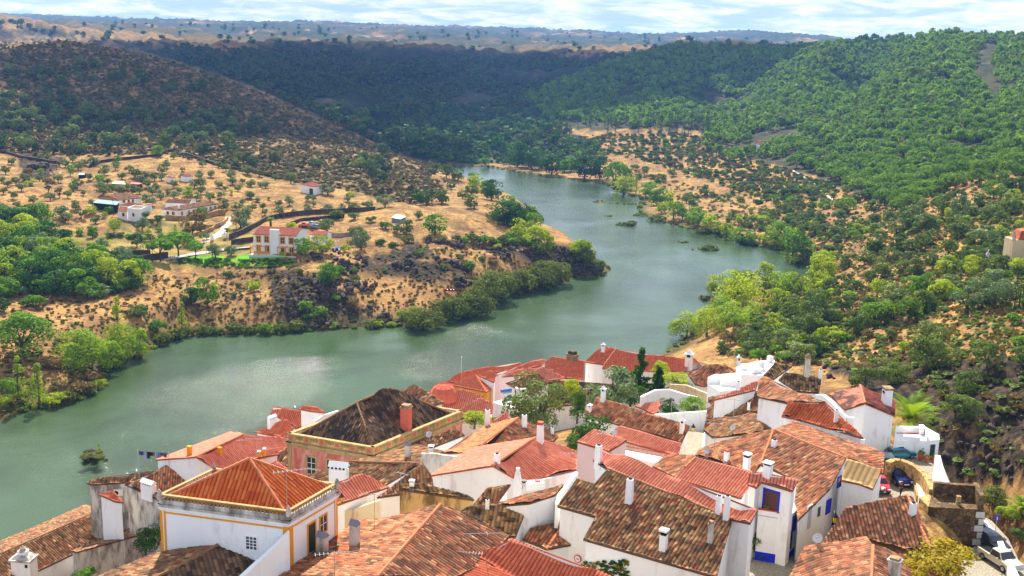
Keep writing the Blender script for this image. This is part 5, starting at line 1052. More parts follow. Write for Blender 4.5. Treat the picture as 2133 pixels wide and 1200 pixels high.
for i, (px, pb, pt, bm, az, lb, n) in enumerate([
 (598, 1064, 984, 2.6, .35, 'tall aerial with three long booms at the near corner of the yellow-trimmed house', 9), (780, 1088, 1031, 1.6, 3.0, 'aerial on a tall pole beside the white yard wall, left of the crumbling ochre wall', 5), (697, 1199, 1152, 3.8, .25, 'aerial with very long serrated boom on the bottom centre roof', 14),
 (1013, 1176, 1111, 2.6, 3.3, 'tall mast with one long boom over the right slope of the bottom centre roof', 1), (986, 1166, 1150, 1.9, 3.0, 'low aerial with many short rods at the knobbly red ridge', 9), (1189, 976, 944, 1.8, 3.1, 'aerial at the right corner of the smooth salmon roof', 5),
 (372, 957, 935, 1.2, 3.2, 'aerial at the left end of the salmon-red roof, near the river', 4), (347, 962, 928, 1.2, 3.2, 'aerial furthest left above the washing line', 3), (445, 974, 957, 1.2, 3.2, 'aerial on the white gable of the salmon-red roof', 3), (502, 935, 917, 1.6, .2, 'aerial in the middle of the wide salmon-red roof', 5),
 (535, 945, 915, 2.2, 3.1, 'aerial with double boom at the right end of the wide salmon-red roof', 8), (1220, 862, 811, 1.2, .2, 'fan-shaped aerial above the silvery olive tree', 4), (1254, 898, 875, 1.4, .2, 'aerial between the fig tree and the squared red roof', 4), (1255, 915, 902, 1.6, .1, 'aerial on the flat roof of the pink annex', 5),
 (1397, 880, 828, 1.6, .1, 'tall thin aerial beside the citrus trees', 4), (1487, 943, 884, 1.8, 3.1, 'aerial at the left edge of the brown houses', 4), (1525, 905, 836, 2.0, 3.0, 'tall grid aerial carrying a round dish', 6), (1700, 892, 826, 1.4, 3.1, 'tall mast in front of the white low wall of the orange roof', 4),
 (1745, 947, 901, 1.2, 3.1, 'aerial on the far slope of the big brown roof', 3), (1804, 922, 887, .8, 0, 'small pole against the tall white gable', 2), (1846, 950, 915, .5, 0, 'thin white pole beside the teal car', 2), (1722, 1058, 990, 1.8, 3.0, 'tall aerial with two arms at the lane edge of the big brown roof', 4),
 (960, 831, 747, .1, 0, 'very tall thin mast among the riverside roofs', 2), (795, 815, 790, 1.1, 3.0, 'aerial on the peak of the collapsed roof', 3), (938, 876, 862, 1.8, 3.0, 'aerial lying low on the balustrade side of the mansion', 4), (1150, 795, 770, .8, 3.1, 'small white aerial on the riverside salmon roof', 3),
 (658, 996, 978, 1.4, 3.0, 'aerial on the brown roof right of the orange hip', 5), (1320, 835, 795, 1.6, .1, 'aerial above the garden pool', 5), (1000, 920, 900, 1.6, 3.0, 'aerial on the golden-orange roof', 4), (835, 1015, 985, 1.2, -.6, 'small aerial on the ridge behind the crumbling ochre wall', 3)]):
    antenna(px, pb, pt, bm, az, lb, n)
def dish(px, py, rad_px, label, h=1.2, aim=-.6, col=None):
    r = roof_at(px, py + rad_px * 2.2); q = Vector(r[1]) if r else G(px, py + rad_px * 2, 60)
    m = mpp(q); R_ = max(.28, rad_px * m); root = empty('satellite_dish', q, PI + aim, label, 'satellite dish', 'satellite dishes'); H = rad_px * 2.2 * m / .92
    mb = MB(); mb.tube([(0, 0, -.1), (0, 0, H)], .03, 5); mb.build('pole', M_METAL, root)
    mb = MB(); n = 16; c = Vector((0, .1, H)); ax = Vector((0, .82, .57)); u = Vector((1, 0, 0)); v = ax.cross(u); rings = [(0, 0), (R_ * .5, .04), (R_, .17 * R_)]
    for off in (0, -.02):
        base = len(mb.v)
        for rr, dz in rings[1:]:
            for k in range(n): p = c + (u * math.cos(2 * PI * k / n) + v * math.sin(2 * PI * k / n)) * rr + ax * (dz + off); mb.v.append(tuple(p))
        mb.v.append(tuple(c + ax * off)); ce = len(mb.v) - 1
        for k in range(n): k2 = (k + 1) % n; mb.f.append((ce, base + k, base + k2)); mb.m.append(0); mb.f.append((base + k, base + n + k, base + n + k2, base + k2)); mb.m.append(0)
    mb.build('reflector', col or M_DISH, root)
    mb = MB(); mb.tube([c - v * R_ * .9, c + ax * R_ * .9], .015, 4); mb.box(c + ax * R_ * .9, (.08, .08, .1)); mb.build('feed_arm', M_METAL, root)
for a in [(403, 941, 6.5, 'grey dish on the white house beside the orange chimney'), (894.5, 905, 7, 'dish at the foot of the mansion balustrade'), (1360, 824, 5.5, 'dish above the green pool cover'), (1526, 891, 6, 'dish on a pole in front of the brown roofs'), (1280.5, 901, 5.5, 'greenish dish beside the fig tree'),
          (1475, 844, 5, 'dish at the corner of the white curved wall'), (1702, 1122, 10, 'large cream dish above the lane, left of the ragged brown roof'), (314, 1194, 7, 'white dish at the bottom left on the nearly black roof')]: dish(*a)
def lantern(pos, label, s=1.0, rz=0, post=None):
    root = empty('wall_lantern', pos, rz, label, 'street lamp', 'yellow wall lanterns'); root.scale = (s, s, s)
    mb = MB(); mb.tube([(0, .7, .25), (0, .35, .35), (0, 0, .28)], .025, 5); mb.tube([(0, .7, -.1), (0, .2, .2)], .018, 4); mb.build('bracket', M_BLACK, root)
    mb = MB(); mb.lathe((0, 0, -.42), [(.10, 0), (.2, .45), (.2, .47)], 6); mb.build('glass', flat('amber_glass', lin((240, 196, 40))[:3], .2) if 'amber_glass' not in MATS else MATS['amber_glass'], root)
    mb = MB(); mb.lathe((0, 0, .05), [(.27, 0), (.16, .16), (.07, .26), (.09, .3), (.02, .4)], 6); mb.lathe((0, 0, -.5), [(.04, 0), (.12, .08)], 6)
    for k in range(6): a = k * PI / 3; mb.tube([(.105 * math.cos(a), .105 * math.sin(a), -.42), (.205 * math.cos(a), .205 * math.sin(a), .05)], .014, 4)
    mb.build('lamp_cap', M_BLACK, root); return root
def at_edge(h, a, b, px, py):
    s, z, L = wall_hit(h['ins'][a], h['ins'][b], px, py); A, B = h['ins'][a], h['ins'][b]; d = (B - A)[:2] / L; return Vector((A[0] + d[0] * s + d[1] * .7, A[1] + d[1] * s - d[0] * .7, z)), math.atan2(d[1], d[0])
lantern(P(712, 1036, 43.6), 'yellow wall lantern beside the yellow-trimmed house', 1.0)
lantern(P(1444, 891, 41.5), 'yellow wall lantern on the white yard wall in the centre', 1.1)
lantern(P(1763, 966, 47.4), 'yellow wall lantern against the cream tiled roof', 1.25)
lantern(P(1739.5, 1078, 46.6), 'yellow wall lantern above the narrow lane', 1.1)
# ------------------------------------------------------------------ white yard walls and terraces
def yard(name, label, pts, z, zt_, mat=None, w=.3, cat='wall', group='white yard walls'):
    """free-standing wall: pixel polyline of its top at height(s) zt, foot at z"""
    T = [P(x, y, q) for (x, y), q in zip(pts, zt_ if isinstance(zt_, (list, tuple)) else [zt_] * len(pts))]; mb = MB()
    for i in range(len(T) - 1):
        a, b = T[i], T[i + 1]; d = (b - a); d.z = 0; d.normalize(); o = Vector((d.y, -d.x, 0)) * w / 2
        mb.hexa([(a.x + o.x, a.y + o.y, z), (b.x + o.x, b.y + o.y, z), (b.x - o.x, b.y - o.y, z), (a.x - o.x, a.y - o.y, z)], [a + o, b + o, b - o, a - o])
    org = T[len(T) // 2].copy(); org.z = z; return tag(mb.build(name, mat or M_WHITE, None, tuple(org)), label, cat, group)
yard('garden_wall', 'long curving white garden wall left of the brown roofs', [(1364, 863), (1400, 861), (1440, 858), (1474, 856), (1472, 890), (1464, 930)], 34, [39.2, 39.3, 39.5, 39.8, 40.5, 41.2])
yard('garden_wall', 'white wall carrying a sloped mossy coping in front of the yellow-trimmed house', [(602, 1106), (570, 1138), (540, 1166), (500, 1203)], 43, [51.4, 50.4, 49.6, 48.8], w=.4)
yard('garden_wall', 'cream yard wall right of the yellow-trimmed house', [(697, 1066), (735, 1060), (770, 1048), (812, 1036), (828, 1031)], 36, [41.6, 41.9, 42.2, 42.6, 42.8], WM['cream'])
yard('garden_wall', 'white parapet in front of the barbecue terrace', [(1088, 1005), (1130, 998), (1165, 990), (1201, 982)], 41, 43.4, w=.2)
yard('garden_wall', 'white wall with steep clay coping beside the brown-roofed long house', [(1201, 983), (1185, 1004), (1165, 1030), (1160, 1050)], 44, [48.4, 48.4, 48.4, 48.2], w=.3)
yard('garden_wall', 'stained wedge of wall in the middle of the salmon roofs', [(878, 944), (905, 944), (930, 948), (955, 951)], 40, [43.6, 43.5, 43.2, 42.9], WM['stain'], w=.35)
yard('garden_wall', 'white swept gable parapet left of the tall white house', [(1700, 822), (1716, 822), (1735, 838), (1752, 857), (1765, 868), (1779, 870)], 44, [48.4, 48.7, 48.5, 48.2, 47.8, 47.8], w=.4)
yard('garden_wall', 'low white wall along the bottom of the orange-brown roof', [(1661, 870), (1690, 880), (1730, 893), (1770, 906), (1800, 916)], 44, 48.3, w=.35)
yard('garden_wall', 'white-topped curved wall around the garden pool', [(1335, 826), (1365, 812), (1395, 811), (1430, 822), (1460, 828)], 33, [38.2, 38.5, 38.7, 38.9, 39.2])
yard('garden_wall', 'sloping white wall by the blue pool chairs', [(1395, 800), (1430, 802), (1470, 818), (1490, 826)], 34, [36.5, 37, 37.6, 38], WM['cream'])
yard('garden_wall', 'white end wall of the wide red roof near the river', [(656, 876), (672, 865), (704, 855)], 26, [29.6, 29.9, 30.2])
yard('road_wall', 'white curved wall along the edge of the upper road', [(1953, 948), (1958, 968), (1964, 990), (1971, 1005), (1977, 1014)], 42.5, [45.6, 45.4, 45.3, 45.2, 45.2], w=.5)
yard('road_wall', 'long white wall beside the road at the bottom right corner', [(2050, 1083), (2062, 1100), (2080, 1120), (2092, 1148), (2106, 1178), (2120, 1206)], 39, [42.6] * 6, w=.5)
yard('ramp_wall', 'outer ochre wall of the curved ramp', [(1850, 962), (1862, 957), (1876, 957), (1893, 963), (1910, 972), (1925, 985), (1936, 1002), (1943, 1020)], 43.0, [45.4] * 8, M_OCHST, w=.6, group='ochre ramp walls')
yard('ramp_wall', 'inner ochre wall of the curved ramp beside the dark blue car', [(1880, 974), (1890, 982), (1900, 994), (1908, 1010), (1913, 1032)], 42.8, [43.85] * 5, M_OCHST, w=.3, group='ochre ramp walls')
def paving(name, label, pts, z, mat):
    mb = MB(); Q = [P(x, y, q) for (x, y), q in zip(pts, z if isinstance(z, (list, tuple)) else [z] * len(pts))]; mb.poly(Q); mb.poly([q - Vector((0, 0, .3)) for q in Q][::-1])
    for i in range(len(Q)): a, b = Q[i], Q[(i + 1) % len(Q)]; mb.poly([a - Vector((0, 0, 3)), b - Vector((0, 0, 3)), b, a])
    o = mb.build(name, mat); tag(o, label, kind='structure')
paving('street', 'cobbled lane with parked cars', *STREETS[0], M_COB); paving('street', 'shaded cobbled lane at the bottom', *STREETS[1], M_COB); paving('street', 'road at the bottom right corner', *STREETS[2], M_COB); paving('yard', 'garden yard with pale paving', *STREETS[3], M_COB)
paving('ramp', 'pale stone-paved ramp between the ochre walls', [(1868, 968), (1880, 962), (1905, 972), (1925, 990), (1940, 1020), (1936, 1040), (1915, 1036), (1908, 1005), (1893, 980)], 44.1, M_PAVE)
# right-hand white house: lower wing, terrace, door, windows
def block(name, label, pts, z0, z1, mat, par=None, org=None, cat='house', group=None):
    """prism with pixel corners seen at its top height"""
    T = [P(x, y, z1) for x, y in pts]; c = sum(T, Vector()) / len(T)
    ar = sum(T[i].x * T[(i + 1) % len(T)].y - T[(i + 1) % len(T)].x * T[i].y for i in range(len(T)))
    if ar < 0: T = T[::-1]
    mb = MB(); n = len(T); mb.faces([(q.x, q.y, z0) for q in T] + [tuple(q) for q in T], [tuple(range(n))[::-1], tuple(range(n, 2 * n))] + [(i, (i + 1) % n, n + (i + 1) % n, n + i) for i in range(n)])
    if par is None: root = empty(name, (c.x, c.y, z0), 0, label, cat, group); org = root.location.copy(); mb.build('wall', mat, root, org); return root, org, T
    return mb.build(name, mat, par, org), org, T
wing, wo_, WT = block('gable_house_wing', 'flat-topped white wing with roof terrace and dark front door beside the palm', [(1862, 921), (1957, 916), (1956, 905), (1926, 888), (1866, 888)], 42.5, 45.0, M_WHITE, group='whitewashed houses of the old town')
Af, Bf = P(1862, 921, 45.0), P(1957, 916, 45.0)
Av, Bv = Vector((Af.x, Af.y, 0)), Vector((Bf.x, Bf.y, 0))
window(wing, wo_, Av, Bv, 1941.5, 938, .6, 1.35, frame=M_WHITE, name='door', glass=M_DKGREEN, fw=.06)
window(wing, wo_, Av, Bv, 1876, 939, .65, .9, frame=M_WHITE, name='door', glass=M_DKGREEN, fw=.04)
for px, py in ((1922, 935), (1925, 943)): window(wing, wo_, Av, Bv, px, py, .35, .28, glass=flat('meter_box', (.5, .5, .5), .6) if 'meter_box' not in MATS else MATS['meter_box'], bars=None, fw=.03)
block('terrace_parapet', '', [(1864, 908), (1917, 911), (1918, 906), (1865, 903)], 44.9, 45.5, M_WHITE, wing, wo_)
block('terrace_parapet', '', [(1866, 889), (1926, 890), (1926, 888), (1866, 887)], 44.9, 45.7, M_WHITE, wing, wo_)
block('terrace_parapet', '', [(1926, 890), (1931, 909), (1934, 908), (1929, 889)], 44.9, 45.6, M_WHITE, wing, wo_)
block('terrace_floor', '', [(1868, 903), (1926, 906), (1922, 892), (1868, 891)], 44.9, 45.04, M_TERRA, wing, wo_)
mb = MB(); D0, D1 = P(1866, 891, 45.5), P(1926, 889, 45.5)
for k in range(12): q = D0.lerp(D1, (k + .5) / 12); mb.box(q + Vector((0, -.14, -.2)), (.2, .04, .18), .1)
mb.build('parapet_pattern', M_DARK, wing, wo_)
mb = MB(); q = P(1919, 895, 45.5); mb.box(q, (.5, .4, 1.0)); mb.build('chimney', M_WHITE, wing, wo_)
mb = MB()
for k in range(3): q = P(1941, 953 + k * 2, 43.4 - k * .15); mb.box(q, (1.5, .4, .16))
mb.build('door_step', M_TERRA, wing, wo_)
# terraces among the far houses
tr, to, TT = block('terrace_house', 'white house with lattice-walled roof terraces, right of the citrus garden', [(1474, 800), (1484, 781), (1555, 775), (1590, 782), (1585, 800), (1530, 812), (1500, 815)], 34, 39.2, M_WHITE, group='whitewashed houses of the old town')
for pts in ([(1474, 786), (1490, 779), (1592, 786), (1592, 790)], [(1527, 782), (1530, 779), (1600, 783), (1600, 787)], [(1500, 790), (1502, 787), (1575, 793), (1574, 796)]): block('parapet', '', pts, 39.0, 40.1, M_WHITE, tr, to)
mb = MB(); D0, D1 = P(1530, 783, 39.9), P(1598, 787, 39.9)
for k in range(14): q = D0.lerp(D1, (k + .5) / 14); mb.box(q + Vector((0, -.25, -.25)), (.22, .05, .22), -.1)
mb.build('parapet_pattern', M_DARK, tr, to)
t2r, t2o, _ = block('terrace_house', 'stepped white rooftop with small vent boxes by the hillside', [(1534, 765), (1575, 752), (1614, 750), (1610, 762), (1588, 782), (1545, 780)], 36, 41.6, M_WHITE, group='whitewashed houses of the old town')
for (px, py, w, h) in ((1582, 768, 1.2, 1.0), (1604, 752, .6, .7), (1575, 775, 1.6, .5), (1550, 768, .8, .6)): q = P(px, py, 41.7); mb = MB(); mb.box(q + Vector((0, 0, h / 2)), (w, .8, h), .4); mb.build('vent_box', M_WHITE, t2r, t2o, bevel=.03)
at, ao, _ = block('terrace_house', 'small white flat roof carrying air conditioners and a solar heater', [(1027, 838), (1066, 850), (1105, 838), (1068, 826)], 30, 35.2, M_WHITE, group='whitewashed houses of the old town')
q = P(1089, 829, 35.2); root = empty('air_conditioner', q, .3, 'tall beige air conditioner with two fans, right one on the flat roof', 'air conditioner', 'air conditioners on the flat roof')
MBX = flat('beige_casing', lin((206, 200, 190))[:3], .5)
mb = MB(); mb.box((0, 0, .7), (.95, .4, 1.4)); mb.build('casing', MBX, root, bevel=.02)
for z in (.38, 1.02): mb = MB(); mb.tube([(0, -.2, z), (0, -.23, z)], .27, 14); mb.build('fan', M_DARK, root)
q = P(1076, 826, 35.2); root = empty('air_conditioner', q, .3, 'slim air conditioner seen edge on, left of the twin-fan unit', 'air conditioner', 'air conditioners on the flat roof'); mb = MB(); mb.box((0, 0, .65), (.35, .8, 1.3)); mb.build('casing', MBX, root, bevel=.02); mb = MB(); mb.tube([(-.18, 0, .7), (-.2, 0, .7)], .26, 12); mb.build('fan', M_DARK, root)
q = P(1056, 827, 35.2); root = empty('solar_heater', q, .5, 'solar water heater with blue and white tank on the flat roof', 'solar heater')
mb = MB(); mb.tube([(-.8, .3, .9), (.8, .3, .9)], .26, 12); mb.build('tank', flat('tank_blue', lin((60, 120, 190))[:3], .3), root); mb = MB(); mb.hexa([(-.7, -1.2, .1), (.7, -1.2, .1), (.7, -1.15, .16), (-.7, -1.15, .16)], [(-.7, .2, .85), (.7, .2, .85), (.7, .25, .92), (-.7, .25, .92)]); mb.build('panel', M_METAL, root)
q = P(270, 1027, 28.2); root = empty('air_conditioner', (q.x, q.y, 28), 0, 'white air conditioner on the stained wall of the riverside house', 'air conditioner', None); hh_ = hs('mossy roof at the left water edge'); sA, zA, LA = wall_hit(hh_['ins']['a'], hh_['ins']['b'], 246, 1024); A_, B_ = hh_['ins']['a'], hh_['ins']['b']; d_ = (B_ - A_)[:2] / LA
root.location = (A_[0] + d_[0] * sA + d_[1] * .25, A_[1] + d_[1] * sA - d_[0] * .25, zA - .4); root.rotation_euler[2] = math.atan2(d_[1], d_[0])
mb = MB(); mb.box((0, 0, .4), (1.2, .4, .85)); mb.build('casing', MBX, root, bevel=.02); mb = MB(); mb.tube([(-.22, -.2, .4), (-.22, -.23, .4)], .3, 14); mb.build('fan', M_DARK, root)
# orange dome
q = P(924, 824, 33.4); root = empty('dome_roof', q, 0, 'ribbed orange dome awning near the river', 'dome'); mb = MB(); mb.lathe((0, 0, -.6), [(2.1, 0), (2.1, .6), (1.95, 1.3), (1.5, 1.95), (.8, 2.35), (.02, 2.5)], 20); mb.build('dome', M_PINKC, root, smooth=False)
mb = MB()
for k in range(10): a = k * PI / 5; mb.tube([(2.12 * math.cos(a), 2.12 * math.sin(a), 0), (1.97 * math.cos(a), 1.97 * math.sin(a), .7), (1.52 * math.cos(a), 1.52 * math.sin(a), 1.36), (.82 * math.cos(a), .82 * math.sin(a), 1.77), (0, 0, 1.93)], .04, 4, cap=False)
mb.build('rib', M_TERRA, root)
# terracotta lattice terrace behind the pink annex
q0, q1 = P(1298, 936, 44.6), P(1389, 953, 44.2); root = empty('lattice_balustrade', q0, 0, 'terracotta lattice balustrade of the terrace beside the pink annex', 'balustrade'); mb = MB(); L = (q1 - q0).length; n = 34
for z in (0, .38, .75): mb.tube([(0, 0, z), tuple(q1 - q0 + Vector((0, 0, z)))], .05, 4)
for k in range(n + 1): p = (q1 - q0) * k / n; mb.tube([(p.x, p.y, p.z), (p.x, p.y, p.z + .75)], .03, 4)
mb.build('lattice', M_TERRA, root)
block('terrace_house', 'white terrace block under the terracotta lattice', [(1296, 950), (1380, 968), (1392, 953), (1302, 936)], 38, 43.9, M_WHITE, group='whitewashed houses of the old town')
# barbecue terrace: table, grill, chimney
q = P(1077.5, 1029, 44.0); root = empty('bottle_chimney', q, 0, 'tall white bottle-shaped chimney standing at the barbecue terrace', 'chimney'); H = 57 * mpp(q); mb = MB(); mb.lathe((0, 0, -3), [(.42, 0), (.38, H * .55 + 3), (.28, H * .72 + 3), (.2, H * .86 + 3), (.2, H * .88 + 3)], 4); mb.build('shaft', M_WHITE, root); mb = MB(); mb.lathe((0, 0, H * .88), [(.17, 0), (.19, H * .12)], 8); mb.build('pot', M_WHITE, root)
q = P(1113, 1019, 43.6); root = empty('garden_table', q, .2, 'garden table with a white cloth on the barbecue terrace', 'table'); mb = MB(); mb.box((0, 0, .72), (1.7, .9, .05)); mb.hexa([(-.9, -.5, .1), (.9, -.5, .1), (.9, .5, .1), (-.9, .5, .1)], [(-.85, -.45, .74), (.85, -.45, .74), (.85, .45, .74), (-.85, .45, .74)]); mb.build('tablecloth', M_WHITE, root)
mb = MB(); mb.box((.3, 0, .8), (.5, .3, .1)); mb.build('tray', M_TERRA, root)
q = P(1091, 1018, 43.6); root = empty('barbecue', q, 0, 'black barbecue on legs beside the white table', 'barbecue'); mb = MB(); mb.lathe((0, 0, .6), [(.12, 0), (.28, .15), (.3, .25)], 10); mb.build('bowl', M_BLACK, root)
for k in range(3): a = k * 2.1; mb = MB(); mb.tube([(.25 * math.cos(a), .25 * math.sin(a), 0), (.1 * math.cos(a), .1 * math.sin(a), .65)], .02, 4); mb.build('leg', M_BLACK, root)
# washing line
p0, p1 = P(288, 957, 33), P(352, 962, 33); root = empty('washing_line', p0, 0, 'washing line strung between posts above the left riverside house', 'washing line'); mb = MB(); mb.tube([(0, 0, 1.2), tuple((p1 - p0) * .5 + Vector((0, 0, 1.05))), tuple(p1 - p0 + Vector((0, 0, 1.2)))], .012, 4); mb.build('line', M_BLACK, root)
mb = MB(); [mb.tube([(q.x - p0.x, q.y - p0.y, -2.5), (q.x - p0.x, q.y - p0.y, 1.3)], .04, 5) for q in (p0, p1)]; mb.build('post', M_METAL, root)
for i, (rgb, w, h, nm) in enumerate((((46, 42, 96), .55, .5, 'navy shirt'), ((150, 160, 190), .45, 1.0, 'pale jeans'), ((30, 26, 36), .4, .9, 'black trousers'), ((34, 32, 44), .6, .5, 'black top'), ((170, 160, 150), .5, .5, 'grey towel'), ((96, 110, 170), .5, .65, 'blue shirt'), ((90, 30, 80), .4, .35, 'purple top'), ((60, 60, 90), .4, .6, 'slate shirt'))):
    t = .12 + i * .11; q = p0.lerp(p1, t) + Vector((0, 0, 1.1)); m_ = flat('cloth_%d' % i, lin(rgb)[:3], .9, .1); o = MB(); ca = (p1 - p0).normalized(); a = math.atan2(ca.y, ca.x); n_ = 5
    for k in range(n_): u = (k / (n_ - 1) - .5) * w; o.box((u, .03 * math.sin(k * 1.7), -h / 2 + .02 * math.cos(k * 2)), (w / n_ * 1.02, .02, h * (1 - .06 * (k % 2))))
    ob = o.build('garment', m_, None); ob.location = q; ob.rotation_euler = (0, 0, a); tag(ob, nm + ' hanging on the washing line', 'clothing', 'laundry on the line')
# ------------------------------------------------------------------ stone tower and its coping
tw, two, TWT = block('stone_tower', 'squat rubble-stone tower with pale corner stones and open parapet', [(1934, 1056), (2051, 1062), (2036, 1020), (1944, 1015)], 37.5, 45.0, stone_mat('rubble_masonry', (138, 110, 74), (110, 86, 56), (72, 56, 38), 2.2), cat='tower')
def edge_box(a, b, z0, z1, th, name, mat, par, org):
    a = P(*a); b = P(*b); d = (b - a); d.z = 0; d.normalize(); o = Vector((-d.y, d.x, 0)) * th; mb = MB(); mb.hexa([(a.x, a.y, z0), (b.x, b.y, z0), (b.x + o.x, b.y + o.y, z0), (a.x + o.x, a.y + o.y, z0)], [(a.x, a.y, z1), (b.x, b.y, z1), (b.x + o.x, b.y + o.y, z1), (a.x + o.x, a.y + o.y, z1)]); return mb.build(name, mat, par, org)
MS = MATS['rubble_masonry']
edge_box((1944, 1034, 45.0), (2027, 1040, 45.0), 44.9, 46.3, .45, 'parapet', MS, tw, two); edge_box((2048, 1061, 45.0), (2034, 1033, 45.0), 44.9, 46.3, -.0 + .45, 'parapet', MS, tw, two)
A = P(2051, 1062, 45.0); B = P(1934, 1056, 45.0); d = (B - A).normalized(); mb = MB()
for k in range(8): w = .75 if k % 2 else .45; z = 39.6 + k * .66; mb.hexa([A + d * 0 + Vector((.04, -.05, z - 45.0)), A + d * w + Vector((.04, -.05, z - 45.0)), A + d * w + Vector((.04, .2, z - 45.0)), A + Vector((.04, .2, z - 45.0))][::-1], [A + d * 0 + Vector((.04, -.05, z - 44.45)), A + d * w + Vector((.04, -.05, z - 44.45)), A + d * w + Vector((.04, .2, z - 44.45)), A + Vector((.04, .2, z - 44.45))][::-1])
mb.build('quoins', flat('pale_quoin', lin((206, 200, 190))[:3], .8, var=.2), tw, two)
q = P(1995, 1051, 45.0); mb = MB(); mb.box(q + Vector((0, 0, .4)), (.35, .35, .9)); mb.build('stone_post', M_OCHST, tw, two)
# ramp corner by the tower
block('ramp_corner', 'ochre stone bastion joining the ramp to the tower', [(1915, 1036), (1934, 1056), (1944, 1016), (1936, 1030)], 40, 44.9, M_OCHST, cat='wall')
block('stone_buttress', 'sloping ochre buttress left of the tower', [(1912, 1062), (1934, 1092), (1937, 1056), (1916, 1040)], 40, 43.9, M_OCHST, cat='wall')
# ------------------------------------------------------------------ balcony house front
hb2 = hs('blue-framed brown door'); br, bo = hb2['root'], hb2['org']
bb, _, BT = block('balcony_block', '', [(1579, 1072), (1638, 1081), (1662, 1060), (1660, 1048), (1585, 1048)], 42.0, 46.7, M_WHITE, br, bo)
A, B, C = P(1579, 1072, 46.7), P(1638, 1081, 46.7), P(1662, 1060, 46.7)
mb = MB(); on_wall(mb, A, B, 0, (B - A).length, 42, 43.4, .03); on_wall(mb, B, C, 0, (C - B).length, 42, 43.2, .03); mb.build('base_band', M_BLUE, br, bo)
mb = MB(); on_wall(mb, A, B, 0, (B - A).length, 46.6, 47.15, 0, .2); mb.build('balcony_wall', M_WHITE, br, bo); mb = MB(); on_wall(mb, A, B, -.05, (B - A).length + .05, 47.15, 47.23, .05, .25); mb.build('coping', M_TERRA, br, bo)
dq = P(1605, 1044, 48.2); Al, Bl = P(1585, 1052, 47.6), P(1645, 1058, 47.6)
Al = Vector((Al.x, Al.y + .9, 0)); Bl = Vector((Bl.x, Bl.y + .9, 0))
window(br, bo, hb2['ins']['b'], hb2['ins']['c'], 1606, 1044, 1.25, 1.75, frame=M_BLUE, glass=M_BROWNW, name='door', fw=.14)
window(br, bo, B, C, 1645, 1125, .6, 1.5, frame=M_BLUE, glass=M_GLASS, bars=None, fw=.12); window(br, bo, B, C, 1653, 1090, .6, 1.2, frame=M_BLUE, bars=None, fw=.12)
# ------------------------------------------------------------------ street things
M_SIGNR = flat('sign_red', (.6, .02, .02), .4); M_SIGNB = flat('sign_blue', lin((30, 60, 180))[:3], .4)
def wall_pick(px, py):
    best = None
    for h in HS:
        for a, b in h['bd']:
            A, B = h['ins'][a], h['ins'][b]
            s, z, L = wall_hit(A, B, px, py)
            if -.05 < s < L + .05 and h['zbase'] < z < max(A[2], B[2]) + .1:
                q = A + (B - A) / math.hypot(*(B - A)[:2]) * s; t = math.hypot(q[0], q[1])
                if best is None or t < best[0]: best = (t, A, B, s, z, L)
    return best
_, A_, B_, s, z, L = wall_pick(1204.6, 1163); d2 = (B_ - A_)[:2] / L; root = empty('road_sign', (A_[0] + d2[0] * s + d2[1] * .12, A_[1] + d2[1] * s - d2[0] * .12, z), math.atan2(d2[1], d2[0]), 'round white road sign with red rim on the white wall', 'road sign')
mb = MB(); mb.tube([(0, .02, 0), (0, -.02, 0)], .33, 24); mb.build('rim', M_SIGNR, root); mb = MB(); mb.tube([(0, -.02, 0), (0, -.035, 0)], .25, 24); mb.build('face', M_WHITE, root)
def text(body, size, mat, parent, loc, rot=(PI / 2, 0, 0), name='lettering'):
    cu = bpy.data.curves.new(name, 'FONT'); cu.body = body; cu.size = size; cu.align_x = 'CENTER'; cu.align_y = 'CENTER'; cu.extrude = .004; o = bpy.data.objects.new(name, cu); COL.objects.link(o); me = bpy.data.meshes.new_from_object(o); bpy.data.objects.remove(o); o = bpy.data.objects.new(name, me); COL.objects.link(o); me.materials.clear(); me.materials.append(mat); o.parent = parent; o.location = loc; o.rotation_euler = rot; return o
text('1.8m', .17, M_BLACK, root, (0, -.045, 0))
q = G(2073, 1100, 60); q = P(2073, 1108, 41.6); root = empty('road_sign', q, .1, 'square blue dead-end sign on a thin pole by the grassy slope', 'road sign'); H = 1.5; mb = MB(); mb.tube([(0, 0, -.5), (0, 0, 1.6)], .03, 6); mb.build('pole', M_METAL, root); mb = MB(); mb.box((0, -.04, 1.45), (.5, .03, .5)); mb.build('panel', M_SIGNB, root)
mb = MB(); mb.box((0, -.062, 1.36), (.09, .01, .26)); mb.build('symbol', M_WHITE, root); mb = MB(); mb.box((0, -.062, 1.54), (.26, .012, .08)); mb.build('symbol_bar', M_SIGNR, root)
for px, py, rz, rgb, lb, s_, k, z in ((1874, 953, -72, (24, 130, 140), 'teal hatchback parked under the white house', .78, 'hatch', 43.2), (1849, 975, 175, (120, 136, 132), 'grey-green car partly behind the roof corner', .86, 'hatch', 43.2), (1871, 1001, 183, (34, 44, 110), 'dark blue car facing the viewer beside the ramp wall', .98, 'hatch', 43.2),
   (1829, 1017, 178, (200, 40, 56), 'red car half hidden by the wall', .86, 'hatch', 43.2), (1778, 1056, 190, (40, 58, 54), 'dark green car glimpsed between the roofs', .86, 'hatch', 43.2), (2065, 1140, 192, (40, 48, 60), 'dark grey car beside the long white wall', .9, 'hatch', 41.6), (2082, 1176, 198, (206, 196, 170), 'old cream pickup with open load bed at the bottom right', .95, 'pickup', 41.6), (1722, 1104, 190, (190, 196, 200), 'white car in the shaded lane', .8, 'hatch', 42.6)):
    car(P(px, py, z + .02), R(rz), rgb, lb, s_, k)
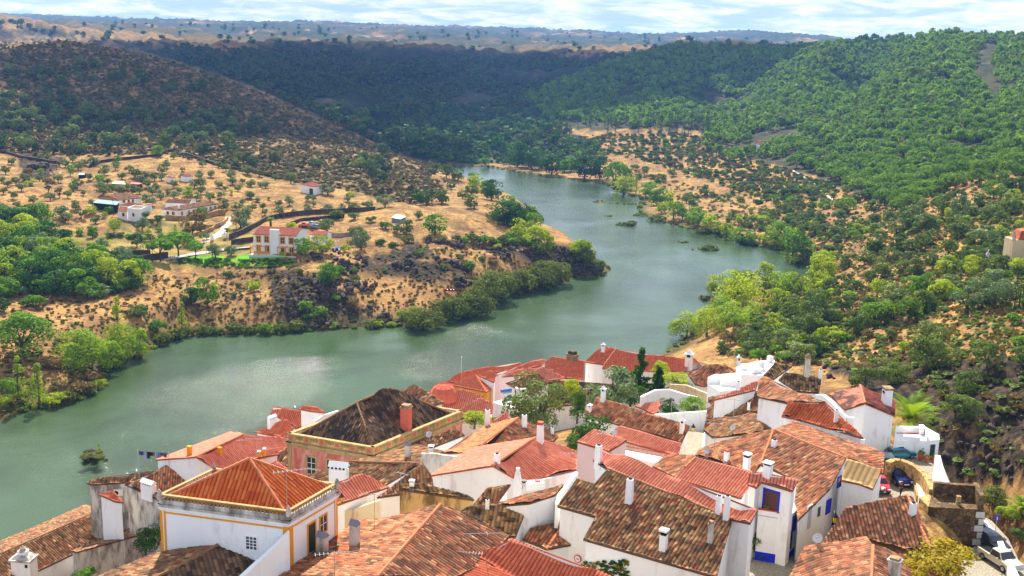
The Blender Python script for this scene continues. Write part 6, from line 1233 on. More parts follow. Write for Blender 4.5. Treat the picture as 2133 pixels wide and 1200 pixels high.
def potted(px, py, z, label, s=1.0, mat='green', pot=M_TERRA):
    q = P(px, py, z); root = empty('potted_plant', q, 0, label, 'potted plant', 'potted plants of the lane'); root.scale = (s, s, s); mb = MB(); mb.lathe((0, 0, 0), [(.16, 0), (.24, .38), (.27, .38), (.27, .44)], 10); mb.build('pot', pot, root)
    return root, s
def bust(root, r_, z, mat):
    C, N, S, cv, cc, sp = crown('bush', 260, 4); V, F = quads(C, N, S, np.random.default_rng(3), 1.2); link('foliage', mesh_np('foliage', V * r_ * 2 + [0, 0, z], F, LM[mat], attrs={'cv': ('FACE', cv)}), root)
POTS = [(1646, 1145, 42.6, 'terracotta pot with a bushy plant at the blue-based corner', 1.6), (1917, 957, 43.3, 'left potted shrub at the white house door', 1.3), (1930, 962, 43.3, 'middle potted plant at the white house door', 1.0), (1944, 961, 43.3, 'right potted plant at the white house door', 1.1), (1615, 1160, 42.6, 'low pot beside the orange tree at the blue-based wall', 1.0), (1596, 1066, 46.9, 'plant box on the balcony wall', .9)]
def person(name, label, p, rz, pose, shirt, trousers, hair=(20, 16, 14)):
    root = empty(name, p, rz, label, 'person', None)
    if pose == 'stand': J = dict(pel=(0, 0, .95), sp=(0, 0, 1.18), ch=(0, 0, 1.38), nk=(0, 0, 1.5), hd=(0, .02, 1.6), tp=(0, .02, 1.72), ls=(.19, 0, 1.42), le=(.25, .02, 1.14), lw=(.25, .12, .9), rs=(-.19, 0, 1.42), re=(-.24, -.03, 1.14), rw=(-.22, .08, .9), lh=(.1, 0, .9), lk=(.11, .1, .5), la=(.1, .16, .08), lt=(.1, .3, .04), rh=(-.1, 0, .9), rk=(-.11, .0, .5), ra=(-.1, -.14, .09), rt=(-.1, 0, .04))
    else: J = dict(pel=(0, -.2, .9), sp=(0, 0, 1.05), ch=(0, .2, 1.15), nk=(0, .33, 1.18), hd=(0, .42, 1.16), tp=(0, .52, 1.12), ls=(.19, .22, 1.15), le=(.24, .3, .88), lw=(.2, .42, .68), rs=(-.19, .22, 1.15), re=(-.24, .3, .88), rw=(-.2, .42, .68), lh=(.1, -.2, .87), lk=(.12, -.02, .5), la=(.11, -.16, .08), lt=(.11, 0, .04), rh=(-.1, -.2, .87), rk=(-.12, -.05, .5), ra=(-.11, -.18, .08), rt=(-.11, -.02, .04))
    Rd = dict(pel=.13, sp=.12, ch=.14, nk=.055, hd=.09, tp=.07, ls=.06, le=.042, lw=.03, rs=.06, re=.042, rw=.03, lh=.09, lk=.055, la=.04, lt=.03, rh=.09, rk=.055, ra=.04, rt=.03)
    E = [('pel', 'sp'), ('sp', 'ch'), ('ch', 'nk'), ('nk', 'hd'), ('hd', 'tp'), ('ch', 'ls'), ('ls', 'le'), ('le', 'lw'), ('ch', 'rs'), ('rs', 're'), ('re', 'rw'), ('pel', 'lh'), ('lh', 'lk'), ('lk', 'la'), ('la', 'lt'), ('pel', 'rh'), ('rh', 'rk'), ('rk', 'ra'), ('ra', 'rt')]
    def skin(nm, keys, grow, mat, extra=()):
        ks = list(keys); V = [Vector(J[k]) for k in ks]; rad = [Rd[k] + grow for k in ks]; ed = [(ks.index(a), ks.index(b)) for a, b in E if a in keys and b in keys]
        for w, e in extra:
            d = (Vector(J[w]) - Vector(J[e])).normalized(); base = ks.index(w); sx = 1 if J[w][0] > 0 else -1
            V.append(Vector(J[w]) + d * .07); rad.append(.024); pm = len(V) - 1; ed.append((base, pm))
            for i, (off, ln) in enumerate(((-.03, .07), (-.01, .085), (.01, .08), (.03, .062))): V.append(V[pm] + d * ln + Vector((0, off, 0)) + Vector((-.015 * sx, 0, 0))); rad.append(.008); ed.append((pm, len(V) - 1))
            V.append(Vector(J[w]) + d * .06 + Vector((-.01 * sx, .05, 0))); rad.append(.009); ed.append((base, len(V) - 1))
        me = bpy.data.meshes.new(nm); me.from_pydata([tuple(v) for v in V], ed, []); me.materials.append(mat)
        bm = bmesh.new(); bm.from_mesh(me); bm.verts.layers.skin.verify(); bm.to_mesh(me); bm.free(); o = link(nm, me, root); sk = o.modifiers.new('s', 'SKIN')
        for i, r_ in enumerate(rad): me.skin_vertices[0].data[i].radius = (r_, r_)
        me.skin_vertices[0].data[0].use_root = True; root.scale = (.82, .82, .82); s2 = o.modifiers.new('u', 'SUBSURF'); s2.levels = 1; s2.render_levels = 1; return o
    me_t = bpy.data.meshes.new('x')
    skin('body', ['pel', 'sp', 'ch', 'nk', 'hd', 'tp', 'ls', 'le', 'lw', 'rs', 're', 'rw', 'lh', 'lk', 'la', 'lt', 'rh', 'rk', 'ra', 'rt'], 0, flat('skin_tone', lin((180, 128, 100))[:3], .6) if 'skin_tone' not in MATS else MATS['skin_tone'], (('lw', 'le'), ('rw', 're')))
    skin('shirt', ['pel', 'sp', 'ch', 'ls', 'le', 'rs', 're'], .02, flat('shirt_%d' % rgb_id(shirt), lin(shirt)[:3], .9)); skin('trousers', ['pel', 'lh', 'lk', 'la', 'rh', 'rk', 'ra'], .018, flat('trousers_%d' % rgb_id(trousers), lin(trousers)[:3], .9))
    mb = MB(); h = Vector(J['hd']); t = (Vector(J['tp']) - h).normalized(); mb.lathe(tuple(h + t * .05 + Vector((0, -.02, 0))), [(.1, -.05), (.105, .02), (.09, .08), (.05, .115), (.01, .12)], 10); mb.build('hair', flat('hair', lin(hair)[:3], .8) if 'hair' not in MATS else MATS['hair'], root)
def rgb_id(c): return c[0] * 65536 + c[1] * 256 + c[2]
_sv = bpy.types.Mesh
def person_safe(*a):
    person(*a)
# ------------------------------------------------------------------ plants
def leaf_mat(name, a, b, trans=.38, var=.35, dry=None):
    """a, b: dark and light leaf colours (linear)"""
    m = NT(name); oi = m.n('ObjectInfo').outputs['Random']; cv = m.attr('cv')
    f = m.math('ADD', m.math('MULTIPLY', oi, var), m.math('MULTIPLY', cv, 1 - var))
    c = m.ramp(f, [(.12, a), (.85, b)] if not dry else [(.1, a), (.75, b), (.97, dry)])
    d = m.n('BsdfDiffuse'); m.set(d.inputs[0], c); t = m.n('BsdfTranslucent'); m.set(t.inputs[0], m.mix(1.0, c, (1.35, 1.25, .6, 1), 'MULTIPLY'))
    g = m.n('BsdfGlossy'); g.inputs['Roughness'].default_value = .5; g.inputs[0].default_value = (.5, .55, .45, 1)
    x = m.n('MixShader'); x.inputs[0].default_value = trans; m.set(x.inputs[1], d.outputs[0]); m.set(x.inputs[2], t.outputs[0])
    y = m.n('MixShader'); y.inputs[0].default_value = .02; m.set(y.inputs[1], x.outputs[0]); m.set(y.inputs[2], g.outputs[0])
    m.t.links.new(y.outputs[0], m.out.inputs[0]); return m.mat

LM = dict(
 heath=leaf_mat('heath_twigs', (.085, .072, .024), (.23, .185, .08), .2),
 pine=leaf_mat('pine_needles', (.065, .145, .010), (.20, .33, .024)), olive=leaf_mat('olive_leaves', (0.11, 0.16, 0.0372), (0.22, 0.28, 0.0744), .25),
 blue=leaf_mat('grey_olive_leaves', (0.11, 0.18, 0.0744), (0.23, 0.31, 0.1302), .2), green=leaf_mat('green_leaves', (.06, .17, .008), (.20, .37, .018)),
 dark=leaf_mat('dark_leaves', (0.02, 0.07, 0.00744), (0.065, 0.16, 0.01364), .28), lime=leaf_mat('lime_leaves', (0.18, 0.29, 0.00744), (0.42, 0.5, 0.0186), .45),
 willow=leaf_mat('willow_leaves', (0.13, 0.26, 0.0124), (0.34, 0.46, 0.0217), .42), tam=leaf_mat('tamarisk_leaves', (0.07, 0.11, 0.01116), (0.19, 0.22, 0.0279), .3),
 cyp=leaf_mat('cypress_leaves', (0.012, 0.04, 0.00868), (0.035, 0.085, 0.01488), .15), brown=leaf_mat('dry_twigs', (0.12, 0.085, 0.0248), (0.28, 0.19, 0.0527), .2),
 oak=leaf_mat('holm_oak_leaves', (0.06, 0.11, 0.0186), (0.17, 0.23, 0.0372), .28), gold=leaf_mat('golden_leaves', (0.28, 0.24, 0.0093), (0.5, 0.38, 0.0186), .45),
 scrub=leaf_mat('scrub_leaves', (0.05, 0.06, 0.01984), (0.16, 0.14, 0.0465), .2, dry=(0.22, 0.15, 0.0675, 1)), hillo=leaf_mat('hill_oak_leaves', (0.035, 0.08, 0.0217), (0.11, 0.17, 0.0403), .2))
def quads(C, N, S, r, asp=1.0):
    """leaf quads: centres, normals, sizes"""
    n = len(C); N = N / (np.linalg.norm(N, axis=1, keepdims=True) + 1e-9)
    t = np.cross(N, r.normal(size=(n, 3))); t /= np.linalg.norm(t, axis=1, keepdims=True) + 1e-9; b = np.cross(N, t)
    s = S[:, None] * .5
    V = np.stack([C - t * s * asp - b * s * .55, C + t * s * asp * .2 - b * s, C + t * s * asp + b * s * .55, C - t * s * asp * .2 + b * s], 1).reshape(-1, 3)
    return V, np.arange(n * 4).reshape(n, 4)
def crown(kind, nq, seed):
    """crown about 1 wide; returns leaf centres, normals, sizes, shade value, height"""
    r = np.random.default_rng(seed)
    spec = dict(pine=(.42, .34, .52, 14, .19, 0), umb=(.5, .22, .55, 18, .17, 0), olive=(.42, .30, .48, 13, .17, 0), blue=(.42, .34, .5, 16, .16, 0), round=(.42, .42, .48, 18, .18, 0), bush=(.42, .30, .26, 16, .17, 0), dome=(.42, .34, .22, 26, .15, 0),
                willow=(.38, .46, .56, 20, .16, .25), tall=(.30, .75, .9, 22, .17, .0), cyp=(.12, 1.25, 1.3, 30, .085, 0), sparse=(.42, .42, .6, 12, .15, 0), flat=(.45, .16, .16, 14, .15, 0))[kind]
    rx, rz, cz_, nc, rc, droop = spec
    d = r.normal(size=(nc, 3)); d /= np.linalg.norm(d, axis=1, keepdims=True); rad = r.uniform(.35, 1, nc) ** .45
    if kind in ('pine', 'umb', 'bush', 'dome', 'flat'): d[:, 2] = np.abs(d[:, 2]) * .95 - .12
    cc = d * rad[:, None] * np.array([rx * .84, rx * .84, rz * .86]); cc[:, 2] += cz_
    if kind == 'cyp':
        cc[:, 2] = np.linspace(.12, 2.4, nc); w = np.clip(np.minimum(1, (2.55 - cc[:, 2]) / 1.6), .1, 1); cc[:, :2] = r.normal(size=(nc, 2)) * .045 * w[:, None]
        rcs = .17 * w * r.uniform(.8, 1.15, nc)
    elif kind == 'tall':
        cc[:, 2] = r.uniform(.25, 1.65, nc); w = np.clip((1.75 - cc[:, 2]) / 1.1, .15, 1); cc[:, :2] *= w[:, None]; rcs = rc * (.45 + .6 * w) * r.uniform(.7, 1.2, nc)
    else: rcs = rc * r.uniform(.65, 1.3, nc)
    k = r.integers(0, nc, nq); v = r.normal(size=(nq, 3)); v /= np.linalg.norm(v, axis=1, keepdims=True)
    if kind != 'cyp': v[:, 2] = np.where((v[:, 2] < -.3) & (r.random(nq) < .6), -v[:, 2], v[:, 2])
    C = cc[k] + v * rcs[k][:, None] * (r.uniform(.55, 1.0, nq) ** .5)[:, None] * np.array([1, 1, .8 if kind not in ('cyp', 'tall') else 1.3])
    if droop: C[:, 2] -= droop * np.clip(np.hypot(C[:, 0], C[:, 1]) / rx - .5, 0, 1) ** 1.3 * r.uniform(.4, 1.8, nq)
    if kind == 'sparse': C += r.normal(size=C.shape) * .03
    C[:, 2] = np.maximum(C[:, 2], .02)
    N = v + (C - np.array([0, 0, cz_])) / rx * .5 + r.normal(size=(nq, 3)) * .55
    cs = r.random(nc); cv = np.clip(cs[k] * .6 + r.random(nq) * .4, 0, 1)
    base = 3.0 * math.sqrt(.5 / nq) * (2 * rx) * (1 if kind not in ('cyp',) else 1.7)
    S = base * r.uniform(.6, 1.35, nq)
    return C, N, S, cv, cc, spec
def trunk_mb(kind, cc, spec, seed):
    r = random.Random(seed); mb = MB(); cz_ = spec[2]
    if kind in ('bush', 'dome', 'flat'): h0 = .1
    else: h0 = cz_ * .62
    lean = (r.uniform(-.05, .05), r.uniform(-.05, .05)); t = .026 if kind not in ('olive', 'blue') else .036
    mb.tube([(0, 0, -.12), (lean[0] * .5, lean[1] * .5, h0 * .5), (lean[0], lean[1], h0), (lean[0] * 1.3, lean[1] * 1.3, cz_)], [t * 1.3, t, t * .8, t * .35], 6)
    for i in range(0, len(cc), 3 if kind != 'cyp' else 99):
        c = cc[i]; mb.tube([(lean[0], lean[1], h0 * .8), (c[0] * .55, c[1] * .55, (h0 + c[2]) * .5), tuple(c)], [t * .5, t * .3, t * .12], 4, cap=False)
    return mb
PROTO = {}
def proto(kind, mat, res, var):
    key = (kind, mat, res, var)
    if key in PROTO: return PROTO[key]
    nq = {0: 130, 1: 420, 2: 1300, 3: 3400}[res]
    if kind == 'cyp': nq = int(nq * .6)
    if kind == 'sparse': nq = int(nq * .6)
    C, N, S, cv, cc, spec = crown(kind, nq, hash_(kind) + var * 7 + 1)
    V, F = quads(C, N, S, np.random.default_rng(var), 1.2)
    tb = trunk_mb(kind, cc, spec, var + 5)
    crown_me = mesh_np('crown', V, F, LM[mat], attrs={'cv': ('FACE', cv)})
    tm = bpy.data.meshes.new('trunk'); tm.from_pydata(tb.v, [], tb.f); tm.materials.append(M_BARK)
    # one-piece version
    q = [f for f in tb.f if len(f) == 4]; TV = np.array(tb.v); TF = np.array(q)
    one = mesh_np('tree', np.concatenate([V, TV]), np.concatenate([F, TF + len(V)]), [LM[mat], M_BARK], midx=[0] * len(F) + [1] * len(TF), attrs={'cv': ('FACE', np.concatenate([cv, np.zeros(len(TF))]))})
    PROTO[key] = (crown_me, tm, one); return PROTO[key]
def hash_(s): return sum(ord(c) * (i + 3) for i, c in enumerate(s))
KINDS = {  # letter: crown kind, leaf material, object name, category, height factor, words
 'o': ('olive', 'olive', 'olive_tree', 'tree', 1.0, 'olive tree'), 'b': ('blue', 'blue', 'olive_tree', 'tree', 1.0, 'silvery grey olive tree'), 'O': ('round', 'olive', 'olive_tree', 'tree', 1.0, 'rounded olive tree'),
 'g': ('round', 'green', 'leafy_tree', 'tree', 1.0, 'bright green leafy tree'), 'd': ('round', 'dark', 'leafy_tree', 'tree', 1.0, 'dark green leafy tree'), 'l': ('round', 'lime', 'leafy_tree', 'tree', 1.0, 'yellow-green leafy tree'),
 'w': ('willow', 'willow', 'willow_tree', 'tree', 1.0, 'drooping green willow'), 'W': ('willow', 'lime', 'willow_tree', 'tree', 1.0, 'yellow-green willow'), 't': ('tall', 'willow', 'poplar_tree', 'tree', 1.0, 'tall slender green poplar'), 'T': ('tall', 'lime', 'poplar_tree', 'tree', 1.0, 'slender lime poplar'),
 'D': ('dome', 'tam', 'tamarisk_shrub', 'shrub', 1.0, 'rounded olive-green tamarisk shrub'), 's': ('bush', 'oak', 'shrub', 'shrub', 1.0, 'grey-green shrub'), 'y': ('bush', 'lime', 'shrub', 'shrub', 1.0, 'yellow-green shrub'), 'e': ('bush', 'green', 'shrub', 'shrub', 1.0, 'green shrub'), 'r': ('bush', 'brown', 'shrub', 'shrub', 1.0, 'dry brown shrub'),
 'u': ('umb', 'green', 'umbrella_pine', 'tree', 1.1, 'dense green umbrella pine'), 'p': ('pine', 'pine', 'pine_tree', 'tree', 1.25, 'round-headed green pine'), 'c': ('cyp', 'cyp', 'cypress_tree', 'tree', 1.0, 'dark narrow cypress'), 'k': ('round', 'oak', 'bushy_tree', 'tree', 1.0, 'grey-green bushy tree'),
 'S': ('sparse', 'brown', 'bare_tree', 'tree', 1.0, 'thin brownish tree'), 'h': ('round', 'hillo', 'holm_oak', 'tree', 1.0, 'dusky green holm oak'), 'G': ('sparse', 'gold', 'golden_tree', 'tree', 1.0, 'golden-leaved tree'), 'z': ('dome', 'dark', 'shrub', 'shrub', 1.0, 'dark green shrub')}
rng2 = np.random.default_rng(5)
LMK = [  # landmarks in the photograph for labels: px, py, words
 (585, 500, 'the yellow-trimmed riverside villa'), (395, 440, 'the long white farmhouse'), (285, 440, 'the white house with a roof terrace'), (245, 410, 'the farmhouse with a green lean-to'), (648, 392, 'the white barn'), (400, 372, 'the small white huts'), (283, 385, 'the red-roofed wooden shed'),
 (830, 452, 'the tin shed'), (680, 470, 'the scrap cars'), (462, 490, 'the curving driveway'), (560, 400, 'the paddock fence'), (340, 320, 'the boundary wall'), (60, 340, 'the dark rocky knoll'), (540, 540, 'the bright lawn'), (715, 512, 'the swimming pool'),
 (190, 950, 'the rock islet'), (1240, 560, 'the rocky point'), (1465, 520, 'the reed islets'), (1100, 440, 'the river weed bed'), (1590, 300, 'the white house among cypresses'), (2120, 500, 'the ruined tower'), (2065, 520, 'the white rock'), (870, 470, 'the lone green tree'), (960, 600, 'the little boat'),
 (1780, 500, 'the bare sandy slope'), (1900, 850, 'the palm'), (1250, 850, 'the garden houses'), (1550, 780, 'the white terrace house'), (2060, 150, 'the bare firebreak strip'), (150, 720, 'the willow grove'), (80, 560, 'the dark tree clump'), (640, 640, 'the boulder slope'), (1640, 560, 'the river narrows'), (30, 780, 'the left frame edge')]
USED = {}
def near_words(px, py, w):
    ds = sorted(((px - a) ** 2 + ((py - b) * 1.6) ** 2, a, b, t) for a, b, t in LMK)[:3]
    _, a, b, t = ds[0]; dx, dy = px - a, py - b
    rel = 'left of' if dx < -abs(dy) else 'right of' if dx > abs(dy) else 'above' if dy < 0 else 'below'
    if math.hypot(dx, dy) < 30: rel = {'above': 'just behind', 'below': 'just in front of'}.get(rel, 'close ' + rel)
    if math.hypot(dx, dy) > 160: rel = 'far ' + rel
    return rel + ' ' + t, ds
ALLT = []; OG = 'olive trees of the orchard'
def place_tree(k, px, py, wpx, group=None, label=None, hscale=None, res=None, pos=None):
    ck, mat, name, cat, hf, words = KINDS[k]
    if pos is None: pos = G(px, py)
    m = mpp(pos); W_ = wpx * m * (1.0 if group in ('pines on the right-hand hills', 'trees of the farmhouse gardens', OG) else 1.32 if k == 'D' else 1.2)
    if wpx <= 1: return
    if res is None: res = 3 if wpx > 62 else 2 if wpx > 34 else 1 if wpx > 15 else 0
    var = rnd.randrange(3); cm, tm, one = proto(ck, mat, res, var); s = W_ / .92; hz = s * hf * rnd.uniform(.8, .98) * (hscale or 1)
    if label is None:
        size = 'tiny' if wpx < 12 else 'small' if wpx < 22 else '' if wpx < 42 else 'large'
        rel, ds = near_words(px, py, wpx); base = (size + ' ' + words).strip(); label = base + ' ' + rel
        if label in USED:
            j = USED[label]
            for extra in (' towards ' + ds[1][3], ' towards ' + ds[2][3], ', slightly taller', ', slightly wider', ', a little paler', ', a little darker', ', leaning slightly', ', the fuller one'):
                if label + extra not in USED and len((label + extra).split()) <= 16: label += extra; break
        USED[label] = 1
    loc = (pos.x, pos.y, pos.z - .05 * W_); rz = rnd.uniform(0, 6.28); g = group or (KINDS[k][2].replace('_', ' ') + 's on the slopes')
    if wpx > 26:
        o = empty(name, loc, rz, label, cat, g); o.scale = (s, s, hz); link('trunk', tm, o); link('crown', cm, o)
    else:
        o = link(name, one, None, loc, rz); o.scale = (s, s, hz); tag(o, label, cat, g)
    ALLT.append((pos.x, pos.y, W_)); return o
def table(ox, oy, sc, txt, group=None):
    for e in txt.split():
        k = e[0]; x, y, w = [float(q) for q in e[1:].split(',')[:3]]; ex = e.split(',')[3:] ; place_tree(k, ox + x / sc, oy + y / sc, w / sc, group, hscale=float(ex[0]) if ex else None)

table(0, 300, 3.95, '''o45,250,90 o390,130,70 o540,190,90 o645,215,100 b770,180,100 O855,255,105 g970,150,75 g580,265,80,1.3 o730,298,80 o480,318,90 l335,255,60 o205,305,90 o325,308,80 g815,335,100 o885,335,80 o640,368,100 o690,425,50 o560,445,80
 o415,468,90 o275,490,85 o140,525,70 o105,455,90 o65,355,80 o180,388,100 o30,415,80 o130,335,80 o600,385,80 b820,380,90 o925,385,70 o855,425,105 o980,405,80 o1045,375,70 o1100,395,90 o1160,318,80 o1150,408,80 o1215,355,80 o1005,295,80 o1110,280,105 b1195,290,90 o1060,235,80
 o1275,300,90 b1330,300,70 g1295,100,100 o1290,385,80 b1255,418,100 O1335,240,90 b1375,200,80 o1430,125,70 S1505,245,50 o1800,195,70 o1670,190,70 b1640,290,90 O1650,358,95 l1545,430,110 O1600,360,90 o1430,360,80 o1480,405,60 o1655,415,80 o1735,275,70 o1800,362,80 o1855,385,60 l1905,415,42,1.3
 b1900,290,100 o1860,225,80 o1910,335,90 o1960,390,80 o2035,250,90 o2065,358,80 o2120,475,50 o2055,448,90 O1950,540,95 o1820,448,90 o1725,468,100 O1605,470,105 O1380,425,70 b1430,450,90 b1320,460,100 b1230,510,135 b760,510,70 O625,540,100 b505,600,125 b670,610,100 b785,655,95 O540,650,110
 y250,340,90 S400,400,120 S490,440,80 S300,555,40 y395,515,40 O1500,300,60 O950,215,80 O330,120,60 o100,170,70 o600,150,70 o700,175,70 o15,320,60 S240,290,90''', OG)
table(0, 300, 3.95, '''l940,735,140 l860,605,60 l750,575,95 g900,575,80 g765,770,125 g660,750,90 g550,850,145 b350,925,220 b440,915,150 b270,860,140 b840,870,125 e1000,760,75 d1125,850,145 z970,950,170 b1170,710,130 b1180,625,110 d1300,655,90 d1245,665,60 d1240,795,80 g1325,790,90 t1445,745,70,.75
 S1590,785,230 b1700,785,80 O1670,630,140 O1840,545,120 b1980,690,170 b2030,600,100 y1870,715,60 b1770,940,150 b1900,922,115 e640,965,190 z720,970,130 z830,945,150 e900,770,80 y1060,770,60 g1180,800,70 y760,850,90 y880,830,90 e1300,720,70 y1220,740,70 g960,560,60 e1650,770,50''', 'trees of the farmhouse gardens')
table(0, 300, 3.95, 'u1325,965,195 u1470,925,205 u1610,935,135', 'umbrella pines in a row by the road')
table(0, 300, 3.95, '''g390,1120,270 d260,1190,250 d80,1120,150 l120,1000,150 d60,920,160 d60,740,210 d160,740,190 g330,720,230 g290,800,160 b220,990,110 d620,1150,160 d745,1190,190 W890,1160,260,.85 W1060,1180,220,.85 b480,1000,110 d500,1185,160 g30,640,140 d420,1000,90 e200,860,120 d20,1000,110 l60,620,100 z560,940,120 e340,880,120''', 'trees of the dark clump on the left bank')
table(500, 300, 3.95, '''o65,255,80 o160,268,70 o290,295,70 o420,325,115 b210,362,80 o90,352,80 o170,357,60 b550,322,50 b725,420,140 o90,450,80 o20,325,60 o320,518,80 b410,505,95 o240,462,40 o145,475,40 o100,550,85 o190,538,75 o20,500,60 o600,470,70 b605,515,60 b560,565,90 b725,555,85 b840,555,90 o940,555,110
 o1050,535,110 b1190,520,150 y905,430,80 b885,475,80 O50,595,105 o320,588,100 o445,575,50 o205,585,60 b40,700,110 b1290,730,110 o1465,620,90 o560,470,70''', OG)
table(500, 300, 3.95, '''g1600,745,185,.95 O1370,740,120 s1370,820,110 b1000,870,140,1.2 o950,790,150 o720,735,160 z1155,830,85 z1265,855,95 l600,0,1 g515,905,165 l675,905,165 e770,1105,190 g720,1165,175 O690,1130,110 s935,1060,80 s955,1135,80 d1530,495,160,.9 d1455,470,110 k1660,490,130 e1670,1015,60 s1810,945,60 g1885,1040,90 s1485,905,80 s800,620,120 y860,890,90 y420,690,90 s940,620,90 s700,560,70
 k1900,420,110 k2060,440,140 g1920,330,110 l1940,390,130 k1830,450,80 k1900,530,130 k1740,370,70 k1700,280,120 k1600,250,100 k1790,300,120 s1700,330,60 s1780,800,80 s1660,810,70 k2110,600,90 s1990,960,60 r2080,990,70 r310,1100,50 y110,1180,100 s490,1060,60 s1200,700,100 s1080,640,80''', 'trees along the bend of the left bank')
for x in range(10): place_tree('s' if x % 2 else 'e', 965 + x * 17, 506 + x * .8, 26 + (x * 7) % 9, 'shrubs in the hedge above the point')
table(600, 450, 2.963, 'D830,690,235 D1000,632,205 D1155,600,230 D1260,505,265 D1345,450,150 D1430,462,190 D1530,435,190 D1640,408,205 D1555,400,170 D930,640,120 D1080,625,140', 'tamarisk shrubs in a row along the water')
table(600, 450, 2.963, '''y700,630,80 y765,590,60 s1120,330,80 s960,325,55 s1060,262,50 s815,245,60 l1450,160,140 l1530,200,160 l1590,225,120 g1500,100,130 d1400,65,130 d1330,55,130 d1450,45,110 y1290,205,60 e1310,175,60 e1370,150,90 y1810,255,140,1.2 D1835,285,120 D1860,320,80 D1910,330,90 r1490,470,50 r760,690,60 g110,600,80 g200,620,80 e120,640,60 s600,350,40
 D60,700,100 D520,690,90 y560,690,70 y640,690,60 r400,560,90 e290,520,60''', 'waterside shrubs of the left bank')
table(0, 560, 3.386, '''g165,610,360,.8 t140,930,150 t275,975,165 g55,900,130 w550,735,330,.85 w650,720,220 w770,720,190 w860,640,230 T835,560,170,1.1 w975,630,180 T1285,440,95,1.15 g1465,250,160,1.2 d1340,250,140 s985,340,140 e1105,440,120 e245,270,150 e675,210,110 y400,960,140 r560,890,160 y700,835,100 y1790,155,90 e1875,465,110 w845,695,100 D480,930,110 D620,880,110 D1150,520,110 D1240,490,110 r350,700,140
 d20,300,90 e50,190,140 y30,960,120 r640,800,110 s1600,60,80 D1330,470,90 D1430,460,90 D1530,460,90 D1650,455,110 D1760,455,90 D1980,450,100 D2080,440,90 s1680,130,50 s1640,200,60''', 'trees and shrubs on the near left bank')
table(1000, 300, 2.963, '''g840,275,160 l885,320,140,.9 T960,310,70,.9 g1050,330,135,.8 g1090,380,120 l1150,375,100 g1195,465,110 l1120,425,80 g1250,465,75 g1300,485,75 g1345,505,120 l1420,535,95 l1470,555,95 l1520,575,85 g1620,615,140,.8 y1740,612,65,1.3 g1850,625,150,1.1 l1830,640,110 g1930,720,160,1.2 g2010,705,120 y1945,745,90 l2110,790,140 l2090,850,150,1.1
 d230,140,150 d320,155,140 d380,150,120 d440,190,140 g560,170,110 d640,215,165 d740,218,140 g520,175,80 d70,345,130 d150,490,210,.8 d215,510,150 d290,480,110 l320,445,70 g170,395,90 g30,140,60
 W1450,945,120 w1560,905,130 W1580,1050,300,.75 w1500,1120,220,.8 W1620,1000,200,.8 w1570,1150,260,.7 W1400,1190,200,.8 W1270,1195,210,.7 w1690,1085,140,.8 W1760,890,160,.9 w1850,925,150,.9 w1925,935,160,.9 l1830,1035,140 k1910,1095,130 l2080,930,160,1.1 y1790,1145,95 k2060,1110,190 k1640,900,120 k1750,960,120
 D1480,900,80 D1330,650,90,.6 D1410,655,100,.6 T1325,640,25,.8 D930,500,70,.6 D860,505,50,.5 D990,455,90,.6 D1090,470,100,.5 D1270,560,90,.5 D1450,590,90,.6 D1530,600,80,.6 D845,410,40 D890,370,60,.5 D1680,620,80,.6 D1380,560,80''', 'trees and shrubs along the right shore')
# grey-green shrubs and oaks of the right-hand slopes, placed where they stand in the photograph
table(1500, 380, 3.333, '''p1065,1000,140 p1150,985,140 p1305,965,140 b1720,910,200 b1900,885,260 c1665,735,70 c1605,700,70,.7 c1900,605,50,.7 c2075,890,150,.8 c2110,880,120,.9 c2040,870,110,.7 l1540,835,160 g1390,800,160 g1330,760,130 O1200,870,180 l1090,800,130 k680,905,180 l640,930,120 p865,220,110 b840,265,80 s475,280,80 s695,300,70 s610,330,80 z775,400,50 e730,500,60 e805,520,50 s925,540,80
 l700,600,130,1.1 l740,680,150 l660,700,110 k860,600,110 k1000,570,100 k1100,480,120 k1050,560,90 k1180,560,120 k1120,660,130 k1220,480,110 k1310,500,110 k1390,480,110 k1440,440,110 k1300,560,100 O1180,270,0 O1230,360,140 O1340,310,150 O1420,350,140 k1540,220,130 b1650,250,120,1.3 k1620,330,110 k1700,380,130 k1640,400,110 k1760,460,130 b1850,450,140 k1880,280,120 k1940,330,120 k1800,170,100 g1900,110,130 k1990,90,110 r1920,170,80 k2010,220,110 k2070,70,110 l2000,500,90 k2060,420,80
 k1340,650,130 k1260,640,100 k1470,600,110 l1560,640,110 k1580,520,110 k1740,560,130 k1700,640,90 k1800,600,100 l1750,650,90 k1480,700,80 g1600,770,80 k940,770,100 k880,700,80 k1040,720,100 e1000,1000,90 e960,1010,70 k620,1050,130 O700,1020,150 k760,960,130 k850,900,120 l720,1110,100 k560,1190,150 k640,1180,120 e390,1160,90 k230,1190,100 r960,1060,100 r1020,1080,90 r1210,1050,90 r830,1080,80
 O1440,1150,200 e420,1000,50 y350,1000,100 s520,900,90 r270,960,100 r130,1060,120 r70,1120,120 k10,1190,100 y30,1060,60 k1180,1100,80 s1560,900,80 z1360,950,90 z1440,910,80,1.4 e2030,980,100 e2090,1140,120 r790,830,70 r880,960,90 l1040,870,80 r560,960,60 l500,790,90 k330,860,0''', 'shrubs and trees of the right-hand hillside')
table(1560, 700, 3.7225, '''k1400,250,330,.85 k1110,370,240,.8 k900,400,150 k820,390,110 k1840,260,190 k2110,230,140 k1670,450,190 k1600,640,170 k1700,650,190 l1200,140,90 e215,130,100 O380,210,230,.8 e560,110,110 k470,180,130 e80,190,140 e270,190,120 y600,80,60 r700,60,60 k1500,420,80 k1300,120,90 k2080,120,80''', 'shrubs on the dark rocky ravine slope')
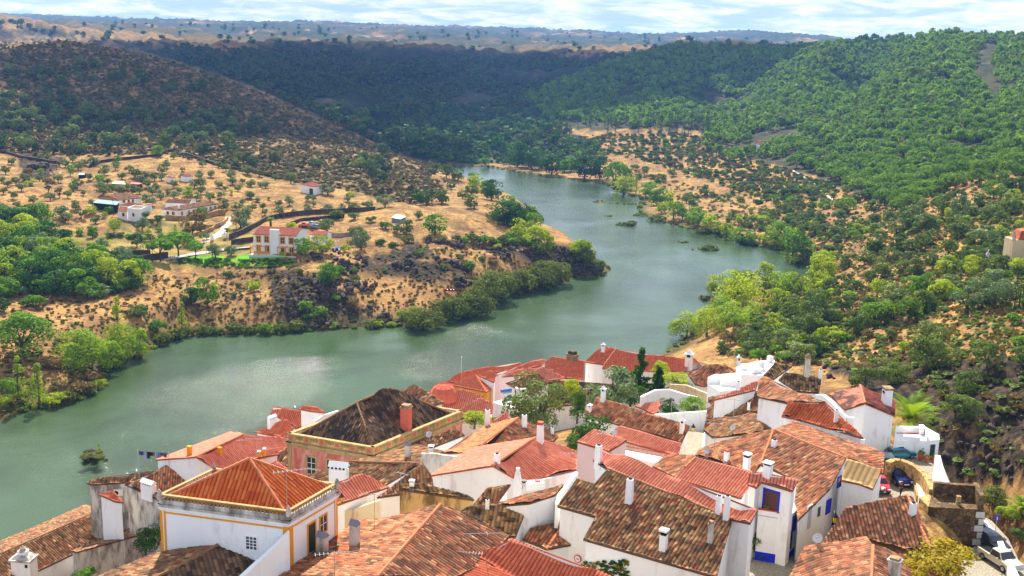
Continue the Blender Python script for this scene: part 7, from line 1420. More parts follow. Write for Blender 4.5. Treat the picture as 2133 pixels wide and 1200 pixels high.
# ---- scattered by area
def scatter(poly, n, kinds, wm, group, label, mind=2.0, dmin=60, res=None, seed=0, maxn=300, dmax=9000, avoid=True):
    """n tries inside a photo area; wm = crown width in metres (lo, hi)"""
    r = np.random.default_rng(seed); xs = [p[0] for p in poly]; ys = [p[1] for p in poly]
    x = r.uniform(min(xs), max(xs), n); y = r.uniform(min(ys), max(ys), n); k = inpoly(x, y, poly); x = x[k]; y = y[k]
    X, Y, Z, ok = hit(x, y, dmin, dmax); out = []; cell = {}
    for i in range(len(x)):
        if not ok[i] or Z[i] < .15: continue
        w = r.uniform(*wm); c = (int(X[i] // 12), int(Y[i] // 12)); bad = False
        for a in (-1, 0, 1):
            for b in (-1, 0, 1):
                for (u, v, ww) in cell.get((c[0] + a, c[1] + b), ()):
                    if (u - X[i]) ** 2 + (v - Y[i]) ** 2 < (mind * (w + ww) / 2) ** 2: bad = True; break
        if bad: continue
        cell.setdefault(c, []).append((X[i], Y[i], w)); out.append((X[i], Y[i], Z[i], w, x[i], y[i]))
    return out
def indiv(out, kinds, group, label):
    r = random.Random(len(out))
    for X, Y, Z, w, px, py in out:
        pos = Vector((X, Y, Z)); place_tree(r.choice(kinds), px, py, w / mpp(pos), group, label, pos=pos)
def mass(out, name, specs, label, r, hf=1.0, nq=70):
    """one object for what nobody could count. specs: list of (crown kind, material)"""
    base = []
    for i, (ck, mt) in enumerate(specs):
        C, N, S, cv, cc, sp = crown(ck, nq, 50 + i); V, F = quads(C, N, S, np.random.default_rng(i), 1.2); base.append((V, F, cv))
    VV = []; FF = []; CV = []; MI = []; nb = 0; mats = [LM[m_] for _, m_ in specs]
    for X, Y, Z, w, px, py in out:
        i = r.integers(len(specs)); V, F, cv = base[i]; a = r.uniform(0, 6.28); s = w / .92; R_ = np.array([[math.cos(a), -math.sin(a), 0], [math.sin(a), math.cos(a), 0], [0, 0, 1]])
        VV.append((V @ R_.T) * [s, s, s * hf * r.uniform(.85, 1.15)] + [X, Y, Z - .08 * w]); FF.append(F + nb); nb += len(V); CV.append(np.clip(cv * .55 + r.random() * .45, 0, 1)); MI += [i] * len(F)
    o = link(name, mesh_np(name, np.concatenate(VV), np.concatenate(FF), mats, midx=MI, attrs={'cv': ('FACE', np.concatenate(CV))}))
    return tag(o, label, kind='stuff')
PA = [(1080, 215), (1180, 170), (1300, 125), (1400, 96), (1500, 97), (1600, 103), (1740, 98), (1850, 80), (1980, 76), (2140, 74), (2450, 82), (2450, 330), (2140, 375), (2010, 395), (1950, 410), (1870, 450), (1760, 395), (1690, 360), (1600, 330), (1520, 340), (1450, 300), (1400, 290), (1300, 265), (1150, 250)]
pin = scatter(PA, 34000, 'p', (4.4, 9.6), 0, 0, .70, seed=3)
BARE = [[(2048, 90), (2082, 90), (2068, 140), (2085, 215), (2060, 215), (2030, 170), (2028, 140)], [(1560, 285), (1625, 270), (1690, 262), (1640, 300), (1560, 320)], [(1180, 280), (1420, 262), (1470, 270), (1460, 320), (1250, 320)]]
_t = np.array(pin); keep = np.ones(len(pin), bool)
for b in BARE: keep &= ~inpoly(_t[:, 4], _t[:, 5], b)
keep &= ~((vnoise(_t[:, 0] / 40, _t[:, 1] / 40, 3) < .18) & (_t[:, 5] > 180))
pin = [p for p, k in zip(pin, keep) if k]
pin.sort(key=lambda p: math.hypot(p[0], p[1]) / p[3]); print('pines', len(pin))
pin.sort(key=lambda p: p[4] > 2145)
indiv(pin[:290], 'ppppp', 'pines on the right-hand hills', 'round-headed green pine in the thick pine wood on the right-hand hill')
mass(pin[290:], 'pine_forest', [('pine', 'pine'), ('pine', 'pine'), ('round', 'pine'), ('umb', 'pine'), ('olive', 'pine'), ('round', 'oak')], 'pine wood covering the hills up to the skyline', rng, 1.2, 95)
hl = scatter([(0, 90), (110, 78), (300, 115), (470, 165), (700, 265), (840, 335), (800, 385), (640, 345), (470, 350), (340, 315), (200, 322), (0, 318)], 900, 'h', (2.6, 8.5), 0, 0, .55, seed=5)
hl = [p for p in hl if (p[5] > 225 and p[4] < 480) or vnoise(np.array(p[0] / 60), np.array(p[1] / 60), 4) > .5]
indiv(hl[:225], 'hhhko', 'holm oaks on the scrubby left hill', 'dusky holm oak on the brown scrubby hill behind the orchard')
sc = scatter([(0, 85), (110, 80), (300, 112), (470, 165), (700, 260), (840, 330), (900, 352), (930, 410), (850, 425), (740, 400), (560, 370), (430, 340), (340, 320), (200, 326), (0, 320)], 16000, 's', (1.2, 3.6), 0, 0, .5, seed=6)
mass(sc, 'hill_scrub', [('bush', 'scrub'), ('bush', 'heath'), ('sparse', 'heath'), ('bush', 'heath'), ('bush', 'scrub')], 'dry brown and dark scrub covering the left-hand hill', rng, .8, 26)
md = scatter([(0, 55), (240, 84), (440, 98), (700, 110), (1000, 112), (1380, 112), (1420, 100), (1380, 130), (1100, 220), (1180, 280), (1000, 330), (850, 325), (700, 260), (520, 178), (320, 112), (110, 62)], 17000, 's', (4, 10), 0, 0, .5, seed=7)
md = [p for p in md if fbm(np.array(p[0] / 90), np.array(p[1] / 110), 91, 4) > -.10]
mass(md, 'valley_scrub', [('bush', 'hillo'), ('round', 'hillo'), ('bush', 'scrub')], 'dark bluish scrub and oak wood covering the middle hills', rng, .8, 30)
md2 = scatter([(1150, 285), (1420, 275), (1560, 330), (1700, 372), (1760, 400), (1600, 420), (1450, 370), (1330, 330), (1180, 320)], 2600, 's', (2, 5.5), 0, 0, .6, seed=37)
mass(md2, 'slope_scrub', [('bush', 'heath'), ('bush', 'oak'), ('bush', 'tam'), ('bush', 'hillo')], 'brown and green scrub on the slope below the pine wood', rng, .8, 40)
fr = scatter([(0, 44), (600, 52), (1100, 66), (1700, 84), (1700, 96), (1400, 112), (1100, 108), (800, 108), (400, 100), (0, 56)], 900, 's', (7, 13), 0, 0, .9, seed=17, dmin=1500)
fr = fr[::3]
mass(fr, 'far_oaks', [('round', 'dark'), ('bush', 'hillo')], 'scattered dark oaks dotting the distant plateau', rng, .8, 40)
rb = scatter([(1130, 290), (1450, 280), (1560, 330), (1760, 400), (1860, 470), (1800, 560), (1640, 500), (1480, 450), (1340, 385), (1250, 340), (1080, 330)], 1500, 's', (2.5, 6), 0, 0, .8, seed=8)
rb = [p for p in rb if vnoise(np.array(p[0] / 35), np.array(p[1] / 35), 9) > .42]
indiv(rb[:230], 'skkszeo', 'shrubs dotted over the right river slope', 'grey-green shrub dotted among others on the dry slope above the far bank')
r2 = scatter([(1480, 460), (1760, 420), (1900, 400), (2140, 330), (2500, 330), (2500, 640), (1950, 640), (1700, 740), (1520, 740), (1640, 600), (1800, 560), (1700, 500)], 4200, 's', (1.6, 5.6), 0, 0, .6, seed=28, dmin=150)
r2 = [p for p in r2 if vnoise(np.array(p[0] / 22), np.array(p[1] / 22), 19) > .47]
r2.sort(key=lambda p: p[4] > 2140)
indiv(r2[:290], 'kkkOslOkey', 'shrubs on the near right hillside', 'olive-green shrub in the thicket on the right-hand hillside')
mass(r2[290:], 'hillside_thicket', [('bush', 'oak'), ('round', 'oak'), ('bush', 'tam'), ('bush', 'willow')], 'dense mixed green thicket on the right-hand hillside', rng, .9, 160)
fb = scatter([(890, 305), (1000, 300), (1240, 292), (1265, 345), (1190, 355), (1080, 345), (1000, 342), (905, 345)], 900, 's', (2.5, 7), 0, 0, .6, seed=54)
mass(fb, 'far_bank_scrub', [('bush', 'hillo'), ('round', 'hillo'), ('bush', 'green')], 'dark scrub along the far bank at the river bend', rng, .9, 60)
lt = scatter([(0, 455), (60, 450), (115, 500), (150, 545), (290, 560), (295, 600), (200, 625), (60, 618), (0, 625)], 700, 'd', (3.5, 9), 0, 0, .62, seed=44)
indiv(lt[:85], 'dgdlgwzeb', 'trees in the thicket on the left bank', 'leafy tree merging into the dense thicket at the left edge of the bank')
cy = scatter([(1150, 255), (1560, 262), (1560, 285), (1400, 290), (1180, 280)], 300, 'c', (5, 7), 0, 0, .8, seed=9)
indiv(cy[:60], 'c', 'cypresses below the pine wood', 'dark cypress in the row below the pine wood')
vv = scatter([(700, 235), (860, 230), (1060, 235), (1180, 262), (1180, 300), (1000, 320), (900, 325), (740, 262)], 260, 'd', (8, 13), 0, 0, .75, seed=10)
indiv(vv[:36], 'hhd', 'oaks in the shaded valley', 'dark blue-green oak in the shaded valley beyond the river bend'); mass(vv[36:], 'valley_oaks', [('round', 'hillo'), ('round', 'dark')], 'dark oak wood in the shaded valley beyond the bend', rng, 1, 130)
gr = scatter([(0, 560), (300, 580), (560, 560), (700, 560), (1000, 480), (1250, 540), (1180, 600), (900, 680), (400, 720), (60, 850), (0, 880), (0, 600)], 5000, 's', (.6, 1.7), 0, 0, .6, seed=12)
mass(gr, 'dry_brush', [('bush', 'brown'), ('bush', 'scrub'), ('sparse', 'brown'), ('bush', 'tam')], 'low dry brush and weeds on the left river bank', rng, .7, 22)
gr = scatter([(1300, 350), (1500, 400), (1800, 420), (2140, 330), (2500, 330), (2500, 1100), (2140, 1000), (1980, 1000), (1900, 800), (1700, 760), (1500, 740), (1650, 580), (1500, 480)], 17000, 's', (.8, 2.6), 0, 0, .6, seed=13, dmin=150)
gr = [p for p in gr if not (p[5] > 740 and p[4] > 1880 and rng2.random() < .6)]
mass(gr, 'hillside_brush', [('bush', 'brown'), ('bush', 'oak'), ('bush', 'tam'), ('bush', 'olive')], 'low brush and weeds on the right-hand hillsides', rng, .7, 24)
# reeds and rushes at the water's edge
edge = []
for i in range(len(RIV)):
    a = RIV[i]; b = RIV[(i + 1) % len(RIV)]; L = np.linalg.norm(b - a)
    if a[1] > 900 or a[1] < 120 or i > len(LEFT_SHORE) + 20: continue
    for q in range(int(L / 1.3)):
        p = a + (b - a) * rng2.random() + rng2.normal(size=2) * 1.3; z = float(ground(p[0], p[1]))
        if -.3 < z < 1.5: edge.append((p[0], p[1], max(z, 0), rng2.uniform(1, 2.6), 0, 0))
for p, a, b in ISP:
    for q in range(10 if a < 4 else 22):
        c = np.array([p.x + rng2.normal() * a * .4, p.y + rng2.normal() * b * .4]); edge.append((c[0], c[1], max(0, float(ground(c[0], c[1]))), rng2.uniform(.7, 1.6), 0, 0))
mass(edge, 'reeds', [('bush', 'tam'), ('dome', 'brown'), ('bush', 'tam'), ('bush', 'willow')], 'reeds and low rushes fringing the river', rng, .75, 40)
print('objects', len(bpy.data.objects))
# ------------------------------------------------------------------ plants of the old town, people, rocks, clouds
for px, py, z, lb, s in POTS:
    r_, s = potted(px, py, z, lb, s); bust(r_, .32, .4, 'green')
def tplant(k, px, pb, z, wpx, label, hs_=1, group='trees in the town gardens', res=3):
    pos = P(px, pb, z) if z else G(px, pb, 60); o = place_tree(k, px, pb, wpx, group, label, hs_, res, pos=pos); return o
tplant('O', 1116, 900, 34.5, 118, 'broad dense olive tree between the pyramid roof and the salmon roof'); tplant('b', 1268, 862, 33.5, 108, 'silvery olive tree above the small white pyramid chimneys'); tplant('d', 1232, 925, 40.5, 78, 'dark glossy fig-like tree in front of the weathered long roof', .9); tplant('d', 1196, 942, 41, 42, 'small dark tree at the left of the pink annex')
tplant('d', 1202, 872, 36, 44, 'dark green tree squeezed between the two olive trees', 1.3); tplant('d', 1312, 845, 32, 62, 'citrus tree right of the silvery olive', .9); tplant('l', 1192, 826, 28, 36, 'light green shrub against the striped tile roof'); tplant('d', 1394, 868, 37, 40, 'left citrus tree in the walled garden'); tplant('g', 1444, 866, 37.5, 52, 'right citrus tree in the walled garden', .9)
tplant('l', 1376, 800, 30, 44, 'yellow-green tree right of the dark conifer', 1.1); tplant('l', 1412, 806, 31, 70, 'vine-covered pergola foliage by the white terrace', .5); tplant('k', 1408, 822, 34, 60, 'grey-green shrub over the curved pool wall', .5); tplant('l', 988, 886, 36, 62, 'grape vine between the salmon roofs', .55); tplant('e', 1020, 879, 36, 40, 'right end of the grape vine', .55)
tplant('d', 304, 1152, 24, 50, 'dark green tree pressed against the yellow-trimmed house', 1.1); tplant('e', 330, 1128, 25, 40, 'leafy bough above the stained wall'); tplant('c', 106, 1205, 19, 42, 'small dark cypress at the bottom left', .55); tplant('e', 180, 1204, 22, 44, 'yellow-flowering bush at the bottom left edge', .7)
tplant('d', 1585, 1160, 42.7, 52, 'potted orange tree at the white corner house', 1.15); tplant('G', 1968, 1212, 44.6, 118, 'bare-limbed tree with sparse golden leaves in front of the stone tower', .62); tplant('G', 1905, 1215, 45, 60, 'small golden-leaved sapling at the bottom right', .6); tplant('l', 1500, 815, 37, 34, 'lemon tree on the white terrace stairs'); tplant('y', 1890, 906, 44, 40, 'yellow bush under the palm')
tplant('y', 2105, 1085, 0, 50, 'green bush on the golden slope'); tplant('D', 2068, 1050, 0, 60, 'green shrub behind the stone tower'); tplant('s', 2128, 1125, 0, 40, 'green bush at the right frame edge'); tplant('r', 1230, 1203, 44.6, 70, 'dry climbing ivy at the bottom centre wall', .5)
# conifer
def conifer(px, pb, z, wpx, hpx, label):
    q = P(px, pb, z); m = mpp(q); H = hpx * m; W_ = wpx * m; r = np.random.default_rng(4); root = empty('conifer_tree', q, 0, label, 'tree')
    C = []; N = []; S = []; cv = []; tm = MB(); tm.tube([(0, 0, -.3), (0, 0, H * .95)], [.16, .03], 6)
    for i in range(70):
        t = i / 70; zz = H * (.12 + .86 * t); L = W_ * .5 * (1 - t) ** .8 * r.uniform(.6, 1.15) + .12; a = r.uniform(0, 6.28); e = np.array([math.cos(a), math.sin(a), .12]); n = int(16 + L * 22)
        if i % 2 == 0: tm.tube([(0, 0, zz), tuple(e * L * .9 + [0, 0, zz])], [.04, .01], 4, cap=False)
        u = r.uniform(.15, 1, n); c = e * (u * L)[:, None] + r.normal(size=(n, 3)) * (.09 + .12 * (1 - u))[:, None] + [0, 0, zz]; C.append(c); N.append(r.normal(size=(n, 3)) * .7 + e * .3 + [0, 0, .6]); S.append(r.uniform(.16, .36, n)); cv.append(np.full(n, r.random()) * .5 + r.random(n) * .5)
    V, F = quads(np.concatenate(C), np.concatenate(N), np.concatenate(S), r, 1.3); link('crown', mesh_np('crown', V, F, LM['dark'], attrs={'cv': ('FACE', np.concatenate(cv))}), root); tm.build('trunk', M_BARK, root)
conifer(1332, 832, 29, 66, 112, 'tall dark ragged conifer in front of the far white house'); conifer(1370, 826, 31, 36, 62, 'smaller conifer right of the tall dark one')
def palm(px, pb, z, wpx, trunk_h, label, n=34, yellow=True):
    q = P(px, pb, z) if z else G(px, pb, 60); m = mpp(q); L0 = wpx * m * .56; r = random.Random(px); root = empty('palm_tree', q, 0, label, 'palm tree', None); mb = MB(); mb.tube([(0, 0, -.5), (0, 0, trunk_h)], [.42, .36], 10)
    for k in range(40): a = r.uniform(0, 6.28); zz = r.uniform(0, trunk_h); mb.box((.38 * math.cos(a), .38 * math.sin(a), zz), (.16, .16, .12), a)
    mb.build('trunk', M_BARK, root); V = []; F = []; cv = []
    for i in range(n):
        a = i * 2.4; up = 1.45 * (1 - i / n) ** .8 + .05; L = L0 * r.uniform(.8, 1.15); d = Vector((math.cos(a), math.sin(a), 0)); pts = []
        for k in range(9): t = k / 8; pts.append(d * (L * t * math.cos(min(1.3, max(up, .1)) * (1 - .25 * t))) + Vector((0, 0, trunk_h + L * (math.sin(up) * t - .42 * t * t))))
        sd_ = Vector((-d.y, d.x, 0)); c = r.random()
        for k in range(8):
            for j in range(4):
                t = (k + j / 4) / 8; p = pts[k].lerp(pts[k + 1], j / 4); tg = (pts[k + 1] - pts[k]).normalized(); w = L * .17 * math.sin(PI * min(.95, t * .9 + .12)) + .03
                for sgn in (-1, 1):
                    e = p + sd_ * sgn * w + tg * w * .75 + Vector((0, 0, -.22 * w)); b = len(V); V += [tuple(p - tg * .03), tuple(p + tg * .05), tuple(e)]; F.append((b, b + 1, b + 2)); cv.append(c)
    o = link('crown', mesh_np('crown', V, F, LM['willow'], attrs={'cv': ('FACE', cv)}), root)
    if yellow:
        mb = MB()
        for k in range(14): a = r.uniform(0, 6.28); d = Vector((math.cos(a), math.sin(a), 0)); mb.tube([(0, 0, trunk_h + .2), tuple(d * .5 + Vector((0, 0, trunk_h + .4))), tuple(d * .95 + Vector((0, 0, trunk_h - .2)))], [.05, .09, .14], 5)
        mb.build('fruit_stalk', LM['gold'], root)
palm(1895, 903, 42.7, 135, 1.8, 'short palm with arching fronds and orange fruit stalks beside the tall white house'); palm(2130, 1075, 0, 70, 1.2, 'palm cut by the right frame edge below the dark ravine', yellow=False); palm(564, 478, float(gz(564, 478).z) - .5, 20, 3.4, 'thin palm behind the yellow-trimmed villa', 26, False)
# ivy and hedge
pq = gz(460, 545)
hed = []
for k in range(260): x = rng2.uniform(372, 615); y = 541 + rng2.uniform(0, 17) * (1 if x > 420 else .5); v = gz(x, y); hed.append((v.x, v.y, v.z, rng2.uniform(.7, 1.7), 0, 0))
mass(hed, 'lawn_hedge', [('bush', 'green'), ('bush', 'dark')], 'green hedge and creepers spilling below the lawn', rng, .8, 60)
ivy = []
A_, B_ = hs('mossy brown lower roof')['ins']['a'], hs('mossy brown lower roof')['ins']['b']
for k in range(120): px = rng2.uniform(1216, 1312); py = rng2.uniform(1168, 1204); s, z, L = wall_hit(A_, B_, px, py + 0 * px); d2 = (B_ - A_)[:2] / L; ivy.append((A_[0] + d2[0] * s + d2[1] * .12, A_[1] + d2[1] * s - d2[0] * .12, z, rng2.uniform(.2, .4), 0, 0))
mass(ivy, 'ivy', [('bush', 'oak'), ('bush', 'gold'), ('bush', 'dark')], 'straggling green and yellow ivy on the white wall at the bottom', rng, .8, 24)
# ------------------------------------------------------------------ rocks
def rock_template(seed, ang=True):
    bm = bmesh.new(); bmesh.ops.create_icosphere(bm, subdivisions=2, radius=.5); r = random.Random(seed)
    pl = [(Vector((r.gauss(0, 1), r.gauss(0, 1), r.gauss(0, .8))).normalized(), r.uniform(.16, .36)) for _ in range(13)]
    for v in bm.verts:
        for n, d in pl:
            e = v.co.dot(n) - d
            if e > 0: v.co -= n * e
        v.co *= 1 + r.uniform(-.06, .06)
    bmesh.ops.triangulate(bm, faces=bm.faces[:]); V = np.array([v.co[:] for v in bm.verts]); F = np.array([[v.index for v in f.verts] for f in bm.faces]); bm.free(); return V, F
RT = [rock_template(s) for s in range(6)]
def rmat():
    m = NT('schist_rock'); p = m.pos(); c = m.ramp(m.noise(1.2, p, 6, .75), [(.34, lin((36, 31, 27))), (.5, lin((70, 60, 52))), (.62, lin((102, 88, 74))), (.76, lin((146, 122, 92)))]); m.bsdf(c, .9, .2, bump=m.noise(3, p, 5, .75), bd=.15, bs=.8); return m.mat
M_ROCK = rmat()
def rocks(name, label, polys, n, lo, hi, flat_=.7, seed=0, dmin=60, zs=None):
    r = np.random.default_rng(seed); VV = []; FF = []; nb = 0
    for poly in polys:
        xs = [p[0] for p in poly]; ys = [p[1] for p in poly]; x = r.uniform(min(xs), max(xs), n); y = r.uniform(min(ys), max(ys), n); k = inpoly(x, y, poly) ; X, Y, Z, ok = hit(x[k], y[k], dmin); nn = vnoise(X / 7, Y / 7, 61) 
        for i in range(len(X)):
            if not ok[i] or nn[i] < .42: continue
            V, F = RT[r.integers(6)]; a = r.uniform(0, 6.28); s = lo + (hi - lo) * r.random() ** 2.6; R_ = np.array([[math.cos(a), -math.sin(a), 0], [math.sin(a), math.cos(a), 0], [0, 0, 1]]); VV.append((V * [s, s * r.uniform(.6, 1), s * flat_]) @ R_.T + [X[i], Y[i], Z[i] + s * .1]); FF.append(F + nb); nb += len(V)
    if VV: o = link(name, mesh_np(name, np.concatenate(VV), np.concatenate(FF), M_ROCK)); tag(o, label, kind='stuff')
rocks('boulder_scree', 'dark boulders and rubble strewn over the left river bank', [[(1010, 512), (1160, 512), (1190, 520), (1235, 545), (1262, 560), (1240, 576), (1180, 575), (1150, 560), (1040, 540)], [(800, 540), (900, 530), (985, 560), (985, 600), (930, 600), (860, 575)], [(590, 600), (660, 570), (720, 620), (800, 650), (850, 680), (640, 690), (600, 660)], [(660, 500), (760, 540), (790, 600), (700, 620), (620, 580)], [(870, 500), (1010, 510), (1000, 530), (900, 520)]], 700, .6, 4.2, .7, 1)
rocks('boulder_scree', 'scattered stones over the dry left bank', [[(300, 580), (700, 570), (900, 640), (800, 680), (400, 690), (250, 660)], [(0, 620), (250, 640), (330, 700), (120, 760), (0, 700)], [(30, 325), (130, 330), (120, 372), (40, 360)]], 500, .3, 1.5, .6, 2)
rocks('rock_outcrop', 'jagged dark schist outcrops on the right ravine slope', [[(1680, 760), (1760, 720), (1850, 735), (1960, 730), (1980, 780), (1860, 800), (1750, 800), (1700, 810)], [(1960, 680), (2140, 660), (2140, 760), (2000, 740)], [(1900, 780), (2140, 780), (2140, 1010), (1980, 1010), (1950, 880)], [(1650, 690), (1750, 700), (1700, 740)]], 100, .8, 3.2, .6, 3, 150)
rocks('rubble', 'loose stones over the right river slope', [[(1250, 320), (1600, 330), (1800, 420), (1860, 540), (1700, 540), (1500, 470), (1350, 420)], [(1980, 540), (2140, 480), (2140, 620), (2000, 640)], [(1600, 600), (1900, 600), (1950, 660), (1700, 740), (1520, 740)]], 300, .5, 2.0, .6, 4, 150)
rocks('rubble', 'stones at the waterline of the islets', [[(1420, 512), (1510, 512), (1510, 526), (1420, 526)], [(1290, 418), (1330, 418), (1330, 430), (1290, 430)], [(1360, 455), (1440, 470), (1440, 485), (1360, 470)]], 60, .5, 1.6, .6, 5, 150)
def boulder(px, py, wpx, hpx, z, label, n=9, spread=.3, grp=None, mat=None):
    q = P(px, py, z); m = mpp(q); W_ = wpx * m; H = hpx * m; r = np.random.default_rng(int(px)); VV = []; FF = []; nb = 0
    for i in range(n): V, F = RT[i % 6]; a = r.uniform(0, 6.28); R_ = np.array([[math.cos(a), -math.sin(a), 0], [math.sin(a), math.cos(a), 0], [0, 0, 1]]); s = W_ * (.75 if i == 0 else r.uniform(.35, .55)); o = np.array([r.uniform(-.5, .5) * (W_ - s), r.uniform(-.3, .3) * W_, H * r.uniform(.2, .4)]) if i else np.array([0, 0, H * .3]); VV.append((V * [s, s * .8, H * 1.25 * (1 if i == 0 else r.uniform(.6, .95))]) @ R_.T + o); FF.append(F + nb); nb += len(V)
    me = mesh_np('boulder', np.concatenate(VV), np.concatenate(FF), mat or M_ROCK); o = link('boulder', me, None, q); return tag(o, label, 'rock', grp)
boulder(190, 957, 52, 24, 0, 'small rocky islet with bushes rising from the river, lower left', 10); boulder(1240, 572, 46, 18, 0, 'dark cliff-like rock at the tip of the left bank', 8); boulder(1180, 570, 60, 26, .5, 'dark blocky rock face behind the rocky point', 9); boulder(1470, 626, 18, 8, 0, 'small dark rock off the right shore', 5)
boulder(2056, 548, 18, 30, float(G(2056, 548).z), 'pale whitewashed rock on the right hillside', 6, mat=flat('pale_rock', lin((214, 208, 200))[:3], .9, var=.35, scale=.8)); boulder(85, 352, 60, 16, float(G(85, 352).z), 'dark craggy knoll at the upper left orchard', 8); boulder(1153, 500, 20, 14, 0, 'dark waterside rock below the yellow shrubs', 5); boulder(1905, 642, 30, 10, float(G(1905, 642).z), 'flat grey rock near the right hillside track', 5)
for x, y, w, k, l in ((178, 944, 18, 'D', 'left bush on the rock islet'), (190, 940, 20, 'D', 'middle bush on the rock islet'), (207, 943, 20, 'D', 'right bush on the rock islet'), (207, 934, 14, 'T', 'thin green sapling on the rock islet')): place_tree(k, x, y, w, 'bushes on the rock islet', l, .5 if k == 'D' else .9, 2, pos=P(x, y + 10, 2.0))
# ruined tower at the right edge
q = G(2118, 566); b0 = q.z - 2; A = P(2111, 500, q.z + 7.5); Bp = A + Vector((5, 0, 0)); root = empty('ruined_tower', (A.x, A.y, b0), 0, 'tall stained ruin with tiled top cut by the right frame edge', 'ruin'); d = (Bp - A); d.z = 0; d.normalize(); o = Vector((-d.y, d.x, 0)) * 5; L = 7
mb = MB(); mb.hexa([(A.x, A.y, b0), tuple(A + d * L)[:2] + (b0,), tuple(A + d * L + o)[:2] + (b0,), tuple(A + o)[:2] + (b0,)], [A, A + d * L, A + d * L + o, A + o]); mb.build('wall', WM['cream'], root, root.location.copy())
mb = MB(); mb.lathe(A + Vector((.2, .2, 0)), [(.5, 0), (.35, .8), (.5, 1.0), (.1, 2.4)], 6); mb.build('pinnacle', WM['stain'], root, root.location.copy()); mb = MB(); U = A + d * 1.2; mb.hexa([U, U + d * 5, U + d * 5 + o, U + o], [U + Vector((.8, .5, 2.2)), U + d * 4 + Vector((0, .5, 2.6)), U + d * 4 + o * .8 + Vector((0, 0, 2.6)), U + o * .8 + Vector((.8, 0, 2.2))]); mb.build('roof', TM['org2'], root, root.location.copy())
# little boat
q = P(938, 606, float(G(938, 604).z) + .1); root = empty('rowing_boat', q, .1, 'small red and white rowing boat pulled up on the left bank', 'boat'); mb = MB(); n = 9; Lb = 4.2
for s_ in (0, 1):
    for k in range(n): t = k / (n - 1); w = .75 * math.sin(PI * min(.98, .12 + t * .8)) ** .7; mb.v += [((t - .5) * Lb, -w * (1 - .35 * (1 - s_)), .5 * s_ + .15 * (t - .4) ** 2 * s_), ((t - .5) * Lb, w * (1 - .35 * (1 - s_)), .5 * s_ + .15 * (t - .4) ** 2 * s_)]
for k in range(n - 1): i = 2 * k; j = 2 * n + i; mb.f += [(i, i + 2, j + 2, j), (i + 1, j + 1, j + 3, i + 3), (i, i + 1, i + 3, i + 2)]; mb.m += [0, 0, 1]
mb.build('hull', [flat('boat_red', lin((150, 50, 44))[:3], .6), M_WHITE], root)
for t in (-.9, .2, 1.1): mb = MB(); mb.box((t, 0, .42), (.22, 1.2, .05)); mb.build('bench', M_WHITE, root)
person('person', 'person in dark clothes walking up the cobbled lane', P(1875, 1033, 43.22), PI + .3, 'stand', (70, 40, 50), (30, 34, 50)); person('person', 'person in a white shirt bending beside the red car', P(1837, 1036, 43.22), -.6, 'bend', (226, 222, 220), (70, 66, 70))
# ------------------------------------------------------------------ high clouds, out of the picture, that shade parts of the valley
def cloud(x, y, rx, ry, label, seed, h=950):
    k = h / math.tan(R(46)); cx = x + math.sin(R(-7)) * k; cy = y + math.cos(R(-7)) * k; bm = bmesh.new(); bmesh.ops.create_icosphere(bm, subdivisions=5, radius=1)
    V = np.array([v.co[:] for v in bm.verts]); n = 1 + .38 * fbm(V[:, 0] * 1.6 + seed, V[:, 1] * 1.6 + V[:, 2], seed, 4); V = V * n[:, None] * [rx, ry, 45]; F = np.array([[v.index for v in f.verts] for f in bm.faces]); bm.free()
    m = NT('cloud_white_%d' % seed); m.bsdf((.85, .86, .88, 1), 1, 0); o = link('cloud', mesh_np('cloud', V, F, m.mat, smooth=True), None, (cx, cy, h)); tag(o, label, kind='structure')
cloud(-150, 1560, 420, 560, 'cloud over the middle hills', 1); cloud(-215, 770, 165, 150, 'cloud over the left hill', 2, 820); cloud(330, 1330, 150, 170, 'cloud over the far pine ridge', 3)
# ------------------------------------------------------------------ camera, light, sky, haze
cam = bpy.data.cameras.new('camera'); co = bpy.data.objects.new('camera', cam); COL.objects.link(co)
cam.sensor_width = 36; cam.lens = FPX / 2133 * 36; cam.clip_start = .5; cam.clip_end = 60000
mx = Matrix(((cr, -sr, 0), (sr * sp_, cr * sp_, -cp_), (sr * cp_, cr * cp_, sp_)))
co.matrix_world = Matrix.Translation((0, 0, CAMH)) @ mx.to_4x4()
SC.camera = co
SUN_EL, SUN_AZ = R(46), R(-7)      # azimuth measured from the view axis, negative = left
sd = Vector((math.sin(SUN_AZ) * math.cos(SUN_EL), math.cos(SUN_AZ) * math.cos(SUN_EL), math.sin(SUN_EL)))
sl = bpy.data.lights.new('sun', 'SUN'); sl.energy = 5.0; sl.angle = R(.53); sl.color = (1, .95, .87)
so = bpy.data.objects.new('sun', sl); COL.objects.link(so); so.rotation_euler = (-sd).to_track_quat('-Z', 'Y').to_euler()
wd = bpy.data.worlds.new('World'); SC.world = wd; wd.use_nodes = True; t = wd.node_tree; t.nodes.clear()
def wn(ty, **kw):
    nd = t.nodes.new('ShaderNode' + ty)
    for k, v in kw.items(): setattr(nd, k, v)
    return nd
sky = wn('TexSky', sky_type='NISHITA', sun_disc=False); sky.sun_elevation = SUN_EL; sky.sun_rotation = SUN_AZ
sky.air_density = 1.3; sky.dust_density = 1.2; sky.ozone_density = 2.5
tc = wn('TexCoord'); sx = wn('SeparateXYZ'); t.links.new(tc.outputs['Generated'], sx.inputs[0])
mz = wn('Math', operation='MAXIMUM'); t.links.new(sx.outputs[2], mz.inputs[0]); mz.inputs[1].default_value = .0
ad = wn('Math', operation='ADD'); t.links.new(mz.outputs[0], ad.inputs[0]); ad.inputs[1].default_value = .12
dv = wn('VectorMath', operation='DIVIDE'); cb = wn('CombineXYZ')
for i in range(3): t.links.new(ad.outputs[0], cb.inputs[i])
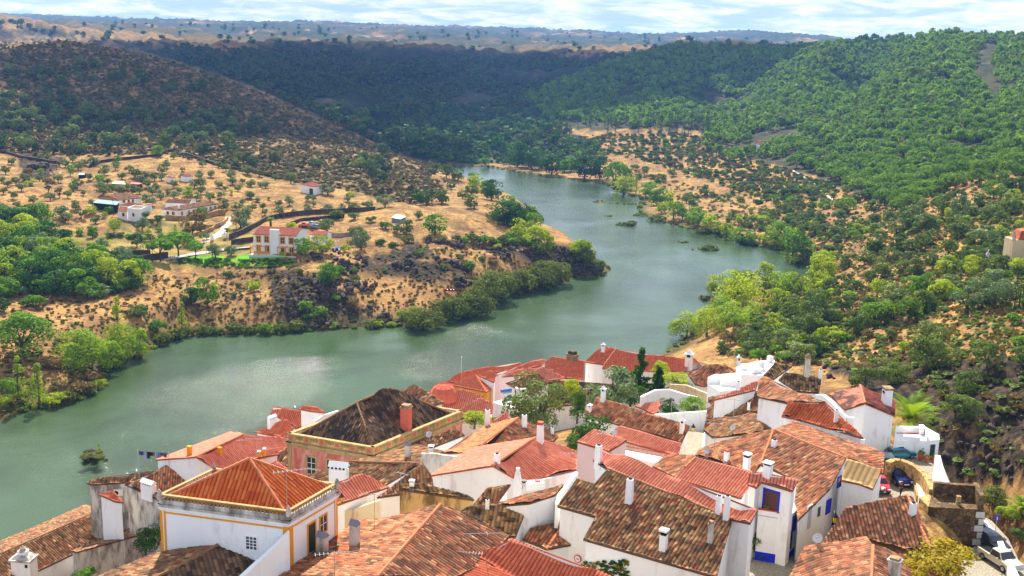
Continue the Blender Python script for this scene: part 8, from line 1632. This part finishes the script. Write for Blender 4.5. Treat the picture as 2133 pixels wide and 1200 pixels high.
t.links.new(tc.outputs['Generated'], dv.inputs[0]); t.links.new(cb.outputs[0], dv.inputs[1])
mpn = wn('Mapping'); mpn.inputs['Scale'].default_value = (2.2, 1.9, 0); t.links.new(dv.outputs[0], mpn.inputs[0])
nz = wn('TexNoise'); nz.inputs['Scale'].default_value = 1.1; nz.inputs['Detail'].default_value = 9; nz.inputs['Roughness'].default_value = .58; nz.inputs['Distortion'].default_value = .6
t.links.new(mpn.outputs[0], nz.inputs['Vector'])
rp = wn('ValToRGB'); rp.color_ramp.elements[0].position = .40; rp.color_ramp.elements[1].position = .60; t.links.new(nz.outputs[0], rp.inputs[0])
nz2 = wn('TexNoise'); nz2.inputs['Scale'].default_value = 3.1; nz2.inputs['Detail'].default_value = 6; t.links.new(mpn.outputs[0], nz2.inputs['Vector'])
rp2 = wn('ValToRGB'); rp2.color_ramp.elements[0].position = .35; rp2.color_ramp.elements[1].position = .7
rp2.color_ramp.elements[0].color = (7.0, 7.9, 9.6, 1); rp2.color_ramp.elements[1].color = (11, 11.2, 11.6, 1); t.links.new(nz2.outputs[0], rp2.inputs[0])
mxn = wn('Mix', data_type='RGBA'); t.links.new(rp.outputs[0], mxn.inputs[0]); rz_ = wn('ValToRGB'); rz_.color_ramp.elements[0].position = .03; rz_.color_ramp.elements[0].color = (1, 1, 1, 1); rz_.color_ramp.elements[1].position = .35; rz_.color_ramp.elements[1].color = (0, 0, 0, 1); t.links.new(sx.outputs[2], rz_.inputs[0])
mb_ = wn('Mix', data_type='RGBA'); t.links.new(rz_.outputs[0], mb_.inputs[0]); t.links.new(sky.outputs[0], mb_.inputs[6]); mb_.inputs[7].default_value = (4.9, 6.6, 9.8, 1)
t.links.new(mb_.outputs[2], mxn.inputs[6]); t.links.new(rp2.outputs[0], mxn.inputs[7])
bg = wn('Background'); bg.inputs[1].default_value = .068; t.links.new(mxn.outputs[2], bg.inputs[0])
wo = wn('OutputWorld'); t.links.new(bg.outputs[0], wo.inputs[0])
# air: even, pale haze round the whole valley
hz = NT('haze_air'); pv = hz.n('VolumePrincipled'); pv.inputs['Color'].default_value = (.20, .45, 1, 1); pv.inputs['Density'].default_value = HAZE if 'HAZE' in globals() else .00016
pv.inputs['Anisotropy'].default_value = .3; hz.t.links.new(pv.outputs[0], hz.out.inputs['Volume'])
if HAZE:
    mb = MB(); mb.box((0, 6500, 64), (30000, 17000, 136)); ho = mb.build('haze', hz.mat); tag(ho, 'thin blue haze hanging over the whole valley', 'haze', kind='stuff')
SC.view_settings.view_transform = 'Standard'; SC.view_settings.look = 'None'; SC.view_settings.gamma = 1; SC.view_settings.exposure = .94
SC.cycles.use_denoising = DENOISE; SC.cycles.denoising_prefilter = 'NONE'; SC.cycles.max_bounces = 6; SC.cycles.diffuse_bounces = 3; SC.cycles.glossy_bounces = 3; SC.cycles.transmission_bounces = 4; SC.cycles.transparent_max_bounces = 8; SC.cycles.volume_bounces = 1
SC.cycles.sample_clamp_indirect = 4
